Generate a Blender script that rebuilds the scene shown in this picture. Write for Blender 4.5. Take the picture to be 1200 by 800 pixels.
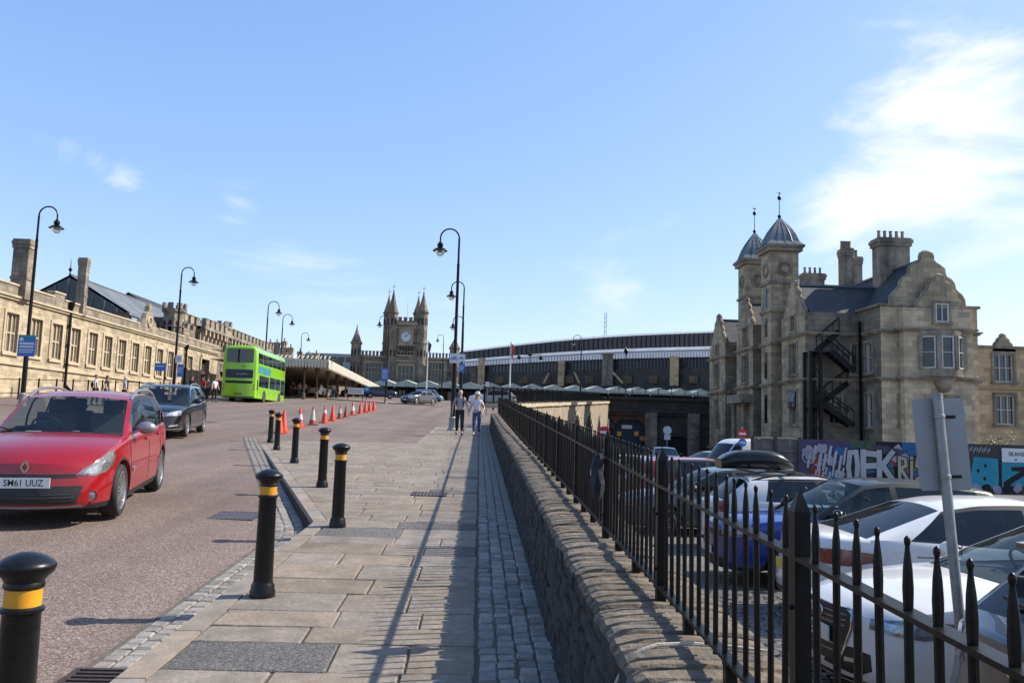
import bpy, bmesh, math, random
from math import pi, sin, cos, tan, sqrt, radians, atan2, hypot
from mathutils import Vector, Matrix
from mathutils.bvhtree import BVHTree
for o in list(bpy.data.objects): bpy.data.objects.remove(o)
scene = bpy.context.scene
COL = scene.collection
V = Vector
random.seed(7)

# ------------------------------------------------------------------ camera
FPX = 968.0                                   # focal length in pixels of the 1200 px wide photograph
_up = V((.03, 1, -.1043)).normalized()
_d = V((-38/FPX, -58/FPX, -1.0))
_yw = _d - _d.dot(_up)*_up
S = _d.dot(_up)/_yw.length                    # gradient of the station ramp
_yw.normalize()
_xw = _yw.cross(_up)
RM = Matrix((_xw, _yw, _up))
CH = 1.68
CAM = V((0, 0, CH))
cd = bpy.data.cameras.new('camera'); cam = bpy.data.objects.new('camera', cd); COL.objects.link(cam)
cd.sensor_width = 36; cd.lens = FPX/1200*36; cd.clip_start = .1; cd.clip_end = 6000
cam.matrix_world = Matrix.Translation(CAM) @ RM.to_4x4()
scene.camera = cam

def ray(px, py): return RM @ V(((px-600)/FPX, -(py-400)/FPX, -1.0))
def at(px, py, Y): r = ray(px, py); return CAM + r*(Y/r.y)
def atx(px, py, X): r = ray(px, py); return CAM + r*(X/r.x)
def rz(x, y):                                   # height of the carriageway
    yy = min(y, 140)
    z = S*yy - .165
    if x < -2.5: z += .022*min(-2.5-x, 6.5)
    if x < -9: z += .03*min(-9-x, 13)
    return z
def pz(y): return S*min(y, 140) - .085*min(max((y-13)/12, 0), 1)   # height of the pavement
def lz(y): return -.36 - .0095*min(max(y, -5), 60)                 # height of the car park
def on(px, py, f):                              # where the line of sight meets a ground height function f(x, y)
    r = ray(px, py); t = 2.0
    lo = 0
    while t < 400:
        p = CAM + r*t
        if p.z < f(p.x, p.y): break
        lo = t; t *= 1.03
    hi = t
    for _ in range(30):
        m = (lo+hi)/2; p = CAM + r*m
        if p.z < f(p.x, p.y): hi = m
        else: lo = m
    return CAM + r*hi

# ------------------------------------------------------------------ world and sun
SUN_EL = radians(40.5)
SUN_DIR = V((1, .19, 0)).normalized()*cos(SUN_EL) + V((0, 0, sin(SUN_EL)))
w = bpy.data.worlds.new('World'); scene.world = w; w.use_nodes = True
nt = w.node_tree; nt.nodes.clear()
def N(t, **kw):
    n = nt.nodes.new(t)
    for k, v in kw.items(): setattr(n, k, v)
    return n
def L(a, b): nt.links.new(a, b)
sky = N('ShaderNodeTexSky', sky_type='NISHITA'); sky.sun_disc = False
sky.sun_elevation = SUN_EL; sky.sun_rotation = atan2(SUN_DIR.x, SUN_DIR.y)
sky.air_density = .8; sky.dust_density = .6; sky.ozone_density = 3.0; sky.altitude = 0
bg = N('ShaderNodeBackground'); bg.inputs[1].default_value = .15
out = N('ShaderNodeOutputWorld')
tc = N('ShaderNodeTexCoord')
def math_(op, a, b=None, clamp=False):
    n = N('ShaderNodeMath', operation=op, use_clamp=clamp)
    for i, v in enumerate((a, b)):
        if v is None: continue
        if isinstance(v, (int, float)): n.inputs[i].default_value = v
        else: L(v, n.inputs[i])
    return n.outputs[0]
def blob(px, py, rad, soft):                    # smooth patch of sky round one direction
    d = ray(px, py).normalized()
    dp = N('ShaderNodeVectorMath', operation='DISTANCE'); L(tc.outputs['Generated'], dp.inputs[0]); dp.inputs[1].default_value = d
    mr = N('ShaderNodeMapRange', interpolation_type='SMOOTHSTEP'); L(dp.outputs['Value'], mr.inputs[0])
    mr.inputs[1].default_value = rad+soft; mr.inputs[2].default_value = max(rad-soft, 0); mr.inputs[3].default_value = 0; mr.inputs[4].default_value = 1
    return mr.outputs[0]
mp = N('ShaderNodeMapping'); L(tc.outputs['Generated'], mp.inputs[0]); mp.inputs['Scale'].default_value = (1.0, 1.0, 2.6); mp.inputs['Rotation'].default_value = (.0, .28, .0)
nz = N('ShaderNodeTexNoise'); L(mp.outputs[0], nz.inputs['Vector']); nz.inputs['Scale'].default_value = 3.6; nz.inputs['Detail'].default_value = 10; nz.inputs['Roughness'].default_value = .62; nz.inputs['Distortion'].default_value = .55
nz2 = N('ShaderNodeTexNoise'); L(mp.outputs[0], nz2.inputs['Vector']); nz2.inputs['Scale'].default_value = 1.5; nz2.inputs['Detail'].default_value = 4
big = math_('MAXIMUM', blob(1115, 165, .10, .12), math_('MULTIPLY', blob(1000, 262, .03, .08), .62))
for bx_, by_, bw_ in ((5, 156, .34), (40, 166, .38), (75, 178, .40), (110, 192, .38), (140, 210, .34)): big = math_('MAXIMUM', big, math_('MULTIPLY', blob(bx_, by_, .006, .03), bw_))
big = math_('MAXIMUM', big, math_('MULTIPLY', blob(280, 240, .0, .06), .45))
big = math_('MAXIMUM', big, math_('MULTIPLY', blob(720, 335, .03, .09), .5))
big = math_('MAXIMUM', big, math_('MULTIPLY', blob(330, 350, .03, .14), .22))
wide = math_('MULTIPLY', nz2.outputs[0], .34)
amt = math_('ADD', math_('MULTIPLY', big, .50), wide)
cl = N('ShaderNodeMapRange', interpolation_type='SMOOTHSTEP'); L(math_('ADD', nz.outputs[0], amt), cl.inputs[0])
cl.inputs[1].default_value = .84; cl.inputs[2].default_value = 1.22; cl.inputs[3].default_value = 0; cl.inputs[4].default_value = .95
mix = N('ShaderNodeMix', data_type='RGBA'); L(cl.outputs[0], mix.inputs[0])
sepc = N('ShaderNodeSeparateColor'); L(sky.outputs[0], sepc.inputs[0]); comb = N('ShaderNodeCombineColor')
for i_, (g_, k_) in enumerate(((.80, 1.26), (.62, 1.56), (.40, 2.50))):   # hazy summer sky: flatter gradient than the clear-air model
    L(math_('MULTIPLY', math_('POWER', sepc.outputs[i_], g_), k_), comb.inputs[i_])
L(comb.outputs[0], mix.inputs[6]); mix.inputs[7].default_value = (4.9, 4.95, 5.1, 1)
L(mix.outputs[2], bg.inputs[0]); L(bg.outputs[0], out.inputs[0])
sl = bpy.data.lights.new('sun', 'SUN'); sl.energy = 5.0; sl.angle = radians(.53); sl.color = (1, .93, .82)
so = bpy.data.objects.new('sun', sl); COL.objects.link(so)
so.rotation_euler = SUN_DIR.to_track_quat('Z', 'Y').to_euler()
scene.view_settings.view_transform = 'Standard'; scene.view_settings.look = 'None'
scene.view_settings.exposure = .68; scene.view_settings.gamma = 1
scene.render.engine = 'CYCLES'; scene.cycles.max_bounces = 6; scene.cycles.transparent_max_bounces = 12
scene.cycles.use_denoising = True

# ------------------------------------------------------------------ materials
KA = .84                                       # all albedos, trimmed together against the sun
def mat(name, col, rough=.6, metal=0, var=None, scale=6, bump=0, bscale=None, spec=None, rand=0, coord='Object', coat=0, courses=None, stain=0, fine=0, detail=6):
    """principled material: base colour, noise variation towards colour `var`, per-object brightness `rand`, bump, optional ashlar courses (length, height, mortar colour)"""
    m = bpy.data.materials.new(name); m.use_nodes = True
    t = m.node_tree; n = t.nodes; l = t.links
    b = n['Principled BSDF']
    b.inputs['Roughness'].default_value = rough; b.inputs['Metallic'].default_value = metal
    if spec is not None: b.inputs['Specular IOR Level'].default_value = spec
    if coat: b.inputs['Coat Weight'].default_value = coat; b.inputs['Coat Roughness'].default_value = .04
    col = tuple(c*KA for c in col); var = None if var is None else tuple(c*KA for c in var)
    c4 = (*col, 1); b.inputs['Base Color'].default_value = c4
    m.diffuse_color = c4
    cur = None
    geo = n.new('ShaderNodeTexCoord') if coord != 'World' else n.new('ShaderNodeNewGeometry')
    co = geo.outputs['Object'] if coord != 'World' else geo.outputs['Position']
    def noise(sc, det=detail, rough_=.6):
        q = n.new('ShaderNodeTexNoise'); q.inputs['Scale'].default_value = sc; q.inputs['Detail'].default_value = det; q.inputs['Roughness'].default_value = rough_
        l.new(co, q.inputs['Vector']); return q
    def mixc(f, a, bb, mode='MIX'):
        q = n.new('ShaderNodeMix'); q.data_type = 'RGBA'; q.blend_type = mode
        for s, v in ((0, f), (6, a), (7, bb)):
            if isinstance(v, (int, float)): q.inputs[s].default_value = v
            elif isinstance(v, tuple): q.inputs[s].default_value = v
            else: l.new(v, q.inputs[s])
        return q.outputs[2]
    def mrange(v, a, bb, c, d):
        q = n.new('ShaderNodeMapRange'); l.new(v, q.inputs[0])
        for i, x in enumerate((a, bb, c, d)): q.inputs[i+1].default_value = x
        return q.outputs[0]
    height = None
    if var is not None:
        q = noise(scale)
        cur = mixc(mrange(q.outputs[0], .35, .65, 0, 1), c4, (*var, 1))
    if fine:
        q = noise(fine, 2)
        cur = mixc(mrange(q.outputs[0], .3, .7, 0, .55), cur if cur is not None else c4, tuple(x*.45 for x in col)+(1,))
    if courses:
        ln, ht, mort = courses
        sx = n.new('ShaderNodeSeparateXYZ'); l.new(co, sx.inputs[0])
        ad = n.new('ShaderNodeMath'); l.new(sx.outputs[0], ad.inputs[0]); l.new(sx.outputs[1], ad.inputs[1])
        cb = n.new('ShaderNodeCombineXYZ'); l.new(ad.outputs[0], cb.inputs[0]); l.new(sx.outputs[2], cb.inputs[1])
        br = n.new('ShaderNodeTexBrick'); l.new(cb.outputs[0], br.inputs['Vector'])
        br.inputs['Scale'].default_value = 1; br.inputs['Brick Width'].default_value = ln; br.inputs['Row Height'].default_value = ht
        br.inputs['Mortar Size'].default_value = .012; br.inputs['Bias'].default_value = -.1
        br.inputs['Color1'].default_value = (1.22, 1.2, 1.15, 1); br.inputs['Color2'].default_value = (.70, .69, .68, 1); br.inputs['Mortar'].default_value = (*mort, 1)
        cur = mixc(1.0, cur if cur is not None else c4, br.outputs['Color'], 'MULTIPLY')
        height = br.outputs['Fac']
    if stain:
        q = n.new('ShaderNodeMapping'); l.new(co, q.inputs[0]); q.inputs['Scale'].default_value = (1, 1, .22)
        z = n.new('ShaderNodeTexNoise'); l.new(q.outputs[0], z.inputs['Vector']); z.inputs['Scale'].default_value = .9; z.inputs['Detail'].default_value = 8; z.inputs['Roughness'].default_value = .65
        cur = mixc(mrange(z.outputs[0], .46, .68, 0, stain), cur if cur is not None else c4, (.035, .031, .028, 1))
    if rand:
        oi = n.new('ShaderNodeObjectInfo')
        r1 = mrange(oi.outputs['Random'], 0, 1, 1-rand, 1+rand)
        hs = n.new('ShaderNodeHueSaturation'); l.new(r1, hs.inputs['Value'])
        r2 = n.new('ShaderNodeMath'); r2.operation = 'MULTIPLY'; l.new(oi.outputs['Random'], r2.inputs[0]); r2.inputs[1].default_value = 7.31
        r3 = n.new('ShaderNodeMath'); r3.operation = 'FRACT'; l.new(r2.outputs[0], r3.inputs[0])
        l.new(mrange(r3.outputs[0], 0, 1, .75, 1.08), hs.inputs['Saturation'])
        if cur is not None: l.new(cur, hs.inputs['Color'])
        else: hs.inputs['Color'].default_value = c4
        cur = hs.outputs[0]
    if cur is not None: l.new(cur, b.inputs['Base Color'])
    if bump:
        q = noise(bscale or scale*4, 5, .65)
        bp = n.new('ShaderNodeBump'); bp.inputs['Strength'].default_value = bump; bp.inputs['Distance'].default_value = .02
        l.new(q.outputs[0], bp.inputs['Height'])
        if height is not None:
            b2 = n.new('ShaderNodeBump'); b2.invert = True; b2.inputs['Strength'].default_value = .5; b2.inputs['Distance'].default_value = .02
            l.new(height, b2.inputs['Height']); l.new(bp.outputs[0], b2.inputs['Normal']); l.new(b2.outputs[0], b.inputs['Normal'])
        else: l.new(bp.outputs[0], b.inputs['Normal'])
    return m

def glass_mat(name, tint, through, rough=.02, refl=1.0):
    m = bpy.data.materials.new(name); m.use_nodes = True
    t = m.node_tree; n = t.nodes; l = t.links; n.clear()
    o = n.new('ShaderNodeOutputMaterial'); g = n.new('ShaderNodeBsdfGlossy'); g.inputs['Roughness'].default_value = rough
    g.inputs['Color'].default_value = (.9, .95, 1, 1)
    tr = n.new('ShaderNodeBsdfTransparent'); tr.inputs[0].default_value = (*tint, 1)
    df = n.new('ShaderNodeBsdfDiffuse'); df.inputs[0].default_value = (.012, .014, .015, 1)
    m1 = n.new('ShaderNodeMixShader'); m1.inputs[0].default_value = through; l.new(df.outputs[0], m1.inputs[1]); l.new(tr.outputs[0], m1.inputs[2])
    fr = n.new('ShaderNodeFresnel'); fr.inputs[0].default_value = 1.55
    mm = n.new('ShaderNodeMath'); mm.operation = 'MULTIPLY_ADD'; l.new(fr.outputs[0], mm.inputs[0]); mm.inputs[1].default_value = refl; mm.inputs[2].default_value = .02
    m2 = n.new('ShaderNodeMixShader'); l.new(mm.outputs[0], m2.inputs[0]); l.new(m1.outputs[0], m2.inputs[1]); l.new(g.outputs[0], m2.inputs[2])
    l.new(m2.outputs[0], o.inputs[0]); m.diffuse_color = (.05, .06, .07, 1)
    return m

def aggregate_mat(name, cols, scale, rough=.85, bump=.5, blot=.25, spots=False):
    """chippings of several colours rolled into tarmac"""
    m = bpy.data.materials.new(name); m.use_nodes = True
    t = m.node_tree; n = t.nodes; l = t.links; b = n['Principled BSDF']; b.inputs['Roughness'].default_value = rough
    g = n.new('ShaderNodeNewGeometry')
    v = n.new('ShaderNodeTexVoronoi'); v.inputs['Scale'].default_value = scale; l.new(g.outputs['Position'], v.inputs['Vector'])
    sp = n.new('ShaderNodeSeparateColor'); l.new(v.outputs['Color'], sp.inputs[0])
    cr = n.new('ShaderNodeValToRGB'); l.new(sp.outputs[0], cr.inputs[0]); cr.color_ramp.interpolation = 'CONSTANT'
    for i, (p, c) in enumerate(cols):
        e = cr.color_ramp.elements[i] if i < 2 else cr.color_ramp.elements.new(p)
        e.position = p; e.color = (*[q*KA for q in c], 1)
    nz = n.new('ShaderNodeTexNoise'); nz.inputs['Scale'].default_value = .35; nz.inputs['Detail'].default_value = 8; nz.inputs['Roughness'].default_value = .65; l.new(g.outputs['Position'], nz.inputs['Vector'])
    mr = n.new('ShaderNodeMapRange'); l.new(nz.outputs[0], mr.inputs[0]); mr.inputs[1].default_value = .3; mr.inputs[2].default_value = .7; mr.inputs[3].default_value = 1-blot; mr.inputs[4].default_value = 1+blot
    # faint tyre-polished bands along the driving direction
    mx = n.new('ShaderNodeMapping'); l.new(g.outputs['Position'], mx.inputs[0]); mx.inputs['Scale'].default_value = (.55, .012, 0)
    n2 = n.new('ShaderNodeTexNoise'); n2.inputs['Scale'].default_value = 1.6; n2.inputs['Detail'].default_value = 3; l.new(mx.outputs[0], n2.inputs['Vector'])
    m3 = n.new('ShaderNodeMapRange'); l.new(n2.outputs[0], m3.inputs[0]); m3.inputs[1].default_value = .35; m3.inputs[2].default_value = .65; m3.inputs[3].default_value = .80; m3.inputs[4].default_value = 1.12
    mu = n.new('ShaderNodeMath'); mu.operation = 'MULTIPLY'; l.new(mr.outputs[0], mu.inputs[0]); l.new(m3.outputs[0], mu.inputs[1])
    if spots:                                   # oil drips and old damp patches
        n4 = n.new('ShaderNodeTexNoise'); n4.inputs['Scale'].default_value = 1.1; n4.inputs['Detail'].default_value = 5; n4.inputs['Roughness'].default_value = .7; l.new(g.outputs['Position'], n4.inputs['Vector'])
        m4 = n.new('ShaderNodeMapRange'); l.new(n4.outputs[0], m4.inputs[0]); m4.inputs[1].default_value = .60; m4.inputs[2].default_value = .74; m4.inputs[3].default_value = 1; m4.inputs[4].default_value = .62
        mu2 = n.new('ShaderNodeMath'); mu2.operation = 'MULTIPLY'; l.new(mu.outputs[0], mu2.inputs[0]); l.new(m4.outputs[0], mu2.inputs[1]); mu = mu2
    hs = n.new('ShaderNodeHueSaturation'); l.new(cr.outputs[0], hs.inputs['Color']); l.new(mu.outputs[0], hs.inputs['Value'])
    l.new(hs.outputs[0], b.inputs['Base Color'])
    bp = n.new('ShaderNodeBump'); bp.inputs['Strength'].default_value = bump; bp.inputs['Distance'].default_value = .006; l.new(v.outputs['Distance'], bp.inputs['Height']); bp.invert = True
    l.new(bp.outputs[0], b.inputs['Normal'])
    return m

M = dict(
 road=aggregate_mat('pink chipping tarmac', [(0, (.10, .070, .056)), (.3, (.16, .114, .092)), (.62, (.225, .163, .132)), (.86, (.34, .265, .22)), (.95, (.065, .055, .048))], 95, spots=True),
 lot=aggregate_mat('car park surface', [(0, (.09, .085, .08)), (.4, (.15, .14, .13)), (.8, (.24, .22, .2))], 40, bump=.4),
 patch=aggregate_mat('grey tarmac patch', [(0, (.07, .066, .06)), (.5, (.13, .12, .11)), (.85, (.2, .18, .165))], 90),
 flag=mat('york stone flag', (.33, .265, .20), .85, var=(.20, .162, .122), scale=4.2, bump=.55, bscale=18, rand=.10, coord='World', fine=30, stain=.30),
 joint=mat('joint dirt', (.09, .075, .06), .95, var=(.14, .115, .09), scale=8, bump=.4, coord='World'),
 sett=mat('granite sett', (.31, .265, .215), .7, var=(.19, .175, .16), scale=14, bump=.4, bscale=50, rand=.3, coord='World'),
 kerb=mat('kerb stone', (.31, .25, .19), .8, var=(.2, .165, .13), scale=5, bump=.35, bscale=30, rand=.1, coord='World'),
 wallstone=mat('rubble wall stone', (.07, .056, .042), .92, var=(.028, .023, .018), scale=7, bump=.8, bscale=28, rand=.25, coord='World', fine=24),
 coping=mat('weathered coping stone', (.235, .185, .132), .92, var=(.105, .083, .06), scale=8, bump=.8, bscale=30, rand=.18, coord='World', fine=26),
 mortar=mat('lime mortar', (.5, .45, .38), .9, bump=.4, scale=20, coord='World'),
 black=mat('black gloss paint', (.006, .0065, .007), .34, var=(.011, .011, .011), scale=24, spec=.32, fine=40),
 iron=mat('black painted iron', (.0035, .0036, .0038), .36, var=(.008, .0072, .0065), scale=25, bump=.12, bscale=60, spec=.2),
 grate=mat('cast iron', (.05, .038, .032), .6, metal=.4, var=(.09, .06, .045), scale=12, bump=.3),
 yellow=mat('yellow reflective band', (.72, .33, .012), .45, var=(.6, .27, .01), scale=9),
 cone=mat('orange cone plastic', (.78, .075, .025), .5, var=(.6, .06, .02), scale=8),
 cone_dirty=mat('dirty cone plastic', (.42, .06, .03), .65, var=(.2, .05, .035), scale=8),
 white=mat('white plastic', (.74, .74, .73), .5, var=(.6, .59, .57), scale=10),
 rubber=mat('rubber', (.018, .018, .018), .7, bump=.15, scale=40),
 galv=mat('galvanised steel', (.33, .34, .34), .5, metal=.55, var=(.25, .26, .26), scale=12),
 signback=mat('grey sign back', (.34, .33, .33), .55, metal=.2, var=(.29, .285, .285), scale=3),
 blue=mat('blue sign face', (.012, .16, .52), .4), white_print=mat('white print', (.8, .8, .8), .5),
 red=mat('red sign face', (.6, .012, .015), .4), signwhite=mat('white sign face', (.7, .71, .72), .45),
 dark=mat('dark interior', (.012, .012, .013), .8), shade=mat('dark recess', (.02, .019, .018), .9),
 lampglass=glass_mat('lamp glass', (.9, .93, .95), .85),
)
# ------------------------------------------------------------------ mesh builder
class MB:
    def __init__(s): s.v = []; s.f = []; s.sm = []
    def add(s, vs, fs, smooth=False):
        o = len(s.v); s.v += [tuple(q) for q in vs]; s.f += [tuple(i+o for i in f) for f in fs]; s.sm += [smooth]*len(fs); return s
    def box(s, c, d, rz_=0, m=None):
        x, y, z = d[0]/2, d[1]/2, d[2]/2
        p = [V((a, b, e)) for e in (-z, z) for a, b in ((-x, -y), (x, -y), (x, y), (-x, y))]
        R = Matrix.Rotation(rz_, 3, 'Z') if m is None else m
        return s.add([R @ q + V(c) for q in p], [(0, 3, 2, 1), (4, 5, 6, 7), (0, 1, 5, 4), (1, 2, 6, 5), (2, 3, 7, 6), (3, 0, 4, 7)])
    def bar(s, a, b, wd, dp=None, up=V((0, 0, 1))):           # square bar from a to b
        a, b = V(a), V(b); d = b-a; L_ = d.length; d.normalize(); dp = dp or wd
        if abs(d.dot(up)) > .99: up = V((0, 1, 0))
        x = d.cross(up).normalized(); y = x.cross(d)
        R = Matrix((x, d, y)).transposed()
        return s.box((a+b)/2, (wd, L_, dp), m=R)
    def cyl(s, a, b, r0, r1=None, n=12, caps=True, smooth=True):
        a, b = V(a), V(b); r1 = r0 if r1 is None else r1; d = (b-a).normalized()
        u = d.orthogonal().normalized(); w_ = d.cross(u)
        vs = [a+(u*cos(2*pi*i/n)+w_*sin(2*pi*i/n))*r0 for i in range(n)]+[b+(u*cos(2*pi*i/n)+w_*sin(2*pi*i/n))*r1 for i in range(n)]
        s.add(vs, [(i, (i+1) % n, n+(i+1) % n, n+i) for i in range(n)], smooth)
        if caps: s.add(vs[:n], [tuple(range(n-1, -1, -1))]); s.add(vs[n:], [tuple(range(n))])
        return s
    def lathe(s, prof, c=(0, 0, 0), n=16, smooth=True, a0=0, axis=None, caps=True):
        c = V(c); vs = []; fs = []
        R = axis.to_track_quat('Z', 'Y').to_matrix() if axis is not None else Matrix.Identity(3)
        for r, z in prof:
            for i in range(n): vs.append(c + R @ V((r*cos(a0+2*pi*i/n), r*sin(a0+2*pi*i/n), z)))
        for k in range(len(prof)-1):
            for i in range(n): j = (i+1) % n; fs.append((k*n+i, k*n+j, (k+1)*n+j, (k+1)*n+i))
        s.add(vs, fs, smooth)
        if caps and prof[0][0] > 1e-4: s.add(vs[:n], [tuple(range(n-1, -1, -1))])
        if caps and prof[-1][0] > 1e-4: s.add(vs[-n:], [tuple(range(n))])
        return s
    def tube(s, pts, r, n=8, smooth=True):
        pts = [V(p) for p in pts]; rs = r if isinstance(r, (list, tuple)) else [r]*len(pts)
        vs = []; fs = []; u = None
        for k, p in enumerate(pts):
            d = (pts[min(k+1, len(pts)-1)]-pts[max(k-1, 0)]).normalized()
            u = d.orthogonal().normalized() if u is None else (u-d*u.dot(d)).normalized()
            w_ = d.cross(u)
            vs += [p+(u*cos(2*pi*i/n)+w_*sin(2*pi*i/n))*rs[k] for i in range(n)]
        for k in range(len(pts)-1):
            for i in range(n): j = (i+1) % n; fs.append((k*n+i, k*n+j, (k+1)*n+j, (k+1)*n+i))
        s.add(vs, fs, smooth); s.add(vs[:n], [tuple(range(n-1, -1, -1))]); s.add(vs[-n:], [tuple(range(n))]); return s
    def prism(s, poly, ext, smooth=False):                    # poly: list of 3-D points, ext: extrusion vector
        n = len(poly); ext = V(ext); vs = [V(p) for p in poly]+[V(p)+ext for p in poly]
        return s.add(vs, [tuple(range(n-1, -1, -1)), tuple(range(n, 2*n))], False).add(vs, [(i, (i+1) % n, n+(i+1) % n, n+i) for i in range(n)], smooth)
    def ball(s, c, r, n=10, sc=(1, 1, 1), m=None):
        vs = []; fs = []; k = n//2+1; c = V(c)
        for a in range(k+1):
            t = pi*a/k
            for i in range(n):
                q = V((r*sc[0]*sin(t)*cos(2*pi*i/n), r*sc[1]*sin(t)*sin(2*pi*i/n), -r*sc[2]*cos(t)))
                vs.append(c+(m @ q if m else q))
        for a in range(k):
            for i in range(n): j = (i+1) % n; fs.append((a*n+i, a*n+j, (a+1)*n+j, (a+1)*n+i))
        return s.add(vs, fs, True)
    def grid(s, rows, smooth=True, close=False):              # rows: list of equal-length lists of points
        n = len(rows[0]); vs = [p for r in rows for p in r]; fs = []
        for a in range(len(rows)-1):
            for i in range(n if close else n-1): j = (i+1) % n; fs.append((a*n+i, a*n+j, (a+1)*n+j, (a+1)*n+i))
        return s.add(vs, fs, smooth)
    def mesh(s, name, material=None, ang=38):
        me = bpy.data.meshes.new(name); me.from_pydata(s.v, [], s.f)
        me.polygons.foreach_set('use_smooth', s.sm); me.validate(); me.update()
        if any(s.sm): me.set_sharp_from_angle(angle=radians(ang))
        if material: me.materials.append(material)
        return me
    def build(s, name, material, parent=None, ang=38, weld=False):
        me = s.mesh(name, material, ang)
        if weld:
            bm = bmesh.new(); bm.from_mesh(me); bmesh.ops.remove_doubles(bm, verts=bm.verts, dist=.0008); bmesh.ops.recalc_face_normals(bm, faces=bm.faces); bm.to_mesh(me); bm.free()
        return link(name, me, parent)
def link(name, me, parent=None):
    o = bpy.data.objects.new(name, me); COL.objects.link(o)
    if parent is not None: o.parent = parent
    return o
def tag(o, label=None, cat=None, group=None, kind=None):
    if label: o['label'] = label
    if cat: o['category'] = cat
    if group: o['group'] = group
    if kind: o['kind'] = kind
    return o
def thing(name, label, cat, loc=(0, 0, 0), rot=0, group=None, scale=1):
    o = bpy.data.objects.new(name, None); COL.objects.link(o); o.location = loc; o.rotation_euler = (0, 0, rot); o.scale = (scale,)*3
    o.empty_display_size = .3
    return tag(o, label, cat, group)
def copy_tree(o, loc=None, rot=None, label=None, group=None, parent=None):
    c = o.copy(); COL.objects.link(c)
    if parent is not None: c.parent = parent
    if loc is not None: c.location = loc
    if rot is not None: c.rotation_euler = (0, 0, rot)
    if label: c['label'] = label
    if group: c['group'] = group
    for ch in list(KIDS(o)): copy_tree(ch, parent=c)
    return c
def KIDS(o): return [q for q in o.children]
def text_mesh(txt, size, depth=.004, bold=0, align='CENTER'):
    cu = bpy.data.curves.new('lettering', 'FONT'); cu.body = txt; cu.size = size; cu.extrude = depth; cu.align_x = align; cu.align_y = 'CENTER'; cu.offset = bold; cu.resolution_u = 3
    o = bpy.data.objects.new('lettering', cu); COL.objects.link(o)
    dg = bpy.context.evaluated_depsgraph_get()
    me = bpy.data.meshes.new_from_object(o.evaluated_get(dg)); bpy.data.objects.remove(o); bpy.data.curves.remove(cu)
    return me
def lettering(txt, size, material, parent, loc, right, up, name='lettering', depth=.004, bold=0, sx=1):
    """flat lettering: right and up give its reading direction and its upright"""
    me = text_mesh(txt, size, depth, bold); me.materials.clear(); me.materials.append(material)
    o = link(name, me, parent); r = V(right).normalized(); u = V(up).normalized(); nrm = r.cross(u)
    o.matrix_local = Matrix.Translation(V(loc)) @ Matrix((r, u, nrm)).transposed().to_4x4() @ Matrix.Diagonal((sx, 1, 1, 1))
    return o
def wall_mb(mb, o, u, wd, ht, holes, nrm, depth=.3, back=True):
    """wall sheet from corner o along u with rectangular openings (u0, z0, u1, z1) and reveals running `depth` against nrm"""
    o, u, nrm = V(o), V(u).normalized(), V(nrm).normalized()
    us = sorted({0, wd, *[h[0] for h in holes], *[h[2] for h in holes]}); zs = sorted({0, ht, *[h[1] for h in holes], *[h[3] for h in holes]})
    P = lambda a, z, d=0: o+u*a+V((0, 0, z))-nrm*d
    flip = u.cross(V((0, 0, 1))).dot(nrm) < 0
    def q(ps): mb.add(ps, [(0, 1, 2, 3) if not flip else (3, 2, 1, 0)])
    for i in range(len(us)-1):
        for j in range(len(zs)-1):
            a, b, c, d = us[i], us[i+1], zs[j], zs[j+1]
            if any(h[0] <= a+1e-6 and b <= h[2]+1e-6 and h[1] <= c+1e-6 and d <= h[3]+1e-6 for h in holes): continue
            q([P(a, c), P(b, c), P(b, d), P(a, d)])
    for a, c, b, d in holes:
        q([P(a, c), P(a, d), P(a, d, depth), P(a, c, depth)]); q([P(b, c), P(b, c, depth), P(b, d, depth), P(b, d)])
        q([P(a, c), P(a, c, depth), P(b, c, depth), P(b, c)]); q([P(a, d), P(b, d), P(b, d, depth), P(a, d, depth)])
    return mb
def smooth_interp(keys, x):
    """monotone-ish cubic through (x, v) keys sorted by x"""
    if x <= keys[0][0]: return keys[0][1]
    if x >= keys[-1][0]: return keys[-1][1]
    for i in range(len(keys)-1):
        if keys[i][0] <= x <= keys[i+1][0]: break
    x0, y0 = keys[i]; x1, y1 = keys[i+1]; h = x1-x0
    def sl(j):
        if j == 0 or j == len(keys)-1:
            a = min(max(j, 1), len(keys)-1); return (keys[a][1]-keys[a-1][1])/(keys[a][0]-keys[a-1][0])
        d0 = (keys[j][1]-keys[j-1][1])/(keys[j][0]-keys[j-1][0]); d1 = (keys[j+1][1]-keys[j][1])/(keys[j+1][0]-keys[j][0])
        return 0 if d0*d1 <= 0 else 2*d0*d1/(d0+d1)
    t = (x-x0)/h; m0, m1 = sl(i)*h, sl(i+1)*h
    return (2*t**3-3*t*t+1)*y0+(t**3-2*t*t+t)*m0+(-2*t**3+3*t*t)*y1+(t**3-t*t)*m1
KID = {}
def link(name, me, parent=None):
    o = bpy.data.objects.new(name, me); COL.objects.link(o)
    if parent is not None: o.parent = parent; KID.setdefault(parent.name, []).append(o)
    return o
def KIDS(o): return KID.get(o.name, [])
def copy_tree(o, loc=None, rot=None, label=None, group=None, parent=None):
    c = o.copy(); COL.objects.link(c)
    if parent is not None: c.parent = parent; KID.setdefault(parent.name, []).append(c)
    if loc is not None: c.location = loc
    if rot is not None: c.rotation_euler = (0, 0, rot)
    if label: c['label'] = label
    if group: c['group'] = group
    for ch in list(KIDS(o)): copy_tree(ch, parent=c)
    return c
R_ = random.Random(11)
U = lambda a, b: R_.uniform(a, b)

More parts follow.
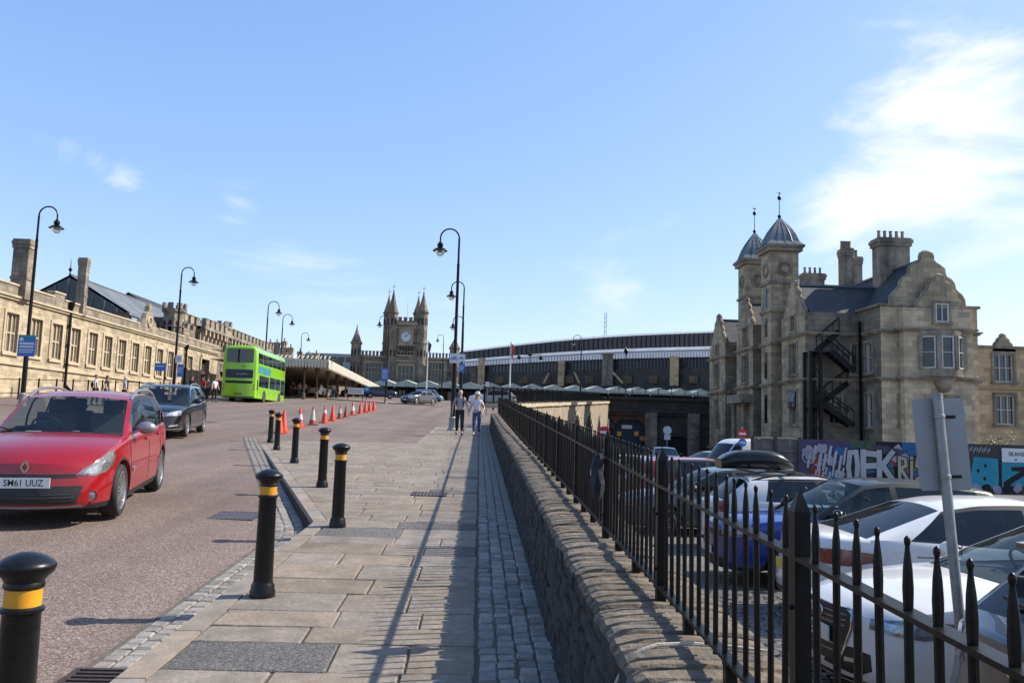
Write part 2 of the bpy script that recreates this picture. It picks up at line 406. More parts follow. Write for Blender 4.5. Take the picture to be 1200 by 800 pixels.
# ------------------------------------------------------------------ ground sheets
g = MB(); g.add([(-3000, -3000, -2.2), (3000, -3000, -2.2), (3000, 3000, -2.2), (-3000, 3000, -2.2)], [(0, 1, 2, 3)])
M['earth'] = mat('open ground', (.12, .11, .08), .9, var=(.07, .085, .04), scale=.02, coord='World')
tag(g.build('ground', M['earth']), kind='structure')
def sheet(name, xs, ys, f, m, parent=None):
    b = MB(); b.grid([[V((x, y, f(x, y))) for x in xs] for y in ys], False); o = b.build(name, m, parent)
    return tag(o, kind='structure') if parent is None else o
road = sheet('road', [-90, -22, -19, -16, -13, -9, -6, -2.5, 1.0], [-14, 0, 30, 60, 90, 120, 140], rz, M['road'])
sheet('forecourt', [-90, -22, -9, -2.5, 0, 10, 40, 70], [140, 150, 170, 200], lambda x, y: rz(x, 140), M['road'])
b = MB(); WL = [(1.1, 40), (12.6, 80), (26, 81.5)]                     # edge of the raised approach
def tri(p): return V((p[0], p[1], rz(p[0], p[1])))
b.add([tri(p) for p in ((1.0, 40), (1.3, 40), (12.4, 79.6), (70, 81), (70, 140), (1.0, 140), (1.0, 120), (1, 90), (1, 60))], [(0, 1, 2, 8), (8, 2, 7), (7, 2, 6), (2, 3, 4, 6), (6, 4, 5)])
tag(b.build('approach_road', M['road']), kind='structure')
sheet('car_park_surface', [.9, 4, 8, 16, 40, 120], [-14, -5, 0, 20, 40, 60, 82], lambda x, y: lz(y), M['lot']).__setitem__('kind', 'structure')

# ------------------------------------------------------------------ pavement, kerb, setts
K0, K1 = V((-2.02, 10.5, 0)), V((-7.1, 27.0, 0))
def kx(y):                                                              # outer kerb line
    if y <= K0.y: return K0.x
    if y <= K1.y: return K0.x+(K1.x-K0.x)*(y-K0.y)/(K1.y-K0.y)
    return -2.02
b = MB(); ys = [-6, 2, 6, 10.5, 14, 18, 22, 25, 26.6]
b.grid([[V((x, y, pz(y)-.016)) for x in (kx(y)+.05, (kx(y)+.6)/2, .6)] for y in ys], False)
b.grid([[V((x, y, pz(y)-.016)) for x in (-2.02, -.7, .6)] for y in (26.6, 32, 40.5)], False)
pave = tag(b.build('pavement', M['joint']), kind='structure')
PATCH = [(-1.5, 9.75), (-.72, 10.2), (-.95, 5.45), (-.45, 13.9), (-.2, 16.5), (.0, 8.6)]
def flag_mesh(x0a, x0b, x1, y0, y1, bump=True):
    """one flagstone, left end slanting from x0a (at y0) to x0b (at y1), with a worn arris"""
    cs = [(x0a, y0), (x1, y0), (x1, y1), (x0b, y1)]; ctr = V((sum(c[0] for c in cs)/4, sum(c[1] for c in cs)/4, 0)); ctr.z = pz(ctr.y)
    ti = [U(-.0035, .0035) for _ in range(4)] if bump else [0]*4
    e = .009; vs = []; j = [(U(-.009, .009), U(-.009, .009)) for _ in cs]
    P = [V((c[0]+q[0], c[1]+q[1], 0)) for c, q in zip(cs, j)]
    def ins(d): return [p+(V((ctr.x, ctr.y, 0))-p).normalized()*d*1.4 for p in P]
    for d, dz in ((0, -.05), (0, -.006), (e, 0)):
        for p, t in zip(ins(d), ti): vs.append(V((p.x, p.y, pz(p.y)+dz+(t if dz > -.04 else 0)))-ctr)
    fs = [(i, (i+1) % 4, 4+(i+1) % 4, 4+i) for i in range(4)]+[(4+i, 4+(i+1) % 4, 8+(i+1) % 4, 8+i) for i in range(4)]+[(8, 9, 10, 11)]
    me = bpy.data.meshes.new('paving_flag'); me.from_pydata([tuple(v) for v in vs], [], fs); return me, ctr
y = 1.7; course = 0
while y < 40:
    d = U(.36, .62) if y < 26 else U(.5, .75)
    y1 = y+d
    if y < 26.6 < y1: y1 = 26.6
    xa, xb = kx(y)+.2, (kx(min(y1, 26.59)) if y < 26.6 else kx(y1))+.2
    x = max(xa, xb)+U(.45, 1.0); first = True; left = (xa, xb)
    while True:
        x1 = x if x < -.35 else .035
        me, ctr = flag_mesh(left[0], left[1], x1-.014, y, y1-.014)
        isp = any(left[0]-.02 < px < x1 and y < py < y1 for px, py in PATCH)
        me.materials.append(M['patch'] if isp else M['flag'])
        o = link('paving_flag', me, pave); o.location = ctr
        if isp: o['label'] = 'dark grey tarmac patch in place of a flagstone'
        if x1 > 0: break
        left = (x1, x1); x = x1+U(.42, .95)
    y = y1
# kerb stones
def kerb_run(p, q, hgt, ln=.95, inner=1):
    d = (q-p); L_ = d.length; d.normalize(); nrm = V((d.y, -d.x, 0)); n = max(1, round(L_/ln))
    for i in range(n):
        a, c = p+d*(L_*i/n+.006), p+d*(L_*(i+1)/n-.006); b = MB(); mid = (a+c)/2; org = V((mid.x, mid.y, pz(mid.y)))
        rows = []
        for e in (a, c):
            z = pz(e.y); zb = rz(e.x, e.y)-.06
            rows.append([V((e.x, e.y, zb))-org, V((e.x, e.y, z-.022))-org, V((e.x, e.y, z-.001))+nrm*.02-org, V((e.x, e.y, z+U(0, .004)))+nrm*.19-org, V((e.x, e.y, z-.05))+nrm*.192-org])
        b.grid(rows, False); b.add(rows[0], [(4, 3, 2, 1, 0)]); b.add(rows[1], [(0, 1, 2, 3, 4)])
        o = b.build('kerb_stone', M['kerb'], pave, weld=True); o.location = org
kerb_run(V((-2.02, 1.2, 0)), K0, .1); kerb_run(K0, K1, .1); kerb_run(V((-2.02, 26.7, 0)), V((-2.02, 40, 0)), .05, 1.5)
d_ = (K1-K0).normalized(); n_ = V((-d_.y, d_.x, 0)); M['kerbshade'] = mat('dirty kerb face with painted shade', (.045, .04, .036), .9, var=(.02, .018, .017), scale=6, bump=.4, coord='World'); b = MB(); L_ = (K1-K0).length  # thin dark slabs paint shade, with some dirt, on the slanting kerb's face
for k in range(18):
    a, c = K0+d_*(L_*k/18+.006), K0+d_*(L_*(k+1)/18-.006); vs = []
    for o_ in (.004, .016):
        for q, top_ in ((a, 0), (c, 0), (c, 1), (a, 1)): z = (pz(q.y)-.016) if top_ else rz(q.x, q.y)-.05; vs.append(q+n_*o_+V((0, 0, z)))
    bb = MB().add(vs, [(3, 2, 1, 0), (4, 5, 6, 7), (0, 1, 5, 4), (1, 2, 6, 5), (2, 3, 7, 6), (3, 0, 4, 7)]); bb.build('kerb_face_shade', M['kerbshade'], pave)
# setts
def sett_shape(b, w_, l_, h_, c, R=None, jit=.006):
    pts = []
    for z, k in ((-h_, 1), (-.012, 1), (0, .80)):
        for sx, sy in ((-1, -1), (1, -1), (1, 1), (-1, 1)):
            pts.append(V((sx*w_/2*k+U(-jit, jit), sy*l_/2*k+U(-jit, jit), z+U(-.003, .003))))
    if R: pts = [R @ p for p in pts]
    fs = [(i, (i+1) % 4, 4+(i+1) % 4, 4+i) for i in range(4)]+[(4+i, 4+(i+1) % 4, 8+(i+1) % 4, 8+i) for i in range(4)]+[(8, 9, 10, 11)]
    return b.add([p+V(c) for p in pts], fs)
SETTS = [sett_shape(MB(), .112, l_, .06, (0, 0, 0)).mesh('sett', M['sett']) for l_ in (.105, .12, .135, .15, .165) for _ in range(3)]
SL = [l_ for l_ in (.105, .12, .135, .15, .165) for _ in range(3)]
far = MB(); cnt = 0
tiltx = Matrix.Rotation(math.atan(S), 3, 'X')
for r in range(4):
    y = 1.9+U(0, .1); xx = .106+r*.124
    while y < 40:
        k = R_.randrange(15); l_ = SL[k]; yc = y+l_/2; z = pz(yc)+U(-.006, .003)
        if y < 11.2:
            o = link('sett', SETTS[k], pave); o.location = (xx+U(-.006, .006), yc, z); o.rotation_euler = (math.atan(S), 0, U(-.04, .04)); cnt += 1
        else: sett_shape(far, .112, l_, .05, (xx+U(-.005, .005), yc, z), tiltx)
        y += l_+.016
tag(far.build('sett_strip', M['sett'], pave), kind='stuff')
far = MB(); cnt = 0
GR = (4.92, 5.5)                                                        # drain grate in the gutter
b = MB(); b.grid([[V((kx(y_)-.44, y_, rz(kx(y_)-.44, y_)+.006)), V((kx(y_)+.02, y_, rz(kx(y_), y_)+.006))] for y_ in (-2, 4, 8, 10.3, 10.7, 14, 20, 27)], False)
b.build('gutter_bed', M['joint'], road)
for r in range(3):
    s_ = 1.9+U(0, .1); off = .085+r*.126
    while s_ < 27.2:
        k = R_.randrange(15); l_ = SL[k]; yc = s_+l_/2
        if yc < K0.y-.35: px_, rot = K0.x-off, 0
        else:
            rot = atan2(-(K1.x-K0.x), K1.y-K0.y)*min(1, (yc-K0.y+.35)/1.4); px_ = kx(yc)-off/cos(rot)
            if abs(yc-K0.y) < .8: px_ -= .06*(1-abs(yc-K0.y)/.8)
        z = rz(px_, yc)+.019+U(-.005, .004)
        if not (yc > GR[0]-.07 and yc < GR[1]+.07):
            if cnt < 300 and yc < 16: o = link('sett', SETTS[k], road); o.location = (px_, yc, z); o.rotation_euler = (math.atan(S), 0, rot+U(-.05, .05)); cnt += 1
            else: sett_shape(far, .112, l_, .05, (px_, yc, z), Matrix.Rotation(rot, 3, 'Z') @ tiltx)
        s_ += (l_+.016)*cos(rot)
tag(far.build('gutter_setts', M['sett'], road), kind='stuff')
# drain grate, manhole covers
gy = (GR[0]+GR[1])/2; gx = K0.x-.235
t = thing('drain_grate', 'rusty iron drain grate in the sett gutter beside the kerb', 'drain grate', (gx, gy, rz(gx, gy)+.012)); t.rotation_euler = (math.atan(S), 0, 0)
b = MB()
for sx in (-1, 1): b.box((sx*.205, 0, 0), (.035, .58, .03)); b.box((0, sx*.275, 0), (.375, .03, .0296))
b.build('frame', M['grate'], t); MB().box((0, 0, -.03), (.37, .52, .01)).build('pit', M['dark'], t)
for i in range(8): MB().box((0, -.225+i*.0643, -.002), (.37, .028, .024)).build('bar', M['grate'], t)
def cover(c, sx, sy, label, m, f, frame=True):
    t = thing('manhole_cover', label, 'manhole cover', (c[0], c[1], f(c[0], c[1])+.001)); t.rotation_euler = (math.atan(S), 0, 0)
    b = MB()
    b.box((0, 0, 0), (sx, sy, .012)); b.build('plate', m, t)
    b = MB()
    for s_ in (-1, 1): b.box((s_*(sx/2+.02), 0, 0), (.025, sy+.06, .014)); b.box((0, s_*(sy/2+.02), 0), (sx+.012, .025, .0138))
    b.build('frame', M['grate'], t)
    b = MB(); n = 9
    for i in range(n):
        for j in range(5): b.box((-sx/2+sx*(i+.5)/n, -sy/2+sy*(j+.5)/5, .007), (sx/n*.45, sy/5*.45, .005))
    tag(b.build('tread', M['grate'], t), kind='stuff')
M['coverpink'] = mat('worn iron cover', (.17, .12, .11), .6, metal=.3, var=(.11, .085, .08), scale=10)
M['coverblue'] = mat('grey iron cover', (.12, .115, .125), .5, metal=.3, var=(.085, .085, .095), scale=10)
cover((-.75, 13.5), .5, .42, 'small worn iron cover set in the paving past the tarmac patches', M['coverpink'], lambda x, y: pz(y)+.006)
cover((-3.3, 11.75), .55, .62, 'grey iron cover in the road beside the kerb corner', M['coverblue'], rz)
cover((-11.6, 33.0), .6, .6, 'iron cover in the road behind the dark estate car', M['coverblue'], rz)

# ------------------------------------------------------------------ parapet wall and its railing
wall = thing('parapet_wall', 'low rubble stone parapet wall with rounded coping beside the pavement', 'wall', (0, 0, 0))
b = MB(); ys = [-4, 8, 20, 30, 40.3]
prof = lambda y: [(.585, pz(y)-.3), (.60, pz(y)+.5), (.66, pz(y)+.6), (1.16, pz(y)+.6), (1.25, lz(y)-.3)]
b.grid([[V((x, y, z)) for x, z in prof(y)] for y in ys], False)
b.add([(x, -4, z) for x, z in prof(-4)], [(0, 1, 2, 3, 4)]); b.add([(x, 40.3, z) for x, z in prof(40.3)], [(4, 3, 2, 1, 0)])
b.build('core', mat('coursed rubble', (.22, .175, .125), .9, var=(.12, .095, .07), scale=4, bump=.7, bscale=16, coord='World', courses=(.34, .13, (.45, .42, .38)), stain=.4), wall)
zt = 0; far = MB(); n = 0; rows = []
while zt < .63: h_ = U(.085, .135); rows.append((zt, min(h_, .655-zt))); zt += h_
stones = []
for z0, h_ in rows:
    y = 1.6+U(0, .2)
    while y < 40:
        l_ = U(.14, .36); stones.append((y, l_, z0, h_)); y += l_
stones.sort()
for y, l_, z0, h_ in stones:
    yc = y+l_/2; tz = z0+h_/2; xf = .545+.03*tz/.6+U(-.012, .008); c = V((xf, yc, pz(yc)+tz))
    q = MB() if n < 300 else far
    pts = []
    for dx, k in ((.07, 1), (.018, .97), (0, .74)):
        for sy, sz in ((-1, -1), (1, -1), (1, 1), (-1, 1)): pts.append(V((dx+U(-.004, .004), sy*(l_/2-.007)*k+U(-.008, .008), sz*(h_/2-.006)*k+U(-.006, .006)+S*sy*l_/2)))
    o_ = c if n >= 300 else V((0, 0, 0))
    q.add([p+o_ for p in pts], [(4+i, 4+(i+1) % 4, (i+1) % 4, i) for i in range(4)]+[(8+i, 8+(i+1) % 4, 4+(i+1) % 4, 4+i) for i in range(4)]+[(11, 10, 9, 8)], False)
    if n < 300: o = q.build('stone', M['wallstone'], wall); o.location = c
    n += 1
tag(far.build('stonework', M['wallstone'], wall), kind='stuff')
# coping: thin stones on edge, rounded over the pavement side
far = MB(); y = 1.55; n = 0
SLAB = (2.62, 3.12)
while y < 40:
    l_ = U(.07, .135); yc = y+l_/2
    c = V((0, yc, pz(yc))); dz = U(-.009, .009); dx = U(-.009, .008)
    pr = [(.60, .648), (.566, .652), (.569, .668), (.588, .686), (.625, .698), (.69, .704), (.86, .705), (1.10, .70), (1.19, .685), (1.20, .56)]
    pts = []
    for sy, k in ((-1, .0), (-1, 1), (1, 1), (1, .0)):
        for x, z in pr:
            e = .014*(1-k); pts.append(V((x+dx+(e if x < .65 else -e*.3)+U(-.004, .004), sy*(l_/2-.004-.016*k*0-(0.010*k)), z+dz-e*.8+U(-.004, .004)+S*sy*l_/2)))
    m_ = len(pr); fs = []
    # order of the rings: outer front, inner front, inner back, outer back
    for a in range(3):
        for i in range(m_-1): fs.append((a*m_+i+1, a*m_+i, (a+1)*m_+i, (a+1)*m_+i+1))
    fs.append(tuple(range(m_))); fs.append(tuple(3*m_+i for i in range(m_-1, -1, -1)))
    q = MB() if n < 290 else far; o_ = V((0, 0, 0)) if n < 290 else c
    q.add([p+o_ for p in pts], fs, False)
    if n < 290: o = q.build('coping_stone', M['coping'], wall); o.location = c
    n += 1; y += l_+.004
tag(far.build('coping', M['coping'], wall), kind='stuff')
# a ridge of pale mortar across the coping
mb = MB(); yy = 3.28
mb.tube([V((x-.004, yy+.03*sin(x*9), pz(yy)+z+.006)) for x, z in [(.575, .40), (.556, .5), (.562, .578), (.598, .648), (.655, .694), (.73, .713), (.86, .714), (1.0, .712), (1.15, .705)]], [.004, .006, .007, .007, .008, .008, .008, .007, .005], 6)
mb.build('mortar_ridge', M['mortar'], wall)

rail = thing('railing', 'black iron railing with spear topped bars along the top of the parapet wall', 'railing', (.9, 0, 0))
RX = .9; PY = [2.3+1.735*i for i in range(-1, 22)]; nbar = 0; farbars = MB()
barm = MB().lathe([(.0098, 0), (.0098, .50), (.0098, .515), (.0110, .545), (.0113, .560), (.0094, .60), (.0050, .638), (.0046, .644), (.0062, .648), (.0070, .654), (.0060, .660), (.003, .664), (0, .665)], n=8).mesh('bar', M['iron'])
# the bar's shaft is square: a second, square stem below the top rail
for i, py in enumerate(PY):
    z = S*py
    b = MB(); w_ = .0225
    b.box((0, 0, 1.03), (w_*2, w_*2, .70))
    b.add([(-w_, -w_, 1.38), (w_, -w_, 1.38), (w_, w_, 1.38), (-w_, w_, 1.38), (0, 0, 1.445)], [(0, 1, 4), (1, 2, 4), (2, 3, 4), (3, 0, 4)])
    o = b.build('post', M['iron'], rail); o.location = (0, py, z-.005)
    for hz in (.86, 1.12): MB().ball((-w_-.002, 0, hz), .008, 6).build('bolt', M['iron'], o)
    if i == len(PY)-1: break
    nb = 14; y0, y1 = py+w_, PY[i+1]-w_
    for zz in (.775, 1.25):
        MB().bar((0, y0, S*y0+zz), (0, y1, S*y1+zz), .044, .012).build('rail', M['iron'], rail)
    for k in (.36, .70): yk = y0+(y1-y0)*k; MB().bar((0, yk, S*yk+.68), (0, yk, S*yk+.769), .04, .04).build('foot', M['iron'], rail)
    for k in range(nb):
        yk = py+(PY[i+1]-py)*(k+1)/(nb+1); nbar += 1
        if nbar > 294: farbars.cyl((0, yk, S*yk+.75), (0, yk, S*yk+1.37), .0095, .008, 6); continue
        o = link('bar', barm, rail); o.location = (0, yk, S*yk+.742)
        o.rotation_euler = (U(-.008, .008), U(-.008, .008), U(0, 3))
tag(farbars.build('far_bars', M['iron'], rail), kind='stuff')
t = thing('hanging_bag', 'dark navy cloth bag hanging from a railing post', 'bag', (RX-.05, PY[3]-.02, S*PY[3]+1.12), 0, None, .78)
M['navy'] = mat('navy cloth', (.012, .014, .03), .85, var=(.02, .022, .04), scale=14, bump=.6, bscale=18)
rows = []
for k in range(9):
    z = .22-k*.055; wv = [.03, .06, .085, .10, .105, .11, .10, .085, .03][k]
    rows.append([V((wv*.55*cos(a*pi/6)-.02+.012*sin(3*a+k), wv*sin(a*pi/6)+.014*cos(2*a+k*1.3), z+.01*sin(a*2+k))) for a in range(12)])
MB().grid(rows, True, True).build('sack', M['navy'], t); MB().tube([(0, -.03, .2), (.03, -.02, .27), (.06, .0, .255), (.04, .03, .2)], .008, 6).build('strap', M['navy'], t)
MB().box((-.085, -.03, .03), (.004, .012, .05)).build('reflective_tab', M['white'], t)

# ------------------------------------------------------------------ bollards
def bollard_parts(t):
    MB().lathe([(.100, 0), (.100, .045), (.092, .06), (.092, .085), (.080, .105), (.078, .115)], n=24).build('base', M['black'], t)
    MB().lathe([(.076, .11), (.068, .762), (.070, .770), (.079, .776), (.079, .788), (.066, .797)], n=24).build('shaft', M['black'], t)
    MB().lathe([(.0665, .794), (.0665, .862)], n=24).build('band', M['yellow'], t)
    MB().lathe([(.068, .862), (.073, .868), (.073, .88), (.070, .888), (.080, .905), (.102, .925), (.109, .945), (.106, .957), (.092, .968), (.066, .985), (.034, .996), (0, 1.0)], n=28).build('cap', M['black'], t)
BL = ['yellow banded bollard nearest the road drain, its top filling the corner', 'yellow banded bollard standing alone on the flags between drain and kerb corner', 'yellow banded bollard beside the kerb corner and a dark paving patch', 'yellow banded bollard just behind the one at the kerb corner',
      'yellow banded bollard half way along the slanting kerb', 'yellow banded bollard second from the far end of the slanting kerb', 'yellow banded bollard at the far end of the slanting kerb']
bp = [(-1.74, 3.36), (-1.67, 6.81), (-1.65, 10.17), (-2.58, 14.11), (-4.05, 18.67), (-5.38, 22.55), (-6.3, 25.54)]
b0 = None
for (x, y), lb in zip(bp, BL):
    if b0 is None:
        b0 = t = thing('bollard', lb, 'bollard', (x, y, pz(y)), 0, 'bollards along the pavement'); bollard_parts(t)
    else: t = copy_tree(b0, (x, y, pz(y)), U(0, 6), lb)
# ------------------------------------------------------------------ traffic cones
def cone_parts(t, m, sleeve, wh):
    b = MB(); b.box((0, 0, .02), (.36, .36, .04)); b.build('base', M['rubber'] if m == 'black' else M[m], t)
    b = MB()
    if sleeve:
        a, c = sleeve
        r = lambda z: .135-(.135-.028)*(z-.04)/.69
        b.lathe([(.135, .04), (r(a), a)], n=18).lathe([(r(c), c), (.03, .71), (.022, .73)], n=18)
        MB().lathe([(r(a)+.003, a), (r(c)+.003, c)], n=18).build('sleeve', M[wh], t)
    else: b.lathe([(.135, .04), (.03, .71), (.022, .73)], n=18)
    b.build('body', M['cone'] if m != 'cone_dirty' else M[m], t)
M['conewhite'] = mat('reflective sleeve', (.78, .77, .76), .45, var=(.62, .6, .58), scale=9)
M['conegrime'] = mat('grimy sleeve', (.6, .57, .52), .6, var=(.4, .36, .3), scale=9)
cl_ = [(327, 508, 'cone', None, 'orange cone half hidden behind the farthest bollards'), (332, 506, 'cone', None, 'plain orange cone just behind the last bollard'), (351, 501, 'cone', (.3, .5), 'orange cone with a wide white sleeve nearest the bollards'), (366, 498, 'cone_dirty', (.2, .62), 'cone almost wholly covered by a grimy white sleeve'),
       (380, 495.5, 'cone', (.42, .56), 'orange cone with a narrow white band in the middle of its height'), (389.5, 493, 'cone', None, 'plain orange cone next to the narrow banded cone'), (398, 490.5, 'cone_dirty', (.3, .6), 'short dirty cone with a white top sleeve'), (405, 488.5, 'cone_dirty', None, 'dark dirty brown cone without a sleeve'),
       (413, 486.5, 'cone', (.25, .5), 'orange cone with a white sleeve beyond the dirty brown cone'), (422, 484.5, 'cone', None, 'plain orange cone before the last cluster of cones'), (428, 483, 'cone', None, 'first plain cone of the tight far cluster'), (433, 482, 'cone', None, 'second plain cone of the tight far cluster'), (438, 480.5, 'cone', None, 'last orange cone at the far end of the line')]
for i, (px, py, m, sl_, lb) in enumerate(cl_):
    p = on(px, py, rz); t = thing('traffic_cone', lb, 'traffic cone', p, U(0, 1.5), 'traffic cones in a line across the road', scale=1.12 if i not in (6, 7) else .98)
    cone_parts(t, m, sl_, 'conegrime' if m == 'cone_dirty' else 'conewhite')
# ------------------------------------------------------------------ vehicles
M.update(
 glass=glass_mat('car glass', (.78, .86, .82), .97, refl=.36), darkglass=glass_mat('tinted glass', (.2, .22, .22), .25, refl=.5),
 tyre=mat('tyre', (.016, .016, .016), .75, bump=.1, scale=50), alloy=mat('alloy wheel', (.55, .55, .56), .3, metal=.85),
 trim=mat('black trim', (.014, .014, .015), .5), cabin=mat('cabin lining', (.03, .03, .032), .8), seat=mat('seat cloth', (.10, .10, .105), .85),
 chrome=mat('chrome', (.75, .75, .77), .12, metal=1), lens=mat('lamp reflector', (.62, .64, .64), .12, metal=.6, coat=1, var=(.32, .34, .35), scale=9), lensdark=mat('smoked lamp', (.12, .13, .14), .12, metal=.5, coat=1, var=(.35, .36, .37), scale=14),
 tail=mat('red lamp lens', (.17, .006, .009), .12, coat=1), amber=mat('amber lens', (.7, .22, .02), .2, coat=1),
 plate=mat('white number plate', (.72, .73, .72), .4), plateyellow=mat('yellow number plate', (.75, .5, .05), .4), plateprint=mat('number plate print', (.012, .012, .015), .5), seam=mat('panel gap', (.008, .008, .008), .8), paper=mat('paper', (.75, .78, .74), .7),
 silverpaint=mat('silver plastic', (.32, .32, .33), .35, metal=.6),
)
def paint(name, col, metal=0, rough=.22): return mat(name, col, rough, metal, coat=.6, spec=.4, var=tuple(c*.9 for c in col), scale=1.2)
M.update(p_red=paint('red car paint', (.30, .005, .008)), p_black=paint('black blue car paint', (.004, .005, .008)), p_white=paint('white car paint', (.80, .785, .755)), p_blue=paint('blue car paint', (.012, .05, .30), .25), p_silver=paint('silver car paint', (.13, .142, .165), .5, .3),
 p_grey=paint('grey car paint', (.075, .085, .09), .35), p_roof=mat('black roof paint', (.008, .008, .009), .3, spec=.25, coat=.25, var=(.011, .011, .012), scale=1), p_midblue=paint('mid blue paint', (.03, .16, .42)), p_lightblue=paint('pale blue paint', (.22, .34, .46), .3), p_darkblue=paint('dark blue paint', (.012, .025, .07)), p_green=paint('lime green bus paint', (.27, .60, .008)))

def subdiv_poly(poly, mx):
    bm = bmesh.new(); f = bm.faces.new([bm.verts.new((p[0], p[1], 0)) for p in poly])
    bmesh.ops.triangulate(bm, faces=[f])
    for _ in range(6):
        es = [e for e in bm.edges if e.calc_length() > mx]
        if not es: break
        bmesh.ops.subdivide_edges(bm, edges=es, cuts=1); bmesh.ops.triangulate(bm, faces=bm.faces[:])
    bm.verts.ensure_lookup_table(); bm.verts.index_update()
    return bm
def patch(bvh, a, poly, name, material, parent, off=.004, mx=.06, skirt=.012):
    """shell over the body: poly in (u, z) seen along bearing a (degrees; 0 from the front, 90 from the car's left)"""
    a = radians(a); d = V((-cos(a), -sin(a), 0)); ux = V((-sin(a), cos(a), 0))
    bm = subdiv_poly(poly, mx); vs = []
    for v in bm.verts:
        o = ux*v.co.x+V((0, 0, v.co.y))-d*6
        loc, nrm, i, _ = bvh.ray_cast(o, d)
        if loc is None:
            loc, nrm, i, _ = bvh.find_nearest(ux*v.co.x+V((0, 0, v.co.y))-d*2.0)
        if nrm.dot(d) > 0: nrm = -nrm
        vs.append(loc+(nrm*.5-d*.5).normalized()*off)
    b = MB(); fs = []
    for f in bm.faces:
        idx = [v.index for v in f.verts]
        q = [vs[i] for i in idx]; nn = (q[1]-q[0]).cross(q[2]-q[0])
        fs.append(tuple(idx) if nn.dot(d) < 0 else tuple(idx[::-1]))
    b.add(vs, fs, True)
    for e in bm.edges:
        if len(e.link_faces) == 1:
            p, q = vs[e.verts[0].index], vs[e.verts[1].index]
            b.add([p, q, q+d*skirt, p+d*skirt], [(0, 1, 2, 3)])
    bm.free()
    return b.build(name, material, parent, 50)

def wheel_parts(root, x, y, R, wd, spokes, side, rimk=.70):
    b = MB(); rr = R*rimk
    b.lathe([(rr, -wd/2), (R*.93, -wd/2), (R*.985, -wd*.40), (R, -wd*.28), (R, wd*.28), (R*.985, wd*.40), (R*.93, wd/2), (rr, wd/2), (rr, -wd/2)], n=30, axis=V((0, side, 0)), caps=False)
    o = b.build('wheel', M['tyre'], root); o.location = (x, y, R)
    b = MB(); b.lathe([(rr+.004, wd*.46), (rr-.012, wd*.50), (rr-.022, wd*.40), (rr-.025, wd*.05)], n=28, axis=V((0, side, 0)), caps=False)
    ax = V((0, side, 0))
    for k in range(spokes):
        t = 2*pi*k/spokes+.2; r = V((cos(t), 0, sin(t))); s_ = V((-sin(t), 0, cos(t)))
        for q in ((-.9, -.35), (.9, .35)):
            p0 = r*.035+s_*q[1]*.03+ax*wd*.42; p1 = r*(rr-.012)+s_*q[0]*.035+ax*wd*.40
            b.bar(p0, p1, .022, .02, up=ax)
    b.lathe([(.055, wd*.36), (.05, wd*.46), (0, wd*.47)], n=14, axis=ax)
    b.build('rim', M['alloy'], o)
    MB().lathe([(rr-.02, wd*.02), (0, wd*.03)], n=20, axis=ax).build('brake_disc', M['dark'], o)
    return o

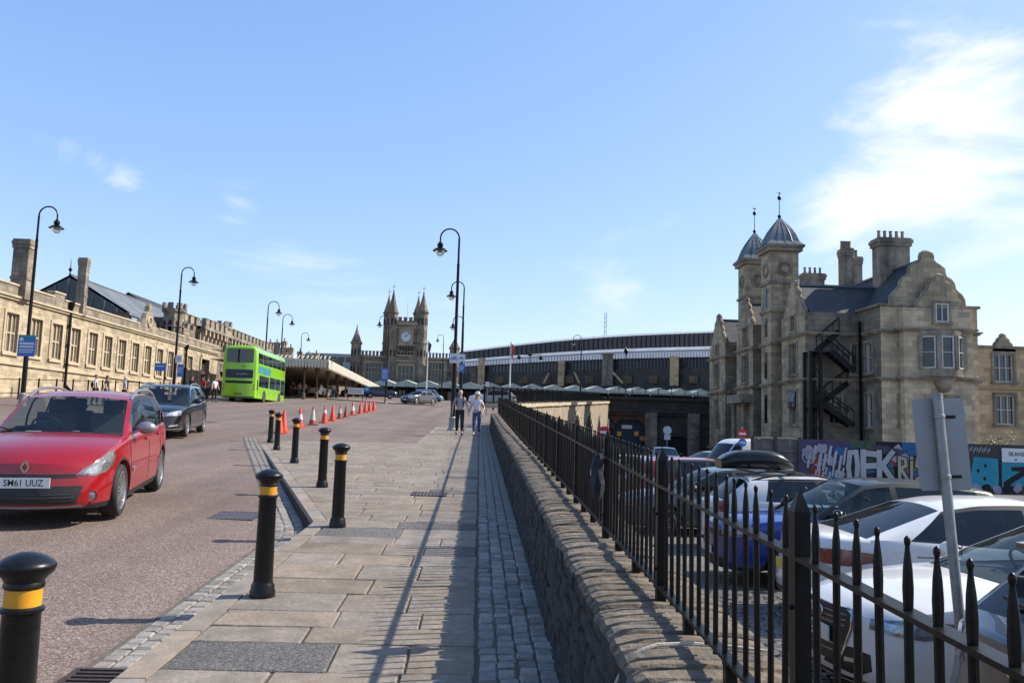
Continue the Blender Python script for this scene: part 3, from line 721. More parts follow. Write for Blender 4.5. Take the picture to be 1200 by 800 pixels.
def car_body(sp):
    """loft the body shell; returns MBs by part and helper functions"""
    hw, xf, xr, wb, R = sp['hw'], sp['xf'], sp['xr'], sp['wb'], sp['R']
    belt = lambda x: smooth_interp(sp['belt'], x); plan = lambda x: smooth_interp(sp['plan'], x)
    fb, rb = sp.get('fb', .13), sp.get('rb', .10); Ra = R+sp.get('gap', .055)
    T = [0, .05, .14, .28, .44, .6, .76, .9, 1]
    YF = sp.get('yf', [.945, .968, .982, .992, 1, .998, .992, .98, .945])
    nose = lambda t: smooth_interp(sp.get('nose', [(0, 0), (.3, .03), (.7, .07), (1, .02)]), t)
    tailf = lambda t: smooth_interp(sp.get('tail', [(0, 0), (.3, .02), (.65, .07), (1, .02)]), t)
    xs = set()
    n = 40
    for i in range(n+1): xs.add(round(xf+(xr-xf)*i/n, 3))
    for s in (1, -1):
        cx = s*wb/2
        for i in range(17): xs.add(round(cx+Ra*cos(pi*i/16), 3))
    for e in (.03, .08, .15): xs.add(round(xf-e, 3)); xs.add(round(xr+e, 3))
    ghx = [g_[0] for g_ in sp['gh']]
    for g_ in ghx: xs.add(round(g_, 3))
    xs = sorted(xs, reverse=True)
    keep = [xs[0]]; must = {round(g_, 3) for g_ in ghx} | {round(s*wb/2+e*Ra, 3) for s in (1, -1) for e in (1, -1)}
    for x in xs[1:]:
        if x-keep[-1] > -.012 and x not in must and x != xs[-1]: continue
        keep.append(x)
    xs = keep
    sill = sp.get('sill', .2)
    def zbot(x):
        z = smooth_interp([(xr, sill+.10), (xr+.35, sill), (xf-.35, sill), (xf, sill+.02)], x)
        for s in (1, -1):
            d = abs(x-s*wb/2)
            if d < Ra: z = max(z, R+sqrt(max(Ra*Ra-d*d, 0)))
        return z
    def side_pt(x, k, sgn, t=None):
        t = T[k]; zt, zb_ = belt(x), zbot(x)
        z = zt+(zb_-zt)*t
        tt = (zt-z)/(zt-sill)                                   # true height fraction, so that arches do not squash the section
        y = hw*plan(x)*smooth_interp(list(zip(T, YF)), tt)
        for s in (1, -1):
            d = abs(x-s*wb/2)
            if d < Ra*1.25 and tt > .25: y += .014*(1-(d/(Ra*1.25))**2)*min(1, (tt-.25)/.2)
        wf = max(0, (x-(xf-.55))/.55)**2; wr = max(0, ((xr+.5)-x)/.5)**2
        return V((x+nose(tt)*wf-tailf(tt)*wr, sgn*y, z))
    body, trim, hoodb = MB(), MB(), MB()
    for sgn in (1, -1):
        rows = [[side_pt(x, k, sgn) for x in xs] for k in range(len(T))]
        body.grid(rows[:-1] if sp.get('trim') else rows)
        if sp.get('trim'): trim.grid(rows[-2:])
        # arch lip: turn the edge inwards
        body.grid([rows[-1], [p-V((0, sgn*.09, 0)) for p in rows[-1]]], False)
    LS = [1-2*i/10 for i in range(11)]
    ch, cr = sp.get('crown_hood', .05), .03
    def cap(x, sgnx, bow, kk):
        rows = []
        for k in range(len(T)):
            p = side_pt(x, k, 1); row = []
            for s in LS: row.append(V((p.x+sgnx*bow*(1-abs(s)**2.2), p.y*s, p.z+(ch if sgnx > 0 else cr)*(1-s*s)*(1-T[k]) )))
            rows.append(row)
        body.grid(rows)
    cap(xf, 1, fb, 0); cap(xr, -1, rb, 0)
    x0, x1 = ghx[0], ghx[-1]; cb = sp.get('cowlbow', .16)
    def deck(xa, xb_, bowa, bowb, ca, cb_, target):
        cols = [x for x in xs if min(xa, xb_)-1e-6 <= x <= max(xa, xb_)+1e-6]
        rows = []
        for x in cols:
            u = (x-xa)/(xb_-xa) if xb_ != xa else 0
            p = side_pt(x, 0, 1); rows.append([V((p.x+(bowa+(bowb-bowa)*u)*(1-abs(s)**2.2), p.y*s, p.z+(ca+(cb_-ca)*u)*(1-s*s))) for s in LS])
        target.grid(rows)
    deck(xf, x0, fb, cb, ch, ch*.7, hoodb); deck(xr, x1, -rb, -.06, cr, cr, body)
    # greenhouse
    gh = sp['gh']; cols = []
    for i in range(len(gh)-1):
        a, c = gh[i], gh[i+1]; ns = 3 if abs(a[0]-c[0]) > .15 or abs(a[1]-c[1]) > .15 else 1
        for k in range(ns):
            u = k/ns; v = i+u
            def it(j):
                if a[5] != 'roof': return a[j]+(c[j]-a[j])*u
                return smooth_interp([(q, g_[j]) for q, g_ in enumerate(gh)], v)
            cols.append((a[0]+(c[0]-a[0])*u, a[1]+(c[1]-a[1])*u, it(2), it(3), a[4], a[5], i))
    cols.append((*gh[-1][:4], None, None, len(gh)-1))
    parts = {'body': body, 'trim': trim, 'hood': hoodb, 'roof': MB() if sp.get('roofpart') else body}
    def edge(c, i):
        if i == 0 or i == len(cols)-1: return side_pt(c[0], 0, 1)
        return V((c[1], hw*c[3], c[2]))
    E_ = [edge(c, i) for i, c in enumerate(cols)]; B_ = [side_pt(c[0], 0, 1) for c in cols]
    TR = [0, .04, .35, .65, .90, 1]
    ng = len(cols)-1
    def gp(i, t, sgn):
        p = B_[i].lerp(E_[i], t); p = V((p.x, p.y+.03*sin(pi*t)*min(1, (E_[i].z-B_[i].z)/.3), p.z)); p.y *= sgn; return p
    for sgn in (1, -1):
        for i in range(ng):
            tagn = cols[i][4]
            for k in range(len(TR)-1):
                q = [gp(i, TR[k], sgn), gp(i+1, TR[k], sgn), gp(i+1, TR[k+1], sgn), gp(i, TR[k+1], sgn)]
                if tagn.startswith('g') and 1 <= k <= 3: key = f'{tagn}{"L" if sgn > 0 else "R"}'
                elif tagn.startswith('g') or tagn == 'k': key = 'pillar'+str(sgn)
                else: key = 'body' if not sp.get('roofpart') or tagn != 'b' else 'roof'
                parts.setdefault(key, MB()).add(q, [(0, 1, 2, 3)], True)
    zc = lambda i: (.0 if i == 0 else 1)
    rows = []
    for i, c in enumerate(cols):
        f = c[6]
        crown = sp.get('crown', .045)
        if i == 0: bow, cz = cb, ch*.7
        elif i == ng: bow, cz = -.06, cr
        else:
            wsf = max(0, min(1, (E_[i].x-sp['wsx'])/(E_[0].x-sp['wsx']))); rwf = max(0, min(1, (sp['rwx']-E_[i].x)/max(1e-3, sp['rwx']-E_[-1].x)))
            bow = .10+(cb-.10)*wsf if E_[i].x >= sp['wsx']-1e-4 else (.10*max(0, 1-(sp['wsx']-E_[i].x)/.7)-.05*rwf); cz = crown*(1-wsf)+ch*.7*wsf if wsf > 0 else crown*(1-rwf)+cr*rwf
        rows.append([V((E_[i].x+bow*(1-abs(s)**2.2), E_[i].y*s, E_[i].z+cz*(1-s*s))) for s in [1, .93, .8, .6, .3, 0, -.3, -.6, -.8, -.93, -1]])
    for i in range(ng):
        tt = cols[i][5]
        for k in range(10):
            q = [rows[i][k], rows[i+1][k], rows[i+1][k+1], rows[i][k+1]]
            if tt == 'ws' and 1 <= k <= 8: key = 'windscreen'
            elif tt == 'rw' and 1 <= k <= 8: key = 'rear_window'
            elif tt in ('ws', 'rw'): key = 'roof' if sp.get('roofpart') else 'body'
            else: key = 'roof'
            parts.setdefault(key, MB()).add(q, [(0, 1, 2, 3)], True)
    allb = MB()
    for p in parts.values(): allb.add(p.v, p.f)
    bvh = BVHTree.FromPolygons([V(v) for v in allb.v], allb.f)
    return parts, bvh, belt, side_pt

def make_car(name, label, cat, sp, pm, loc, heading, group=None, scale=1.06, interior=True, pitch=0):
    root = thing(name, label, cat, loc, 0, group, scale)
    root.rotation_euler = (0, 0, 0)
    q = Matrix.Rotation(heading, 3, 'Z')
    if pitch: q = Matrix.Rotation(math.atan(pitch), 3, 'X') @ q
    root.rotation_euler = q.to_euler()
    parts, bvh, belt, side_pt = car_body(sp)
    hw, xf, xr, wb, R = sp['hw'], sp['xf'], sp['xr'], sp['wb'], sp['R']
    gl = M['glass'] if interior else M['darkglass']
    for k, b in parts.items():
        if not b.f: continue
        if k == 'body': b.build('body', M[pm], root, 32, True)
        elif k == 'hood': b.build('bonnet', M[pm], root, 32, True)
        elif k == 'roof' and b is not parts['body']: b.build('roof', M[sp['roofpart']], root, 32, True)
        elif k == 'trim': b.build('lower_trim', M['trim'], root, 32, True)
        elif k.startswith('pillar'): b.build('window_frame', M[sp.get('framemat', 'trim')], root, 32, True)
        elif k in ('windscreen', 'rear_window'): b.build(k, M['darkglass'] if k == 'rear_window' and sp.get('tint') else gl, root, 32, True)
        elif k.startswith('g'): b.build('side_window', M['darkglass'] if sp.get('tint') and k[:2] != 'g1' else gl, root, 32, True)
    # underside and wheel wells
    b = MB(); b.box(((xf+xr)/2, 0, sp.get('sill', .2)+.07), (xf-xr-.5, hw*1.5, .10)); b.box(((xf+xr)/2, 0, .5), (xf-xr-.35, hw*1.28, .42)); b.build('underbody', M['shade'], root)
    if interior:
        b = MB(); zb = belt(0); c0 = sp['gh'][0][0]
        b.box((c0-.30, 0, zb-.10), (.62, hw*1.7, .16)); b.box(((c0+sp['gh'][-1][0])/2, 0, .55), (c0-sp['gh'][-1][0], hw*1.72, .5)); b.build('dashboard', M['cabin'], root)
        for sx, sy in ((.0, .36), (.0, -.36), (-.85, .38), (-.85, -.38)):
            b = MB(); x = sp.get('seatx', -.05)+sx
            b.box((x, sy*hw/.86, zb-.12), (.16, .48, .66), m=Matrix.Rotation(-.22, 3, 'Y')); b.box((x-.13, sy*hw/.86, zb+.30), (.10, .26, .17), m=Matrix.Rotation(-.2, 3, 'Y')); b.build('seat', M['seat'], root)
        w_ = MB(); cxw = V((c0-.62, -.36*hw/.86, zb+.02)); ax = V((-.85, 0, .5)).normalized(); u = V((0, 1, 0)); v = ax.cross(u)
        w_.tube([cxw+(u*cos(t)+v*sin(t))*.18 for t in [2*pi*k/20 for k in range(21)]], .014, 6); w_.bar(cxw-u*.17, cxw+u*.17, .03, .02); w_.build('steering_wheel', M['trim'], root)
        m_ = sp['gh'][2]; MB().ball((m_[1]-.06, 0, m_[2]-.09), .1, 10, (.25, 1.1, .36)).build('rear_view_mirror', M['trim'], root)
    for sx in (1, -1):
        for sy in (1, -1): wheel_parts(root, sx*wb/2, sy*(hw-.115), R, .20, sp.get('spokes', 5), sy, sp.get('rimk', .72))
    # mirrors and door handles
    g1 = sp['gh'][1]; mx = g1[0]-.05
    for sy in (1, -1):
        p = side_pt(mx, 0, sy); b = MB()
        b.ball((mx-.02, p.y+sy*.16, belt(mx)+.085), .12, 12, (.62, 1.0, .68)); b.bar((mx, p.y-sy*.02, belt(mx)+.01), (mx, p.y+sy*.1, belt(mx)+.055), .05, .03)
        o = b.build('wing_mirror', M[sp.get('mirror', pm)], root)
        MB().box((mx-.095, p.y+sy*.16, belt(mx)+.085), (.012, .17, .10)).build('mirror_glass', M['chrome'], o)
    def side(polyx, nm, m_, off=.004, mx_=.08):
        for a, s in ((90, -1), (-90, 1)): patch(bvh, a, [(s*x, z) for x, z in polyx], nm, M[m_], root, off, mx_)
    for hx in sp['handles']: z = belt(hx)-.11; side([(hx+.1, z+.014), (hx-.1, z+.016), (hx-.1, z-.016), (hx+.1, z-.014)], 'door_handle', sp.get('handlemat', pm), .022, .2)
    for dx in sp['seams']:
        zb_ = sp.get('sill', .2)+.06
        pl = [(dx[0]+.004, belt(dx[0])-.005), (dx[0]-.005, belt(dx[0])-.005)]; dn = dx[1]
        side(pl+[(dn-.005, zb_), (dn+.004, zb_)], 'door_gap', 'seam', .0025, .12)
    if interior:                                # shut lines of the bonnet and bumper
        xg = wb/2+R*.95; zt_ = belt(xg+.05)-.16
        side([(xg+.02, R+.12), (xg+.028, R+.12), (xg+.10, zt_), (xg+.092, zt_)], 'bumper_gap', 'seam', .0025, .12)
        xg = -wb/2-R*.95; side([(xg-.02, R+.12), (xg-.028, R+.12), (xg-.12, belt(xg)-.25), (xg-.112, belt(xg)-.25)], 'bumper_gap', 'seam', .0025, .12)
        side([(-wb/2+.10, belt(-wb/2)-.14), (-wb/2-.10, belt(-wb/2)-.14), (-wb/2-.10, belt(-wb/2)-.15), (-wb/2+.10, belt(-wb/2)-.15)], 'fuel_flap_gap', 'seam', .0025, .12)
    return root, bvh, belt, side_pt, sp
def both(bvh, root, a, poly, nm, m_, off=.005, mx=.06):
    patch(bvh, a, poly, nm, M[m_], root, off, mx); patch(bvh, -a, [(-u, z) for u, z in poly], nm, M[m_], root, off, mx)
def rect(u0, z0, u1, z1): return [(u0, z0), (u1, z0), (u1, z1), (u0, z1)]
def number_plate(root, txt, x, z, dirx, m_='plate', bow=0, w_=.52, ang=0):
    o = MB().box((0, 0, 0), (.014, w_, .112)).build('number_plate', M[m_], root); o.location = (x, 0, z); o.rotation_euler = (0, ang, 0)
    if txt: lettering(txt, .102, M['plateprint'], o, (dirx*.0075, 0, -.002), (0, dirx, 0), (0, 0, 1), depth=.0012, bold=.0008, sx=.84*w_/.52)
    return o
def roof_rails(root, sp, m_, x0, x1, y=None):
    hw = sp['hw']
    for s in (1, -1):
        pts = []
        for k in range(9):
            x = x0+(x1-x0)*k/8; z = smooth_interp(sorted([(g_[1], g_[2]) for g_ in sp['gh'][2:-1]]), x); e = min(k, 8-k)
            yy = smooth_interp(sorted([(g_[1], g_[3]) for g_ in sp['gh'][2:-1]]), x)
            pts.append((x, s*(hw*yy-.02), z+[-.0, .045, .065, .07, .07][e]))
        MB().tube(pts, [.022]+[.019]*7+[.022], 8).build('roof_rail', M[m_], root)

def G(*a): return list(a)
ESTATE = dict(mirror='silverpaint', hw=.815, xf=2.04, xr=-2.135, wb=2.59, R=.315, fb=.17, rb=.10, sill=.19, trim=True, spokes=7, crown_hood=.06, wsx=.28, rwx=-1.72, cowlbow=.17, rimk=.74,
 belt=[(-2.135, .97), (-1.6, 1.01), (-.6, .985), (.5, .965), (.98, .955), (1.4, .90), (1.75, .815), (1.92, .735), (2.04, .655)], plan=[(-2.135, .80), (-2.0, .89), (-1.6, .97), (-.8, 1), (.8, 1), (1.3, .975), (1.75, .91), (1.92, .84), (2.04, .74)],
 nose=[(0, 0), (.2, .02), (.45, .035), (.75, .055), (1, .01)],
 gh=[(.98, .98, .955, .93, 'b', 'ws'), (.80, .70, 1.125, .875, 'g1', 'ws'), (.42, .28, 1.375, .79, 'g1', 'roof'), (-.18, -.16, 1.44, .775, 'k', 'roof'), (-.27, -.25, 1.443, .773, 'g2', 'roof'), (-.98, -.88, 1.44, .765, 'k', 'roof'), (-1.06, -.97, 1.437, .762, 'g3', 'roof'), (-1.70, -1.48, 1.40, .75, 'b', 'roof'), (-1.90, -1.72, 1.365, .735, 'b', 'rw'), (-2.06, -2.06, .97, .86, 'b', 'rw')],
 handles=[-.05, -.92], seams=[(.95, .92), (-.22, -.22), (-1.12, -.98)])
ESTATE2 = dict(ESTATE, mirror='p_black', hw=.91, xf=2.30, xr=-2.47, wb=2.71, R=.325, trim=False, fb=.20, spokes=5,
 belt=[(-2.47, .94), (-1.9, .98), (-.6, .965), (.5, .94), (1.02, .93), (1.5, .885), (1.95, .815), (2.18, .75), (2.30, .69)], plan=[(-2.47, .80), (-2.3, .89), (-1.8, .97), (-.8, 1), (.9, 1), (1.4, .98), (1.95, .92), (2.15, .86), (2.30, .77)],
 gh=[(1.02, 1.02, .93, .93, 'b', 'ws'), (.82, .70, 1.11, .87, 'g1', 'ws'), (.38, .20, 1.38, .77, 'g1', 'roof'), (-.20, -.18, 1.445, .755, 'k', 'roof'), (-.29, -.27, 1.447, .755, 'g2', 'roof'), (-1.08, -.98, 1.44, .745, 'k', 'roof'), (-1.16, -1.06, 1.437, .745, 'g3', 'roof'), (-1.95, -1.70, 1.39, .73, 'b', 'roof'), (-2.15, -1.95, 1.36, .715, 'b', 'rw'), (-2.40, -2.40, .94, .84, 'b', 'rw')], wsx=.20, rwx=-1.95, handles=[-.08, -1.02], seams=[(1.0, .95), (-.24, -.24), (-1.22, -1.05)])
SUV = dict(ESTATE, hw=.92, xf=2.14, xr=-2.26, wb=2.66, R=.345, trim=True, fb=.16, roofpart='p_roof', sill=.24, spokes=5, mirror='p_roof', tint=True,
 belt=[(-2.26, 1.05), (-1.8, 1.12), (-.6, 1.07), (.5, 1.04), (1.02, 1.035), (1.5, .995), (1.9, .94), (2.05, .89), (2.14, .83)], plan=[(-2.26, .82), (-2.1, .90), (-1.7, .97), (-.8, 1), (.9, 1), (1.4, .985), (1.85, .93), (2.02, .88), (2.14, .80)],
 gh=[(1.02, 1.02, 1.035, .93, 'b', 'ws'), (.80, .66, 1.24, .86, 'g1', 'ws'), (.36, .18, 1.52, .77, 'g1', 'roof'), (-.20, -.18, 1.575, .755, 'k', 'roof'), (-.29, -.27, 1.577, .755, 'g2', 'roof'), (-1.05, -.97, 1.565, .745, 'k', 'roof'), (-1.13, -1.05, 1.56, .745, 'g3', 'roof'), (-1.60, -1.50, 1.52, .73, 'b', 'roof'), (-1.85, -1.78, 1.48, .71, 'b', 'rw'), (-2.18, -2.18, 1.05, .84, 'b', 'rw')], wsx=.18, rwx=-1.78, handles=[-.08, -.98], seams=[(1.0, .95), (-.24, -.24), (-1.18, -1.0)])
SALOON = dict(ESTATE, hw=.905, xf=2.24, xr=-2.40, wb=2.80, R=.335, trim=False, fb=.20, rb=.14, spokes=5, mirror='p_white', tint=True,
 belt=[(-2.40, .90), (-2.25, .985), (-1.7, 1.0), (-.6, .955), (.5, .925), (1.05, .91), (1.5, .865), (1.95, .79), (2.13, .735), (2.24, .68)], plan=[(-2.40, .74), (-2.25, .84), (-1.9, .94), (-1.3, 1), (.9, 1), (1.4, .985), (1.85, .93), (2.08, .86), (2.24, .76)],
 gh=[(1.05, 1.05, .91, .93, 'b', 'ws'), (.82, .66, 1.09, .86, 'g1', 'ws'), (.36, .10, 1.335, .745, 'g1', 'roof'), (-.20, -.22, 1.385, .72, 'k', 'roof'), (-.28, -.30, 1.386, .72, 'g2', 'roof'), (-.75, -.72, 1.37, .71, 'g2', 'roof'), (-1.20, -.98, 1.325, .695, 'g2', 'roof'), (-1.55, -1.12, 1.295, .69, 'b', 'rw'), (-1.95, -1.95, .985, .80, 'b', 'rw')], wsx=.10, rwx=-1.12, handles=[-.08, -1.0], seams=[(1.0, .95), (-.24, -.24), (-1.2, -1.05)])
HATCH = dict(ESTATE, mirror='trim', hw=.885, xf=2.06, xr=-2.10, wb=2.62, R=.32, trim=False, fb=.17, rb=.13, spokes=5, tint=True,
 belt=[(-2.10, .93), (-1.9, 1.02), (-.6, .99), (.5, .96), (1.0, .95), (1.4, .90), (1.8, .81), (1.97, .74), (2.06, .67)], plan=[(-2.10, .76), (-1.97, .86), (-1.6, .96), (-.9, 1), (.9, 1), (1.3, .98), (1.75, .91), (1.93, .85), (2.06, .76)],
 gh=[(1.0, 1.0, .95, .93, 'b', 'ws'), (.80, .68, 1.12, .87, 'g1', 'ws'), (.38, .22, 1.37, .77, 'g1', 'roof'), (-.20, -.18, 1.435, .75, 'k', 'roof'), (-.29, -.27, 1.436, .75, 'g2', 'roof'), (-.95, -.85, 1.42, .74, 'g2', 'roof'), (-1.25, -1.15, 1.40, .73, 'b', 'roof'), (-1.62, -1.56, 1.355, .71, 'b', 'rw'), (-1.98, -1.98, 1.01, .80, 'b', 'rw')], wsx=.22, rwx=-1.56, handles=[-.08, -.92], seams=[(.97, .93), (-.24, -.24), (-1.1, -.95)])
VAN = dict(ESTATE, mirror='trim', hw=1.0, xf=2.5, xr=-2.9, wb=3.4, R=.35, trim=True, fb=.16, rb=.02, spokes=5, sill=.26, gap=.06, tail=[(0, 0), (1, 0)],
 belt=[(-2.9, 1.35), (-1, 1.35), (1.0, 1.33), (1.75, 1.22), (2.2, 1.08), (2.4, .98), (2.5, .88)], plan=[(-2.9, .97), (-2.7, 1), (1.2, 1), (1.8, .97), (2.2, .92), (2.38, .87), (2.5, .79)],
 gh=[(1.75, 1.75, 1.22, .91, 'b', 'ws'), (1.55, 1.38, 1.65, .90, 'g1', 'ws'), (1.30, 1.00, 2.12, .86, 'g1', 'roof'), (.55, .53, 2.36, .86, 'b', 'roof'), (.45, .43, 2.38, .86, 'b', 'roof'), (-1.2, -1.2, 2.42, .86, 'b', 'roof'), (-2.75, -2.75, 2.40, .85, 'b', 'roof'), (-2.86, -2.86, 2.30, .84, 'b', 'rw'), (-2.9, -2.9, 1.35, .9, 'b', 'rw')], wsx=1.0, rwx=-2.86, handles=[.62], seams=[(1.7, 1.7), (.5, .5)])
def place_by_wheels(pf, pr, sp, sc, f=rz, side=1):
    """car location and heading from the ground points of its front and rear wheel on one side (side 1: the car's left)"""
    F_, B_ = on(*pf, f), on(*pr, f); h = (F_-B_); h.z = 0; h.normalize(); left = V((-h.y, h.x, 0))
    c = (F_+B_)/2 - left*side*(sp['hw']-.10)*sc
    return V((c.x, c.y, f(c.x, c.y))), atan2(h.y, h.x)
def hit(bvh, o, d):
    loc, n, i, _ = bvh.ray_cast(V(o), V(d)); return loc
def ring(b, c, r, tk, ax, n=20, wd=None):
    q = V(ax).to_track_quat('Z', 'Y').to_matrix(); b.tube([V(c)+q @ V((r*cos(2*pi*k/n), r*sin(2*pi*k/n), 0)) for k in range(n+1)], tk, 6)
def lamp_details(b, v): pass

# --- red estate car
sc = 1.07
loc, hd = place_by_wheels((124, 606), (172, 575), ESTATE, sc)
loc.x += .10
root, bv, belt, spt, sp = make_car('estate_car', 'red estate car with silver roof rails driving down the road towards the drain', 'car', ESTATE, 'p_red', loc, hd, None, sc, True, S)
roof_rails(root, sp, 'silverpaint', .22, -1.65)
both(bv, root, 38, [(-.93, .585), (-.72, .565), (-.56, .59), (-.42, .66), (-.36, .76), (-.40, .83), (-.52, .80), (-.70, .715), (-.86, .635)], 'headlight', 'lensdark', .006, .045)
both(bv, root, 38, [(-.60, .70), (-.47, .69), (-.41, .77), (-.44, .81), (-.53, .775)], 'indicator', 'lens', .011, .045)
both(bv, root, 38, [(-.86, .600), (-.72, .585), (-.64, .63), (-.68, .69), (-.80, .645)], 'main_beam', 'lens', .010, .045)
patch(bv, 0, [(-.50, .555), (.50, .555), (.47, .595), (-.47, .595)], 'upper_grille', M['trim'], root, .005)
patch(bv, 0, [(-.56, .455), (-.50, .27), (.50, .27), (.56, .455), (.50, .465), (-.50, .465)], 'lower_grille', M['trim'], root, .006)
for z in (.30, .335, .37): patch(bv, 0, rect(-.47, z, .47, z+.012), 'grille_bar', M['cabin'], root, .013)
patch(bv, 0, rect(-.55, .225, .55, .25), 'lower_strip', M['silverpaint'], root, .008)
patch(bv, 0, rect(-.80, .20, .80, .222), 'splitter', M['trim'], root, .012)
for s in (1, -1):
    p = hit(bv, (4, s*.63, .345), (-1, 0, 0)); n_ = V((.93, s*.37, 0)).normalized(); b = MB(); ring(b, p+n_*.004, .062, .012, n_); o = b.build('fog_lamp_ring', M['p_red'], root)
    MB().lathe([(.056, -.02), (.056, .004), (.03, .012), (0, .014)], c=p, n=18, axis=n_).build('fog_lamp', M['lensdark'], o)
p = hit(bv, (4, 0, .50), (-1, 0, 0)); number_plate(root, 'SM61 UUZ', p.x+.012, .505, 1, ang=-.05)
p = hit(bv, (4, 0, .675), (-1, 0, 0)); b = MB(); a_, c_ = .042, .062
for q0, q1 in (((0, c_), (a_, 0)), ((a_, 0), (0, -c_)), ((0, -c_), (-a_, 0)), ((-a_, 0), (0, c_))): b.bar((p.x+.012, q0[0], p.z+q0[1]), (p.x+.012, q1[0], p.z+q1[1]), .018, .026, up=V((1, 0, 0)))
b.build('badge', M['chrome'], root)
for s in (1, -1):
    patch(bv, s*90, [(-s*x, z) for x, z in [(.70, .50), (-.02, .53), (-.02, .555), (.70, .53)]], 'side_moulding', M['p_red'], root, .014)
    patch(bv, s*90, [(-s*x, z) for x, z in [(.82, .50), (.72, .505), (.72, .555), (.82, .55)]], 'side_repeater', M['lens'], root, .012)
b = MB(); b.box((.86, -.35, .985), (.08, .16, .004)); b.box((.80, .12, .99), (.05, .07, .004)); o = b.build('windscreen_paper', M['paper'], root)
for yy, ln in ((.06, .6), (-.5, .5)): MB().tube([(1.03, yy, .995), (.97, yy-ln*.55, 1.055), (.93, yy-ln, 1.04)], .008, 5).build('wiper', M['trim'], root)
MB().tube([(-.9, 0, 1.47), (-1.05, 0, 1.62)], .005, 5).build('aerial', M['trim'], root)

# --- dark estate car behind it
sc = 1.06
loc, hd = place_by_wheels((213, 514), (237, 506), ESTATE2, sc)
root, bv, belt, spt, sp = make_car('estate_car', 'black estate car with roof rails following the red car', 'car', dict(ESTATE2, framemat='chrome'), 'p_black', loc, hd, None, sc, True, S)
roof_rails(root, sp, 'silverpaint', .16, -1.85)
both(bv, root, 35, [(-.95, .635), (-.60, .625), (-.46, .66), (-.44, .76), (-.56, .775), (-.80, .74), (-.95, .69)], 'headlight', 'lens', .006, .05)
patch(bv, 0, rect(-.55, .60, .55, .725), 'grille', M['trim'], root, .005)
for z in (.615, .65, .685, .715): patch(bv, 0, rect(-.54, z, .54, z+.010), 'grille_bar', M['chrome'], root, .010)
patch(bv, 0, rect(-.70, .30, .70, .42), 'lower_grille', M['trim'], root, .005)
patch(bv, 0, rect(-.84, .255, .84, .28), 'chrome_strip', M['chrome'], root, .010)
for s in (1, -1): patch(bv, s*30, [(s*u, z) for u, z in [(-.72, .33), (-.42, .36), (-.42, .40), (-.66, .38)]], 'fog_lamp', M['lens'], root, .011)
p = hit(bv, (4, 0, .50), (-1, 0, 0)); number_plate(root, None, p.x+.012, .50, 1)
p = hit(bv, (4, 0, .665), (-1, 0, 0)); b = MB(); x_ = p.x+.022; ring(b, (x_, 0, .665), .062, .008, (1, 0, 0))
for q0, q1 in (((-.04, .045), (-.0, .01)), ((0, .01), (.04, .045)), ((-.055, .0), (-.028, -.05)), ((-.028, -.05), (0, -.005)), ((0, -.005), (.028, -.05)), ((.028, -.05), (.055, 0))): b.bar((x_, q0[0], .665+q0[1]), (x_, q1[0], .665+q1[1]), .012, .012, up=V((1, 0, 0)))
b.build('badge', M['chrome'], root)
for s in (1, -1): patch(bv, s*90, [(-s*x, z) for x, z in [(.85, .30), (-.85, .30), (-.85, .33), (.85, .33)]], 'sill_trim', M['chrome'], root, .008)

# --- cars round the station forecourt
def plain_front(root, bv, z0=.62, z1=.76, hl='lens'):
    both(bv, root, 35, [(-.92, z0), (-.58, z0), (-.46, z0+.04), (-.44, z1), (-.56, z1+.01), (-.92, z1-.06)], 'headlight', hl, .006, .06)
    patch(bv, 0, rect(-.5, z0-.02, .5, z0+.06), 'grille', M['trim'], root, .006); patch(bv, 0, rect(-.6, .28, .6, .42), 'lower_grille', M['trim'], root, .006)
    p = hit(bv, (4, 0, .5), (-1, 0, 0)); number_plate(root, None, p.x+.012, .5, 1)
def plain_rear(root, bv, z0=.72, z1=.92, ypl=.62, pl='plateyellow', txt=None):
    both(bv, root, 150, [(u, z) for u, z in [(.66, z0), (.28, z0+.02), (.30, z1), (.58, z1)]], 'tail_light', 'tail', .006, .05)
    p = hit(bv, (-5, 0, ypl), (1, 0, 0)); number_plate(root, txt, p.x-.012, ypl, -1, pl)
    patch(bv, 180, rect(-.7, .30, .7, .38), 'bumper_trim', M['trim'], root, .005)
def car_at(name, label, sp, pm, loc, hd, front=True, rear=True, group=None, interior=False, f=rz, sc=1.06, pitch=0):
    z = f(loc[0], loc[1]); root, bv, *_ = make_car(name, label, 'car', sp, pm, (loc[0], loc[1], z), hd, group, sc, interior, pitch)
    if front: plain_front(root, bv, sp['belt'][-1][1]-.06, sp['belt'][-3][1])
    if rear: plain_rear(root, bv, sp['belt'][0][1]-.22, sp['belt'][0][1]-.01)
    return root, bv
p = on(490, 474.5, rz)
r_, bv_ = car_at('hatchback_car', 'grey hatchback crossing the station forecourt by the cone line', HATCH, 'p_grey', (p.x, p.y+1), atan2(-.80, -.60), True, True, None, True, pitch=0)
p = on(369, 464.8, rz)
car_at('hatchback_car', 'silver white hatchback seen from behind beside the cream canopy', HATCH, 'p_white', (p.x+.4, p.y+1.5), radians(78))
car_at('hatchback_car', 'dark blue car parked under the blue direction sign', HATCH, 'p_darkblue', (-18.2, 124), radians(185))
car_at('hatchback_car', 'dark blue car parked close behind the grey hatchback', SUV | dict(roofpart='p_darkblue'), 'p_darkblue', (-14.3, 120), radians(8))
def van(label, pm, loc, hd, f, sc=1.0, front=True):
    root, bv, *_ = make_car('panel_van', label, 'van', VAN, pm, (loc[0], loc[1], f(loc[0], loc[1])), hd, None, sc, False)
    plain_front(root, bv, .84, 1.02); plain_rear(root, bv, .9, 1.35, .62); return root
van('pale blue van parked by the station canopy behind the pedestrians', 'p_lightblue', (-7.2, 122), radians(-10), rz, .72)
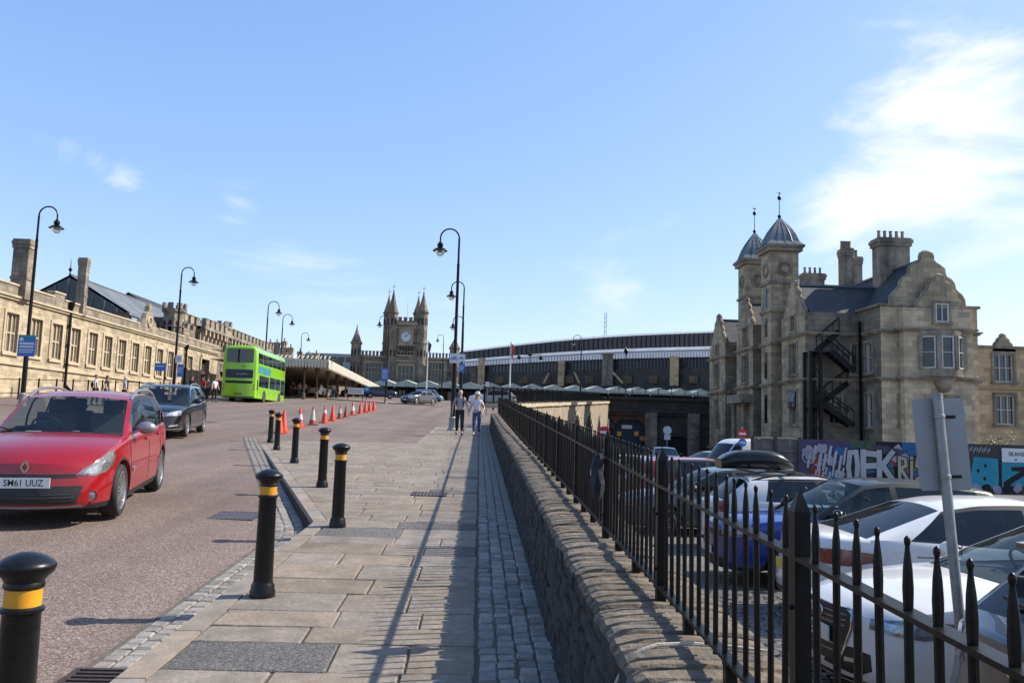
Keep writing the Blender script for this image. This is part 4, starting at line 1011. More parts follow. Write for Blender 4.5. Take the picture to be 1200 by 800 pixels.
car_at('people_carrier', 'white people carrier parked at the top of the pavement', SUV | dict(roofpart='p_white', mirror='p_white'), 'p_white', (1.6, 102), radians(180), sc=1.25)

# --- car park, a row with its noses or tails to the parapet wall
LOT = 'cars parked in the row below the wall'
lotf = lambda x, y: lz(y)
# silver hatchback, tail to the wall
sp = dict(HATCH, spokes=5, hw=.90)
root, bv, *_ = make_car('hatchback_car', 'silver hatchback nearest the camera, its dark rear window to the railing', 'car', sp, 'p_silver', (5.25, 4.55, lz(4.5)), radians(2), LOT, 1.05)
plain_rear(root, bv, .74, .93, .56, 'plateyellow')
p = hit(bv, (-5, 0, .83), (1, 0, 0)); b = MB(); b.lathe([(.043, 0), (.043, .012), (.038, .016), (0, .016)], c=p, n=20, axis=V((-1, 0, 0))); o = b.build('badge', M['chrome'], root)
for k in range(4):
    b = MB(); b.add([(p.x-.0175, p.y, p.z)]+[(p.x-.0175, p.y+.027*cos(pi/2*k+pi/2*i/5), p.z+.027*sin(pi/2*k+pi/2*i/5)) for i in range(6)], [(0, i+1, i+2) for i in range(5)]); b.build('badge_quarter', M['blue'] if k % 2 else M['white'], o)
q = hit(bv, (-5, .0, 1.08), (1, 0, 0)); b = MB(); b.ball((q.x-.02, 0, 1.06), .05, 10, (.7, 1.1, .6)); b.bar((q.x-.02, 0, 1.06), (q.x+.0, .42, 1.115), .022, .018); b.build('rear_wiper', M['trim'], root)
b = MB(); b.box((-1.66, 0, 1.40), (.26, 1.16, .035), m=Matrix.Rotation(-.12, 3, 'Y')); b.build('roof_spoiler', M['p_silver'], root)
# white saloon, nose to the wall, chrome four-ring badge
sp = dict(SALOON, spokes=10, tint=False)
root, bv, *_ = make_car('saloon_car', 'white saloon with a big chrome edged grille, nose to the railing beside the leaning sign', 'car', sp, 'p_white', (5.45, 7.05, lz(7)), radians(181), LOT, 1.04)
patch(bv, 0, [(-.36, .33), (.36, .33), (.44, .60), (.40, .73), (-.40, .73), (-.44, .60)], 'grille', M['trim'], root, .006)
b = MB(); pts = []
for u, z in [(-.36, .33), (.36, .33), (.44, .60), (.40, .73), (-.40, .73), (-.44, .60), (-.36, .33)]: pts.append(hit(bv, (5, u, z), (-1, 0, 0))+V((.012, 0, 0)))
b.tube(pts, .011, 6); b.build('grille_surround', M['chrome'], root)
for z in (.40, .45, .60, .64, .68): patch(bv, 0, rect(-.37, z, .37, z+.008), 'grille_bar', M['silverpaint'], root, .011)
p = hit(bv, (5, 0, .66), (-1, 0, 0)); b = MB()
for k in range(4): ring(b, (p.x+.022, (k-1.5)*.058, .665), .036, .0065, (1, 0, 0))
b.build('badge', M['chrome'], root)
number_plate(root, 'U15 YC', p.x+.035, .52, 1)
both(bv, root, 38, [(-.98, .63), (-.62, .60), (-.46, .64), (-.42, .725), (-.56, .735), (-.98, .70)], 'headlight', 'lensdark', .006, .05)
both(bv, root, 38, [(-.90, .648), (-.74, .63), (-.72, .69), (-.88, .69)], 'main_beam', 'lens', .011, .05); both(bv, root, 38, [(-.66, .63), (-.54, .64), (-.52, .70), (-.64, .695)], 'dip_beam', 'lens', .011, .05)
both(bv, root, 25, [(-.90, .30), (-.55, .28), (-.42, .34), (-.44, .45), (-.62, .47), (-.84, .42)], 'air_intake', 'trim', .006, .05)
both(bv, root, 25, [(-.66, .36), (-.52, .37), (-.52, .40), (-.66, .39)], 'fog_lamp', 'lens', .012, .05)
patch(bv, 0, rect(-.85, .225, .85, .25), 'splitter', M['trim'], root, .01)
# white saloon, tail to the wall
root, bv, *_ = make_car('saloon_car', 'white saloon with tinted glass showing its red tail light to the railing', 'car', dict(SALOON, hw=.91), 'p_white', (6.35, 9.7, lz(9.7)), radians(-3), LOT, 1.04)
both(bv, root, 150, [(.74, .74), (.40, .72), (.20, .78), (.22, .86), (.44, .89), (.70, .88)], 'tail_light', 'tail', .006, .05)
p = hit(bv, (-5, 0, .60), (1, 0, 0)); number_plate(root, None, p.x-.012, .60, -1, 'plateyellow'); patch(bv, 180, rect(-.7, .27, .7, .36), 'bumper_trim', M['trim'], root, .005)
# blue SUV, nose to the wall
root, bv, *_ = make_car('sport_utility_car', 'blue car with a black roof and black mirrors, nose to the railing', 'car', dict(SUV, spokes=5), 'p_blue', (5.75, 12.5, lz(12.5)), radians(180), LOT, .965)
plain_front(root, bv, .74, .93, 'lensdark'); plain_rear(root, bv, .9, 1.08, .7)
b = MB()
for s in (1, -1): patch(bv, s*150, [(s*.62, 1.0), (s*.34, 1.02), (s*.34, 1.10), (s*.58, 1.10)], 'high_tail_light', M['tail'], root, .006)
# white hatchback with roof box
root, bv, *_ = make_car('hatchback_car', 'white hatchback carrying a black roof box on its rails', 'car', dict(HATCH, hw=.90), 'p_white', (6.55, 15.9, lz(15.9)), radians(-2), LOT, .98)
both(bv, root, 150, [(.66, .74), (.36, .76), (.38, 1.0), (.58, 1.0)], 'tail_light', 'tail', .006, .05); roof_rails(root, HATCH, 'trim', .2, -1.45)
for x in (-.75, -1.35): MB().bar((x, -.70, 1.53), (x, .70, 1.53), .06, .03).build('roof_bar', M['trim'], root)
rows = []
for k in range(13):
    x = -.45-k*1.45/12; e = [.45, .72, .86, .94, .98, 1, 1, 1, 1, .98, .95, .88, .70][k]; hh = [.12, .24, .33, .38, .40, .41, .41, .41, .40, .39, .36, .30, .2][k]
    rows.append([V((x, .12+.36*e*((abs(cos(a))**.5)*(1 if cos(a) > 0 else -1)), 1.55+.01+(hh*.46)*(1+(abs(sin(a))**.6)*(1 if sin(a) > 0 else -1)))) for a in [2*pi*i/20 for i in range(20)]])
b = MB(); b.grid(rows, True, True); b.add(rows[0], [tuple(range(19, -1, -1))]); b.add(rows[-1], [tuple(range(20))])
sx_ = root; bx = thing('roof_box', 'long black roof box strapped across the white hatchback', 'roof box', root.location); bx.rotation_euler = root.rotation_euler; bx.scale = root.scale
b.build('shell', M['p_roof'], bx, 50)
b = MB(); b.grid([[V((p.x, .12+(p.y-.12)*1.012, 1.745+dz)) for p in rows[k][0:1]]+[V((rows[k][10].x, .12+(rows[k][10].y-.12)*1.012, 1.745+dz))] for dz in (-.006, .006) for k in range(13)], False); b.build('lid_seam', M['seam'], bx)
# more of the row, mostly hidden by the railing
row = [('hatchback_car', 'pale silver hatchback standing next beyond the roof box', HATCH, 'p_silver', 18.8, 5.4, 180), ('people_carrier', 'red people carrier whose roof shows beyond the roof box', SUV | dict(roofpart='p_red', mirror='p_red'), 'p_red', 21.8, 6.1, 0),
       ('hatchback_car', 'black hatchback between silver and white cars in the far row', HATCH, 'p_black', 24.6, 5.5, 0), ('estate_car', 'blue grey estate in the far row seen through the railing', ESTATE2, 'p_lightblue', 27.5, 5.6, 180), ('hatchback_car', 'white hatchback near the far end of the row', HATCH, 'p_white', 30.5, 5.8, 0), ('saloon_car', 'grey saloon at the far end of the row', SALOON, 'p_grey', 33.4, 6.0, 180)]
for nm, lb, sp, pm, y, x, a in row: car_at(nm, lb, sp, pm, (x, y), radians(a), True, True, LOT, False, lotf, 1.0)
car_at('hatchback_car', 'small pale blue car standing far off below the dark arches', HATCH, 'p_lightblue', (13.1, 58), radians(-95), f=lotf)
car_at('saloon_car', 'teal blue saloon driving out past the white van', SALOON, 'p_lightblue', (12.8, 46), radians(200), f=lotf)
van('white panel van parked before the grey fence with its cab towards the arches', 'p_white', (13.4, 41.8), radians(196), lotf, .92)

# ------------------------------------------------------------------ double-decker bus
bl = on(256, 470.5, rz); BY = 64.0
pl_, pr_ = at(256, 470, BY), at(296.5, 470, BY)
bw = (pr_.x-pl_.x); bh = at(270, 404, BY).z-at(270, 471, BY).z
bus = thing('double_decker_bus', 'lime green double decker bus seen from behind at the stop', 'bus', ((pl_.x+pr_.x)/2, BY+5.4, at(276, 471, BY).z-.0), radians(91.5))
bus.scale = (1, bw/2.5, bh/4.35)
BLN = 10.8; b = MB(); sec = []
for y, z in [(-1.25, .35), (-1.25, 1.2), (-1.25, 2.2), (-1.24, 3.2), (-1.2, 3.9), (-1.12, 4.15), (-.98, 4.28), (-.75, 4.34), (-.35, 4.36), (0, 4.37)]: sec.append((y, z))
sec = sec+[(-y, z) for y, z in sec[-2::-1]]
def bring(x, k, top): return [V((x, y*k, z if z < 3.95 else 3.95+(z-3.95)*top)) for y, z in sec]
st = [(-5.42, .93, .4), (-5.36, .975, .75), (-5.25, .995, .95), (-5.05, 1, 1), (-2, 1, 1), (2, 1, 1), (5.0, 1, 1), (5.25, .97, .9), (5.38, .90, .5)]
b.grid([bring(*s) for s in st], True); b.add(bring(*st[0]), [tuple(range(len(sec)))]); b.add(bring(*st[-1]), [tuple(range(len(sec)-1, -1, -1))])
b.add([V((-5.3, -1.2, .35)), V((5.3, -1.2, .35)), V((5.3, 1.2, .35)), V((-5.3, 1.2, .35))], [(0, 3, 2, 1)])
bvb = BVHTree.FromPolygons([V(v) for v in b.v], b.f); b.build('body', M['p_green'], bus, 40, True)
M['busglass'] = glass_mat('bus glass', (.15, .17, .18), .12, .03); M['busad'] = mat('teal advert panel', (.03, .20, .24), .4, var=(.06, .30, .30), scale=1.2); M['adnavy'] = mat('navy advert panel', (.012, .016, .05), .3)
def bp(a, poly, nm, m_, off=.008, par=None): return patch(bvb, a, poly, nm, M[m_] if isinstance(m_, str) else m_, par or bus, off, .6)
rr_ = lambda u0, z0, u1, z1, r=.06: [(u0+r, z0), (u1-r, z0), (u1, z0+r), (u1, z1-r), (u1-r, z1), (u0+r, z1), (u0, z1-r), (u0, z0+r)]
bp(180, rr_(-.98, 3.02, .98, 4.08), 'rear_window', 'busglass')
bp(180, rr_(-1.0, 1.84, 1.0, 2.50), 'rear_advert_window', 'adnavy')
bp(180, [(-.98, 1.48), (-.85, 1.44), (.85, 1.44), (.98, 1.48), (.98, 1.64), (-.98, 1.64)], 'engine_vent', 'trim')
for z in (1.50, 1.55, 1.60): bp(180, rect(-.94, z, .94, z+.018), 'vent_slat', 'cabin', .02)
for s in (1, -1):
    for z, m_ in ((.95, 'tail'), (1.12, 'amber'), (1.27, 'tail')): bp(180, rr_(s*1.10-.05, z, s*1.10+.05, z+.11, .02), 'tail_light', m_, .012)
bp(180, rect(-.28, .58, .28, .70), 'number_plate', mat('dark red plate', (.25, .09, .02), .5), .012)
bp(180, rect(-1.14, .38, 1.14, .46), 'bumper_strip', 'trim', .014)
# a pale stroke of handwriting on the rear advert
bm_ = MB()
for k in range(14): bm_.box((-5.425, .62-k*.095, 2.16+.035*sin(k*2.1)), (.006, .06, .05+.03*abs(sin(k*1.7))))
bm_.build('advert_script', M['white_print'], bus)
for s in (1, -1):
    g_ = lambda poly: [(-s*x, z) for x, z in poly]
    for i in range(6):
        x0 = -5.0+i*1.66; bp(s*90, g_(rr_(x0, 3.04, x0+1.58, 3.84)), 'upper_window', 'busglass')
        if i in (1, 3): bp(s*90, g_(rr_(x0+.3, 3.56, x0+1.2, 3.80, .03)), 'opening_light', 'trim', .016)
    bp(s*90, g_(rr_(-4.85, 2.28, -.6, 2.86, .03)), 'side_advert', 'busad')
    bp(s*90, g_(rr_(-4.5, 1.25, -1.2, 2.14)), 'lower_window', 'busglass'); bp(s*90, g_(rr_(-.9, 1.25, 1.3, 2.2)), 'lower_window', 'busglass'); bp(s*90, g_(rr_(1.4, 1.25, 3.2, 2.2)), 'lower_window', 'busglass'); bp(s*90, g_(rr_(3.4, .9, 4.9, 2.2)), 'cab_window', 'busglass')
    for x in (-2.6, 3.0):
        bp(s*90, g_([(x+.62*cos(pi*k/10), .36+.70*sin(pi*k/10)) for k in range(11)]), 'wheel_arch', 'shade', .006); wheel_parts(bus, x, s*1.12, .49, .30, 8, s, .62)
    bp(s*90, g_(rect(-5.1, .95, -4.75, 1.75)), 'side_vent', 'trim')
MB().box((-5.44, -.30, 2.75), (.04, .12, .05)).build('camera', M['trim'], bus)
# ------------------------------------------------------------------ street lamps
def lamp_parts(t, H=9.0, rad=.42):
    MB().lathe([(.23, 0), (.23, .06), (.17, .12), (.15, .5), (.17, .56), (.12, .62)], n=12).build('base', M['galv'], t)
    MB().lathe([(.105, .6), (.105, 2.9), (.078, 3.0), (.060, H-1.7), (.066, H-1.68), (.066, H-1.6), (.05, H-1.55), (.045, H-rad)], n=14).build('pole', M['iron'], t)
    pts = [(rad*cos(a)-rad, 0, H-rad+rad*sin(a)) for a in [pi*k/14 for k in range(15)]]+[(-2*rad, 0, H-rad-.22)]
    MB().tube(pts, .036, 8).build('swan_neck', M['iron'], t)
    zc = H-rad-.22; o = MB().lathe([(.05, zc+.05), (.07, zc), (.13, zc-.06), (.14, zc-.16), (.09, zc-.19), (.12, zc-.22), (.22, zc-.28), (.33, zc-.36), (.335, zc-.385), (.2, zc-.37), (0, zc-.36)], c=(-2*rad, 0, 0), n=20).build('lantern', M['iron'], t)
    MB().lathe([(.2, zc-.385), (.19, zc-.48), (.13, zc-.58), (.04, zc-.62), (0, zc-.625)], c=(-2*rad, 0, 0), n=18).build('lamp_glass', M['lampglass'], o)
def mini_sign(label, cat, p, w_, h_, m_, face=(0, -1, 0), name='sign', back=True):
    t = thing(name, label, cat, p); MB().box((0, 0, 0), (w_, .02, h_)).build('plate', M[m_], t); MB().box((0, .05, 0), (.05, .08, h_*.7)).build('bracket', M['iron'], t); return t
def rows_of_print(t, w_, h_, spec, m_='white_print'):
    """lines of print too small to read, as broken strokes: (x0, x1, z, height) in fractions of the plate"""
    b = MB(); r = random.Random(5)
    for x0, x1, z, hh in spec:
        x = x0
        while x < x1:
            l_ = r.uniform(.035, .09); b.box(((x+l_/2)*w_, -.0125, z*h_), (l_*.8*w_, .005, hh*h_)); x += l_+.012
    return b.build('lettering', M[m_], t)
lamp0 = None
LP = [((-1.14, 36.5), 0, 'tall street lamp nearest on the pavement, with a cycle sign on its pole', 9.0), ((-1.25, 54.5), 0, 'second street lamp along the pavement behind the pedestrians', 9.0), ((-1.7, 77), 0, 'third street lamp along the pavement beyond the pedestrians', 8.7),
      ((-20.75, 38.5), 180, 'left-hand street lamp with a blue notice, before the long sandstone building', 9.3), ((-20.4, 56), 180, 'second lamp before the sandstone building beside the black car', 9.1), ((-19.9, 77), 180, 'third lamp of the left row, rising just behind the bus', 9.1), ((-21.6, 90), 180, 'fourth lamp of the left row, close behind the third', 9.0), ((-26.2, 121), 180, 'shorter looking lamp beside the cream canopy', 9.0),
      ((-9.9, 88), 0, 'street lamp on the forecourt island with a blue direction sign before the clock tower', 9.4), ((12.6, 103), 0, 'street lamp rising beyond the arched retaining wall', 9.2), ((-6.3, 138), 0, 'slim far lamp in front of the clock tower centre', 11)]
for (x, y), rot, lb, H in LP:
    z = rz(x, y) if x < -2.2 else pz(y)
    t = thing('street_lamp', lb, 'street lamp', (x, y, z-.01), radians(rot), 'black swan-neck street lamps'); lamp_parts(t, H, .42 if y < 60 else .5)
# cycle signs on the pavement lamps
for (x, y), zz, lb in (((-1.14, 36.5), 4.62, 'white cycle sign fixed to the nearest pavement lamp'), ((-1.25, 54.5), 4.6, 'white cycle sign fixed to the second pavement lamp')):
    t = mini_sign(lb, 'sign', (x-.02, y-.12, pz(y)+zz-1.6+(.15 if y < 40 else .9)), .42 if y < 40 else .5, .42 if y < 40 else .52, 'signwhite', name='cycle_sign')
    b = MB(); ax = V((0, -1, 0)); k3 = .3
    for sx in (-.30, .30): b.tube([(k3*(sx+.2*cos(2*pi*k/16)), -.014, k3*(-.14+.2*sin(2*pi*k/16))) for k in range(17)], .009, 6)
    for a, c in (((-.30, -.14), (-.12, .16)), ((-.12, .16), (.2, .16)), ((.2, .16), (-.02, -.14)), ((-.02, -.14), (-.12, .16)), ((-.02, -.14), (-.30, -.14)), ((.30, -.14), (.18, .3)), ((.18, .3), (.3, .33)), ((-.12, .16), (-.16, .25)), ((-.24, .25), (-.08, .25))): b.bar((a[0]*k3, -.014, a[1]*k3), (c[0]*k3, -.014, c[1]*k3), .016, .01, up=ax)
    b.build('cycle_symbol', M['blue'], t)
t = mini_sign('small blue sign on the second pavement lamp under the cycle sign', 'sign', (-1.22, 54.3, pz(54)+3.25), .4, .55, 'blue', name='blue_sign')
rows_of_print(t, .4, .55, [(-.35, .3, .2, .1), (-.35, .35, 0, .1), (-.35, .1, -.2, .1)])
# blue notice on the left lamp
p = atx(25, 404, -20.72); t = mini_sign('large blue notice on the left lamp post with white print', 'notice', (p.x+.05, 38.3, p.z), .78, .98, 'blue', name='blue_notice')
MB().box((0, -.012, .44), (.78, .006, .09)).build('green_band', mat('green band', (.03, .35, .12), .5), t)
rows_of_print(t, .78, .98, [(-.4, .4, .10, .11), (-.4, .36, -.05, .10), (-.4, .4, -.2, .06), (-.4, .3, -.3, .05)]); MB().lathe([(.0, 0), (.09, 0), (.09, .008), (0, .008)], c=(-.24, -.013, .29), n=16, axis=V((0, -1, 0))).build('emblem', M['white'], t)
# blue board and its post in front of the building, parking plates on the second lamp
p = at(189, 430, 56.5); t = thing('blue_board', 'wide blue board on a black post before the sandstone building', 'sign', (p.x, p.y, rz(p.x, p.y)))
MB().box((-.05, -.06, p.z-rz(p.x, p.y)), (.72, .03, .52)).build('panel', M['blue'], t); MB().cyl((.25, 0, 0), (.25, 0, p.z-rz(p.x, p.y)+.3), .05).build('post', M['iron'], t)
b = MB(); [b.box((-.28+k*.115, -.078, p.z-rz(p.x, p.y)+.06), (.08, .005, .06)) for k in range(5)]; b.build('lettering', M['white_print'], t)
for px, py, w_, h_, m_, lb in ((209.5, 420.5, .42, .52, 'signwhite', 'small white plate on the second left lamp'), (211, 434, .38, .85, 'blue', 'narrow blue plate below the white one on the second left lamp')):
    p = at(px, py, 55.8); t = mini_sign(lb, 'sign', p, w_, h_, m_, name='lamp_plate'); rows_of_print(t, w_, h_, [(-.35, .35, .2, .06), (-.35, .3, .05, .06), (-.35, .35, -.12, .06)], 'white_print' if m_ == 'blue' else 'seam')
# forecourt island with its white board, blue disc and direction sign
b = MB(); pts = [(-17, 93), (-9, 89.5), (-4.8, 90.5), (-4.8, 92), (-16, 98)]
b.prism([V((x, y, rz(x, y)-.02)) for x, y in pts], (0, 0, .14)); tag(b.build('traffic_island', M['kerb']), kind='structure')
p = at(417, 458, 93); z0 = rz(p.x, p.y)+.1; t = thing('information_board', 'low white information board on two dark legs on the traffic island', 'board', (p.x, p.y, z0))
MB().box((0, 0, p.z-z0), (1.75, .06, .72)).build('panel', M['signwhite'], t)
for s in (-1, 1): MB().box((s*.8-.05, .06, (p.z-z0+.36)/2), (.08, .06, p.z-z0+.36)).build('leg', M['iron'], t)
rows_of_print(t, 1.75, .72, [(-.42, .42, (p.z-z0)/.72+.15, .1), (-.42, .3, (p.z-z0)/.72-.15, .1)], 'cabin').location = (0, -.022, 0)
def disc_sign(t, c, r, m_, arrow=None):
    MB().lathe([(0, 0), (r, 0), (r, .012), (0, .012)], c=c, n=24, axis=V((0, -1, 0))).build('disc', M[m_], t)
    c = V(c)+V((0, -.015, 0))
    if arrow == 'right':
        b = MB(); b.box(c+V((-.15*r, 0, 0)), (r*.9, .006, r*.26)); b.add([c+V((.2*r, -.003, .42*r)), c+V((.2*r, -.003, -.42*r)), c+V((.75*r, -.003, 0))], [(0, 1, 2)]); b.build('arrow', M['white_print'], t)
    if arrow == 'bar': MB().box(c, (r*1.4, .006, r*.38)).build('bar', M['white_print'], t)
p = at(429.5, 456, 90.5); z0 = rz(p.x, p.y)+.1; t = thing('keep_sign', 'round blue arrow sign on a thin post beside the white information board', 'sign', (p.x, p.y, z0))
MB().cyl((0, .03, 0), (0, .03, p.z-z0+.3), .035).build('post', M['iron'], t); disc_sign(t, (0, 0, p.z-z0), .32, 'blue', 'right')
p = at(451, 439, 87.8); t = mini_sign('blue direction sign hanging on the forecourt lamp before the clock tower', 'sign', p, .68, 1.45, 'blue', name='direction_sign')
rows_of_print(t, .68, 1.45, [(-.38, .3, .32, .06), (-.38, .36, .18, .06), (-.38, .2, .04, .06), (-.38, .36, -.1, .06), (-.38, .28, -.24, .06)])
p = at(676-96, 442, 96)
# flag poles
M['flagred'] = mat('faded red flag', (.45, .1, .1), .8)
for px, yb, yt, Y, lb, fl in ((597, 461, 401, 100, 'white flag pole with a limp red flag past the white people carrier', 1), (499.5, 458, 399, 132, 'tall white flag pole before the clock tower', 0)):
    a, c = at(px, yb, Y), at(px+1.2, yt, Y); z0 = rz(a.x, a.y) if a.x < 0 else S*a.y-.1
    t = thing('flag_pole', lb, 'flag pole', (a.x, Y, z0)); h_ = c.z-z0
    MB().lathe([(.14, 0), (.12, .3), (.10, .35), (.07, h_), (.10, h_+.05), (0, h_+.12)], n=10).build('pole', M['white'], t)
    rows = [[V((.07+.55*j/6*(.9-.5*k/8), .1*sin(j*1.3+k), h_-.1-k*.19-.09*j)) for j in range(7)] for k in range(9)]
    MB().grid(rows).build('flag', M['flagred'] if fl else M['cabin'], t)
# low white post with round cap near the people carrier
p = on(571, 476, lambda x, y: pz(y)); 
q = at(571, 452, 62); t = thing('white_post_sign', 'small white sign on a pale post at the top of the pavement', 'sign', (q.x, 62, pz(62))); MB().cyl((0, 0, 0), (0, 0, q.z-pz(62)), .05).build('post', M['galv'], t); MB().box((0, -.06, q.z-pz(62)+.1), (.28, .03, .42)).build('plate', M['signwhite'], t)
# leaning sign at the car park, seen from behind
lo_, hi_ = at(1122, 700, 5.95), at(1098, 463, 6.05); dr_ = (hi_-lo_); zb_ = lz(5.95); foot = lo_-dr_*((lo_.z-zb_)/dr_.z)
t = thing('leaning_sign', 'grey blank back of a sign on a leaning galvanised post by the white cars', 'sign', foot, 0)
t.rotation_euler = (dr_.normalized().to_track_quat('Z', 'Y').to_matrix() @ Matrix.Rotation(atan2(0, 1), 3, 'Z')).to_euler()
q_ = dr_.normalized(); xr_ = V((1, 0, -q_.x/q_.z)).normalized(); yr_ = q_.cross(xr_); t.rotation_euler = (Matrix((xr_, yr_, q_)).transposed() @ Matrix.Rotation(radians(-8), 3, 'Z')).to_euler(); top = (hi_-foot).length
MB().cyl((0, 0, -.1), (0, 0, top), .036, n=16).build('post', M['galv'], t); MB().cyl((0, 0, top-.002), (0, 0, top+.012), .038, n=16).build('post_cap', M['galv'], t)
b = MB(); hw_, z0, z1 = .185, top-.70, top-.02
b.prism([V((.015+u, -.046+.0, z)) for u, z in [(-hw_+.02, z0), (hw_-.02, z0), (hw_, z0+.02), (hw_, z1-.02), (hw_-.02, z1), (-hw_+.02, z1), (-hw_, z1-.02), (-hw_, z0+.02)]], (0, -.004, 0))
o = b.build('sign_plate', M['signback'], t); o.location = (0, .09, 0)
for z in (z0+.1, z1-.14):
    MB().box((.05, .038, z), (.16, .012, .022)).build('bracket', M['iron'], t)
    MB().lathe([(.039, -.014), (.041, -.012), (.041, .012), (.039, .014)], c=(0, 0, z), n=16).build('clamp', M['galv'], t)
# road signs at the far side of the car park
p = at(870, 508, 37.5); z0 = lz(37.5); t = thing('no_entry_sign', 'red no entry sign above a blue arrow disc by the white van', 'sign', (p.x, 37.5, z0)); MB().cyl((0, .05, 0), (0, .05, p.z-z0+.3), .04).build('post', M['galv'], t)
disc_sign(t, (0, 0, p.z-z0), .22, 'red', 'bar'); disc_sign(t, (0, 0, p.z-z0-.40), .19, 'blue', 'right')
p = at(708, 506, 60); z0 = lz(60); t = thing('no_entry_sign', 'red no entry sign standing before the lit retaining wall', 'sign', (p.x, 60, z0)); MB().cyl((0, .05, 0), (0, .05, p.z-z0+.3), .05).build('post', M['galv'], t); disc_sign(t, (0, 0, p.z-z0), .42, 'red', 'bar')
p = at(782, 504, 66); z0 = lz(66); t = thing('round_sign', 'pale round sign above a plate on a post before the dark arches', 'sign', (p.x, 66, z0)); MB().cyl((0, .05, 0), (0, .05, p.z-z0+.3), .05).build('post', M['galv'], t); disc_sign(t, (0, 0, p.z-z0), .34, 'signwhite'); MB().box((0, 0, p.z-z0-.55), (.5, .02, .4)).build('plate', M['signwhite'], t)
# twin lantern post and slim lamp columns beyond the retaining wall
for px, yt, Y, lb in ((620, 413, 108, 'lamp column with several lanterns on cross arms beyond the retaining wall'), (733, 411, 104, 'slim lamp column standing near the canopy above the dark arches')):
    a = at(px, 458, Y); c = at(px, yt, Y); z0 = S*Y-.1; h_ = c.z-z0
    t = thing('lamp_column', lb, 'lamp column', (a.x, Y, z0)); MB().lathe([(.12, 0), (.1, .6), (.07, .65), (.05, h_)], n=10).build('pole', M['iron'], t)
    if px == 620:
        for dx in (-1.1, 1.1, 0): MB().lathe([(.03, .25), (.15, .1), (.32, -.1), (.3, -.14), (.16, -.3), (0, -.34)], c=(dx*1.3, 0, h_-.6+(.45 if dx == 0 else 0)), n=12).build('lantern', M['iron'], t)
        MB().bar((-1.5, 0, h_-.3), (1.5, 0, h_-.3), .06).build('cross_arm', M['iron'], t)
    else:
        MB().lathe([(.03, .5), (.14, .3), (.30, 0), (.2, -.3), (.05, -.5)], c=(0, 0, h_), n=12).build('lantern', M['iron'], t); MB().bar((-.4, 0, h_-1.8), (.4, 0, h_-1.8), .07).build('cross_arm', M['iron'], t)

# ------------------------------------------------------------------ people
SK = [mat('fair skin', (.50, .30, .22), .55), mat('tanned skin', (.38, .21, .14), .55)]
def skin_mesh(name, pts, edges, material, lv=2, root=0):
    """one smooth surface grown round a skeleton: pts = (position, radius x, radius y)"""
    me = bpy.data.meshes.new(name); me.from_pydata([tuple(p[0]) for p in pts], edges, []); o = bpy.data.objects.new(name, me); COL.objects.link(o)
    m = o.modifiers.new('s', 'SKIN'); m.use_smooth_shade = True; ly = me.skin_vertices[0].data if me.skin_vertices else None
    if ly is None:
        bpy.context.view_layer.objects.active = o; ly = o.data.skin_vertices[0].data
    for i, p in enumerate(pts): ly[i].radius = (p[1], p[2]); ly[i].use_root = i == root
    sb = o.modifiers.new('b', 'SUBSURF'); sb.levels = lv; sb.render_levels = lv
    dg = bpy.context.evaluated_depsgraph_get(); r = bpy.data.meshes.new_from_object(o.evaluated_get(dg)); bpy.data.objects.remove(o); bpy.data.meshes.remove(me)
    r.materials.clear(); r.materials.append(material); r.name = name; return r
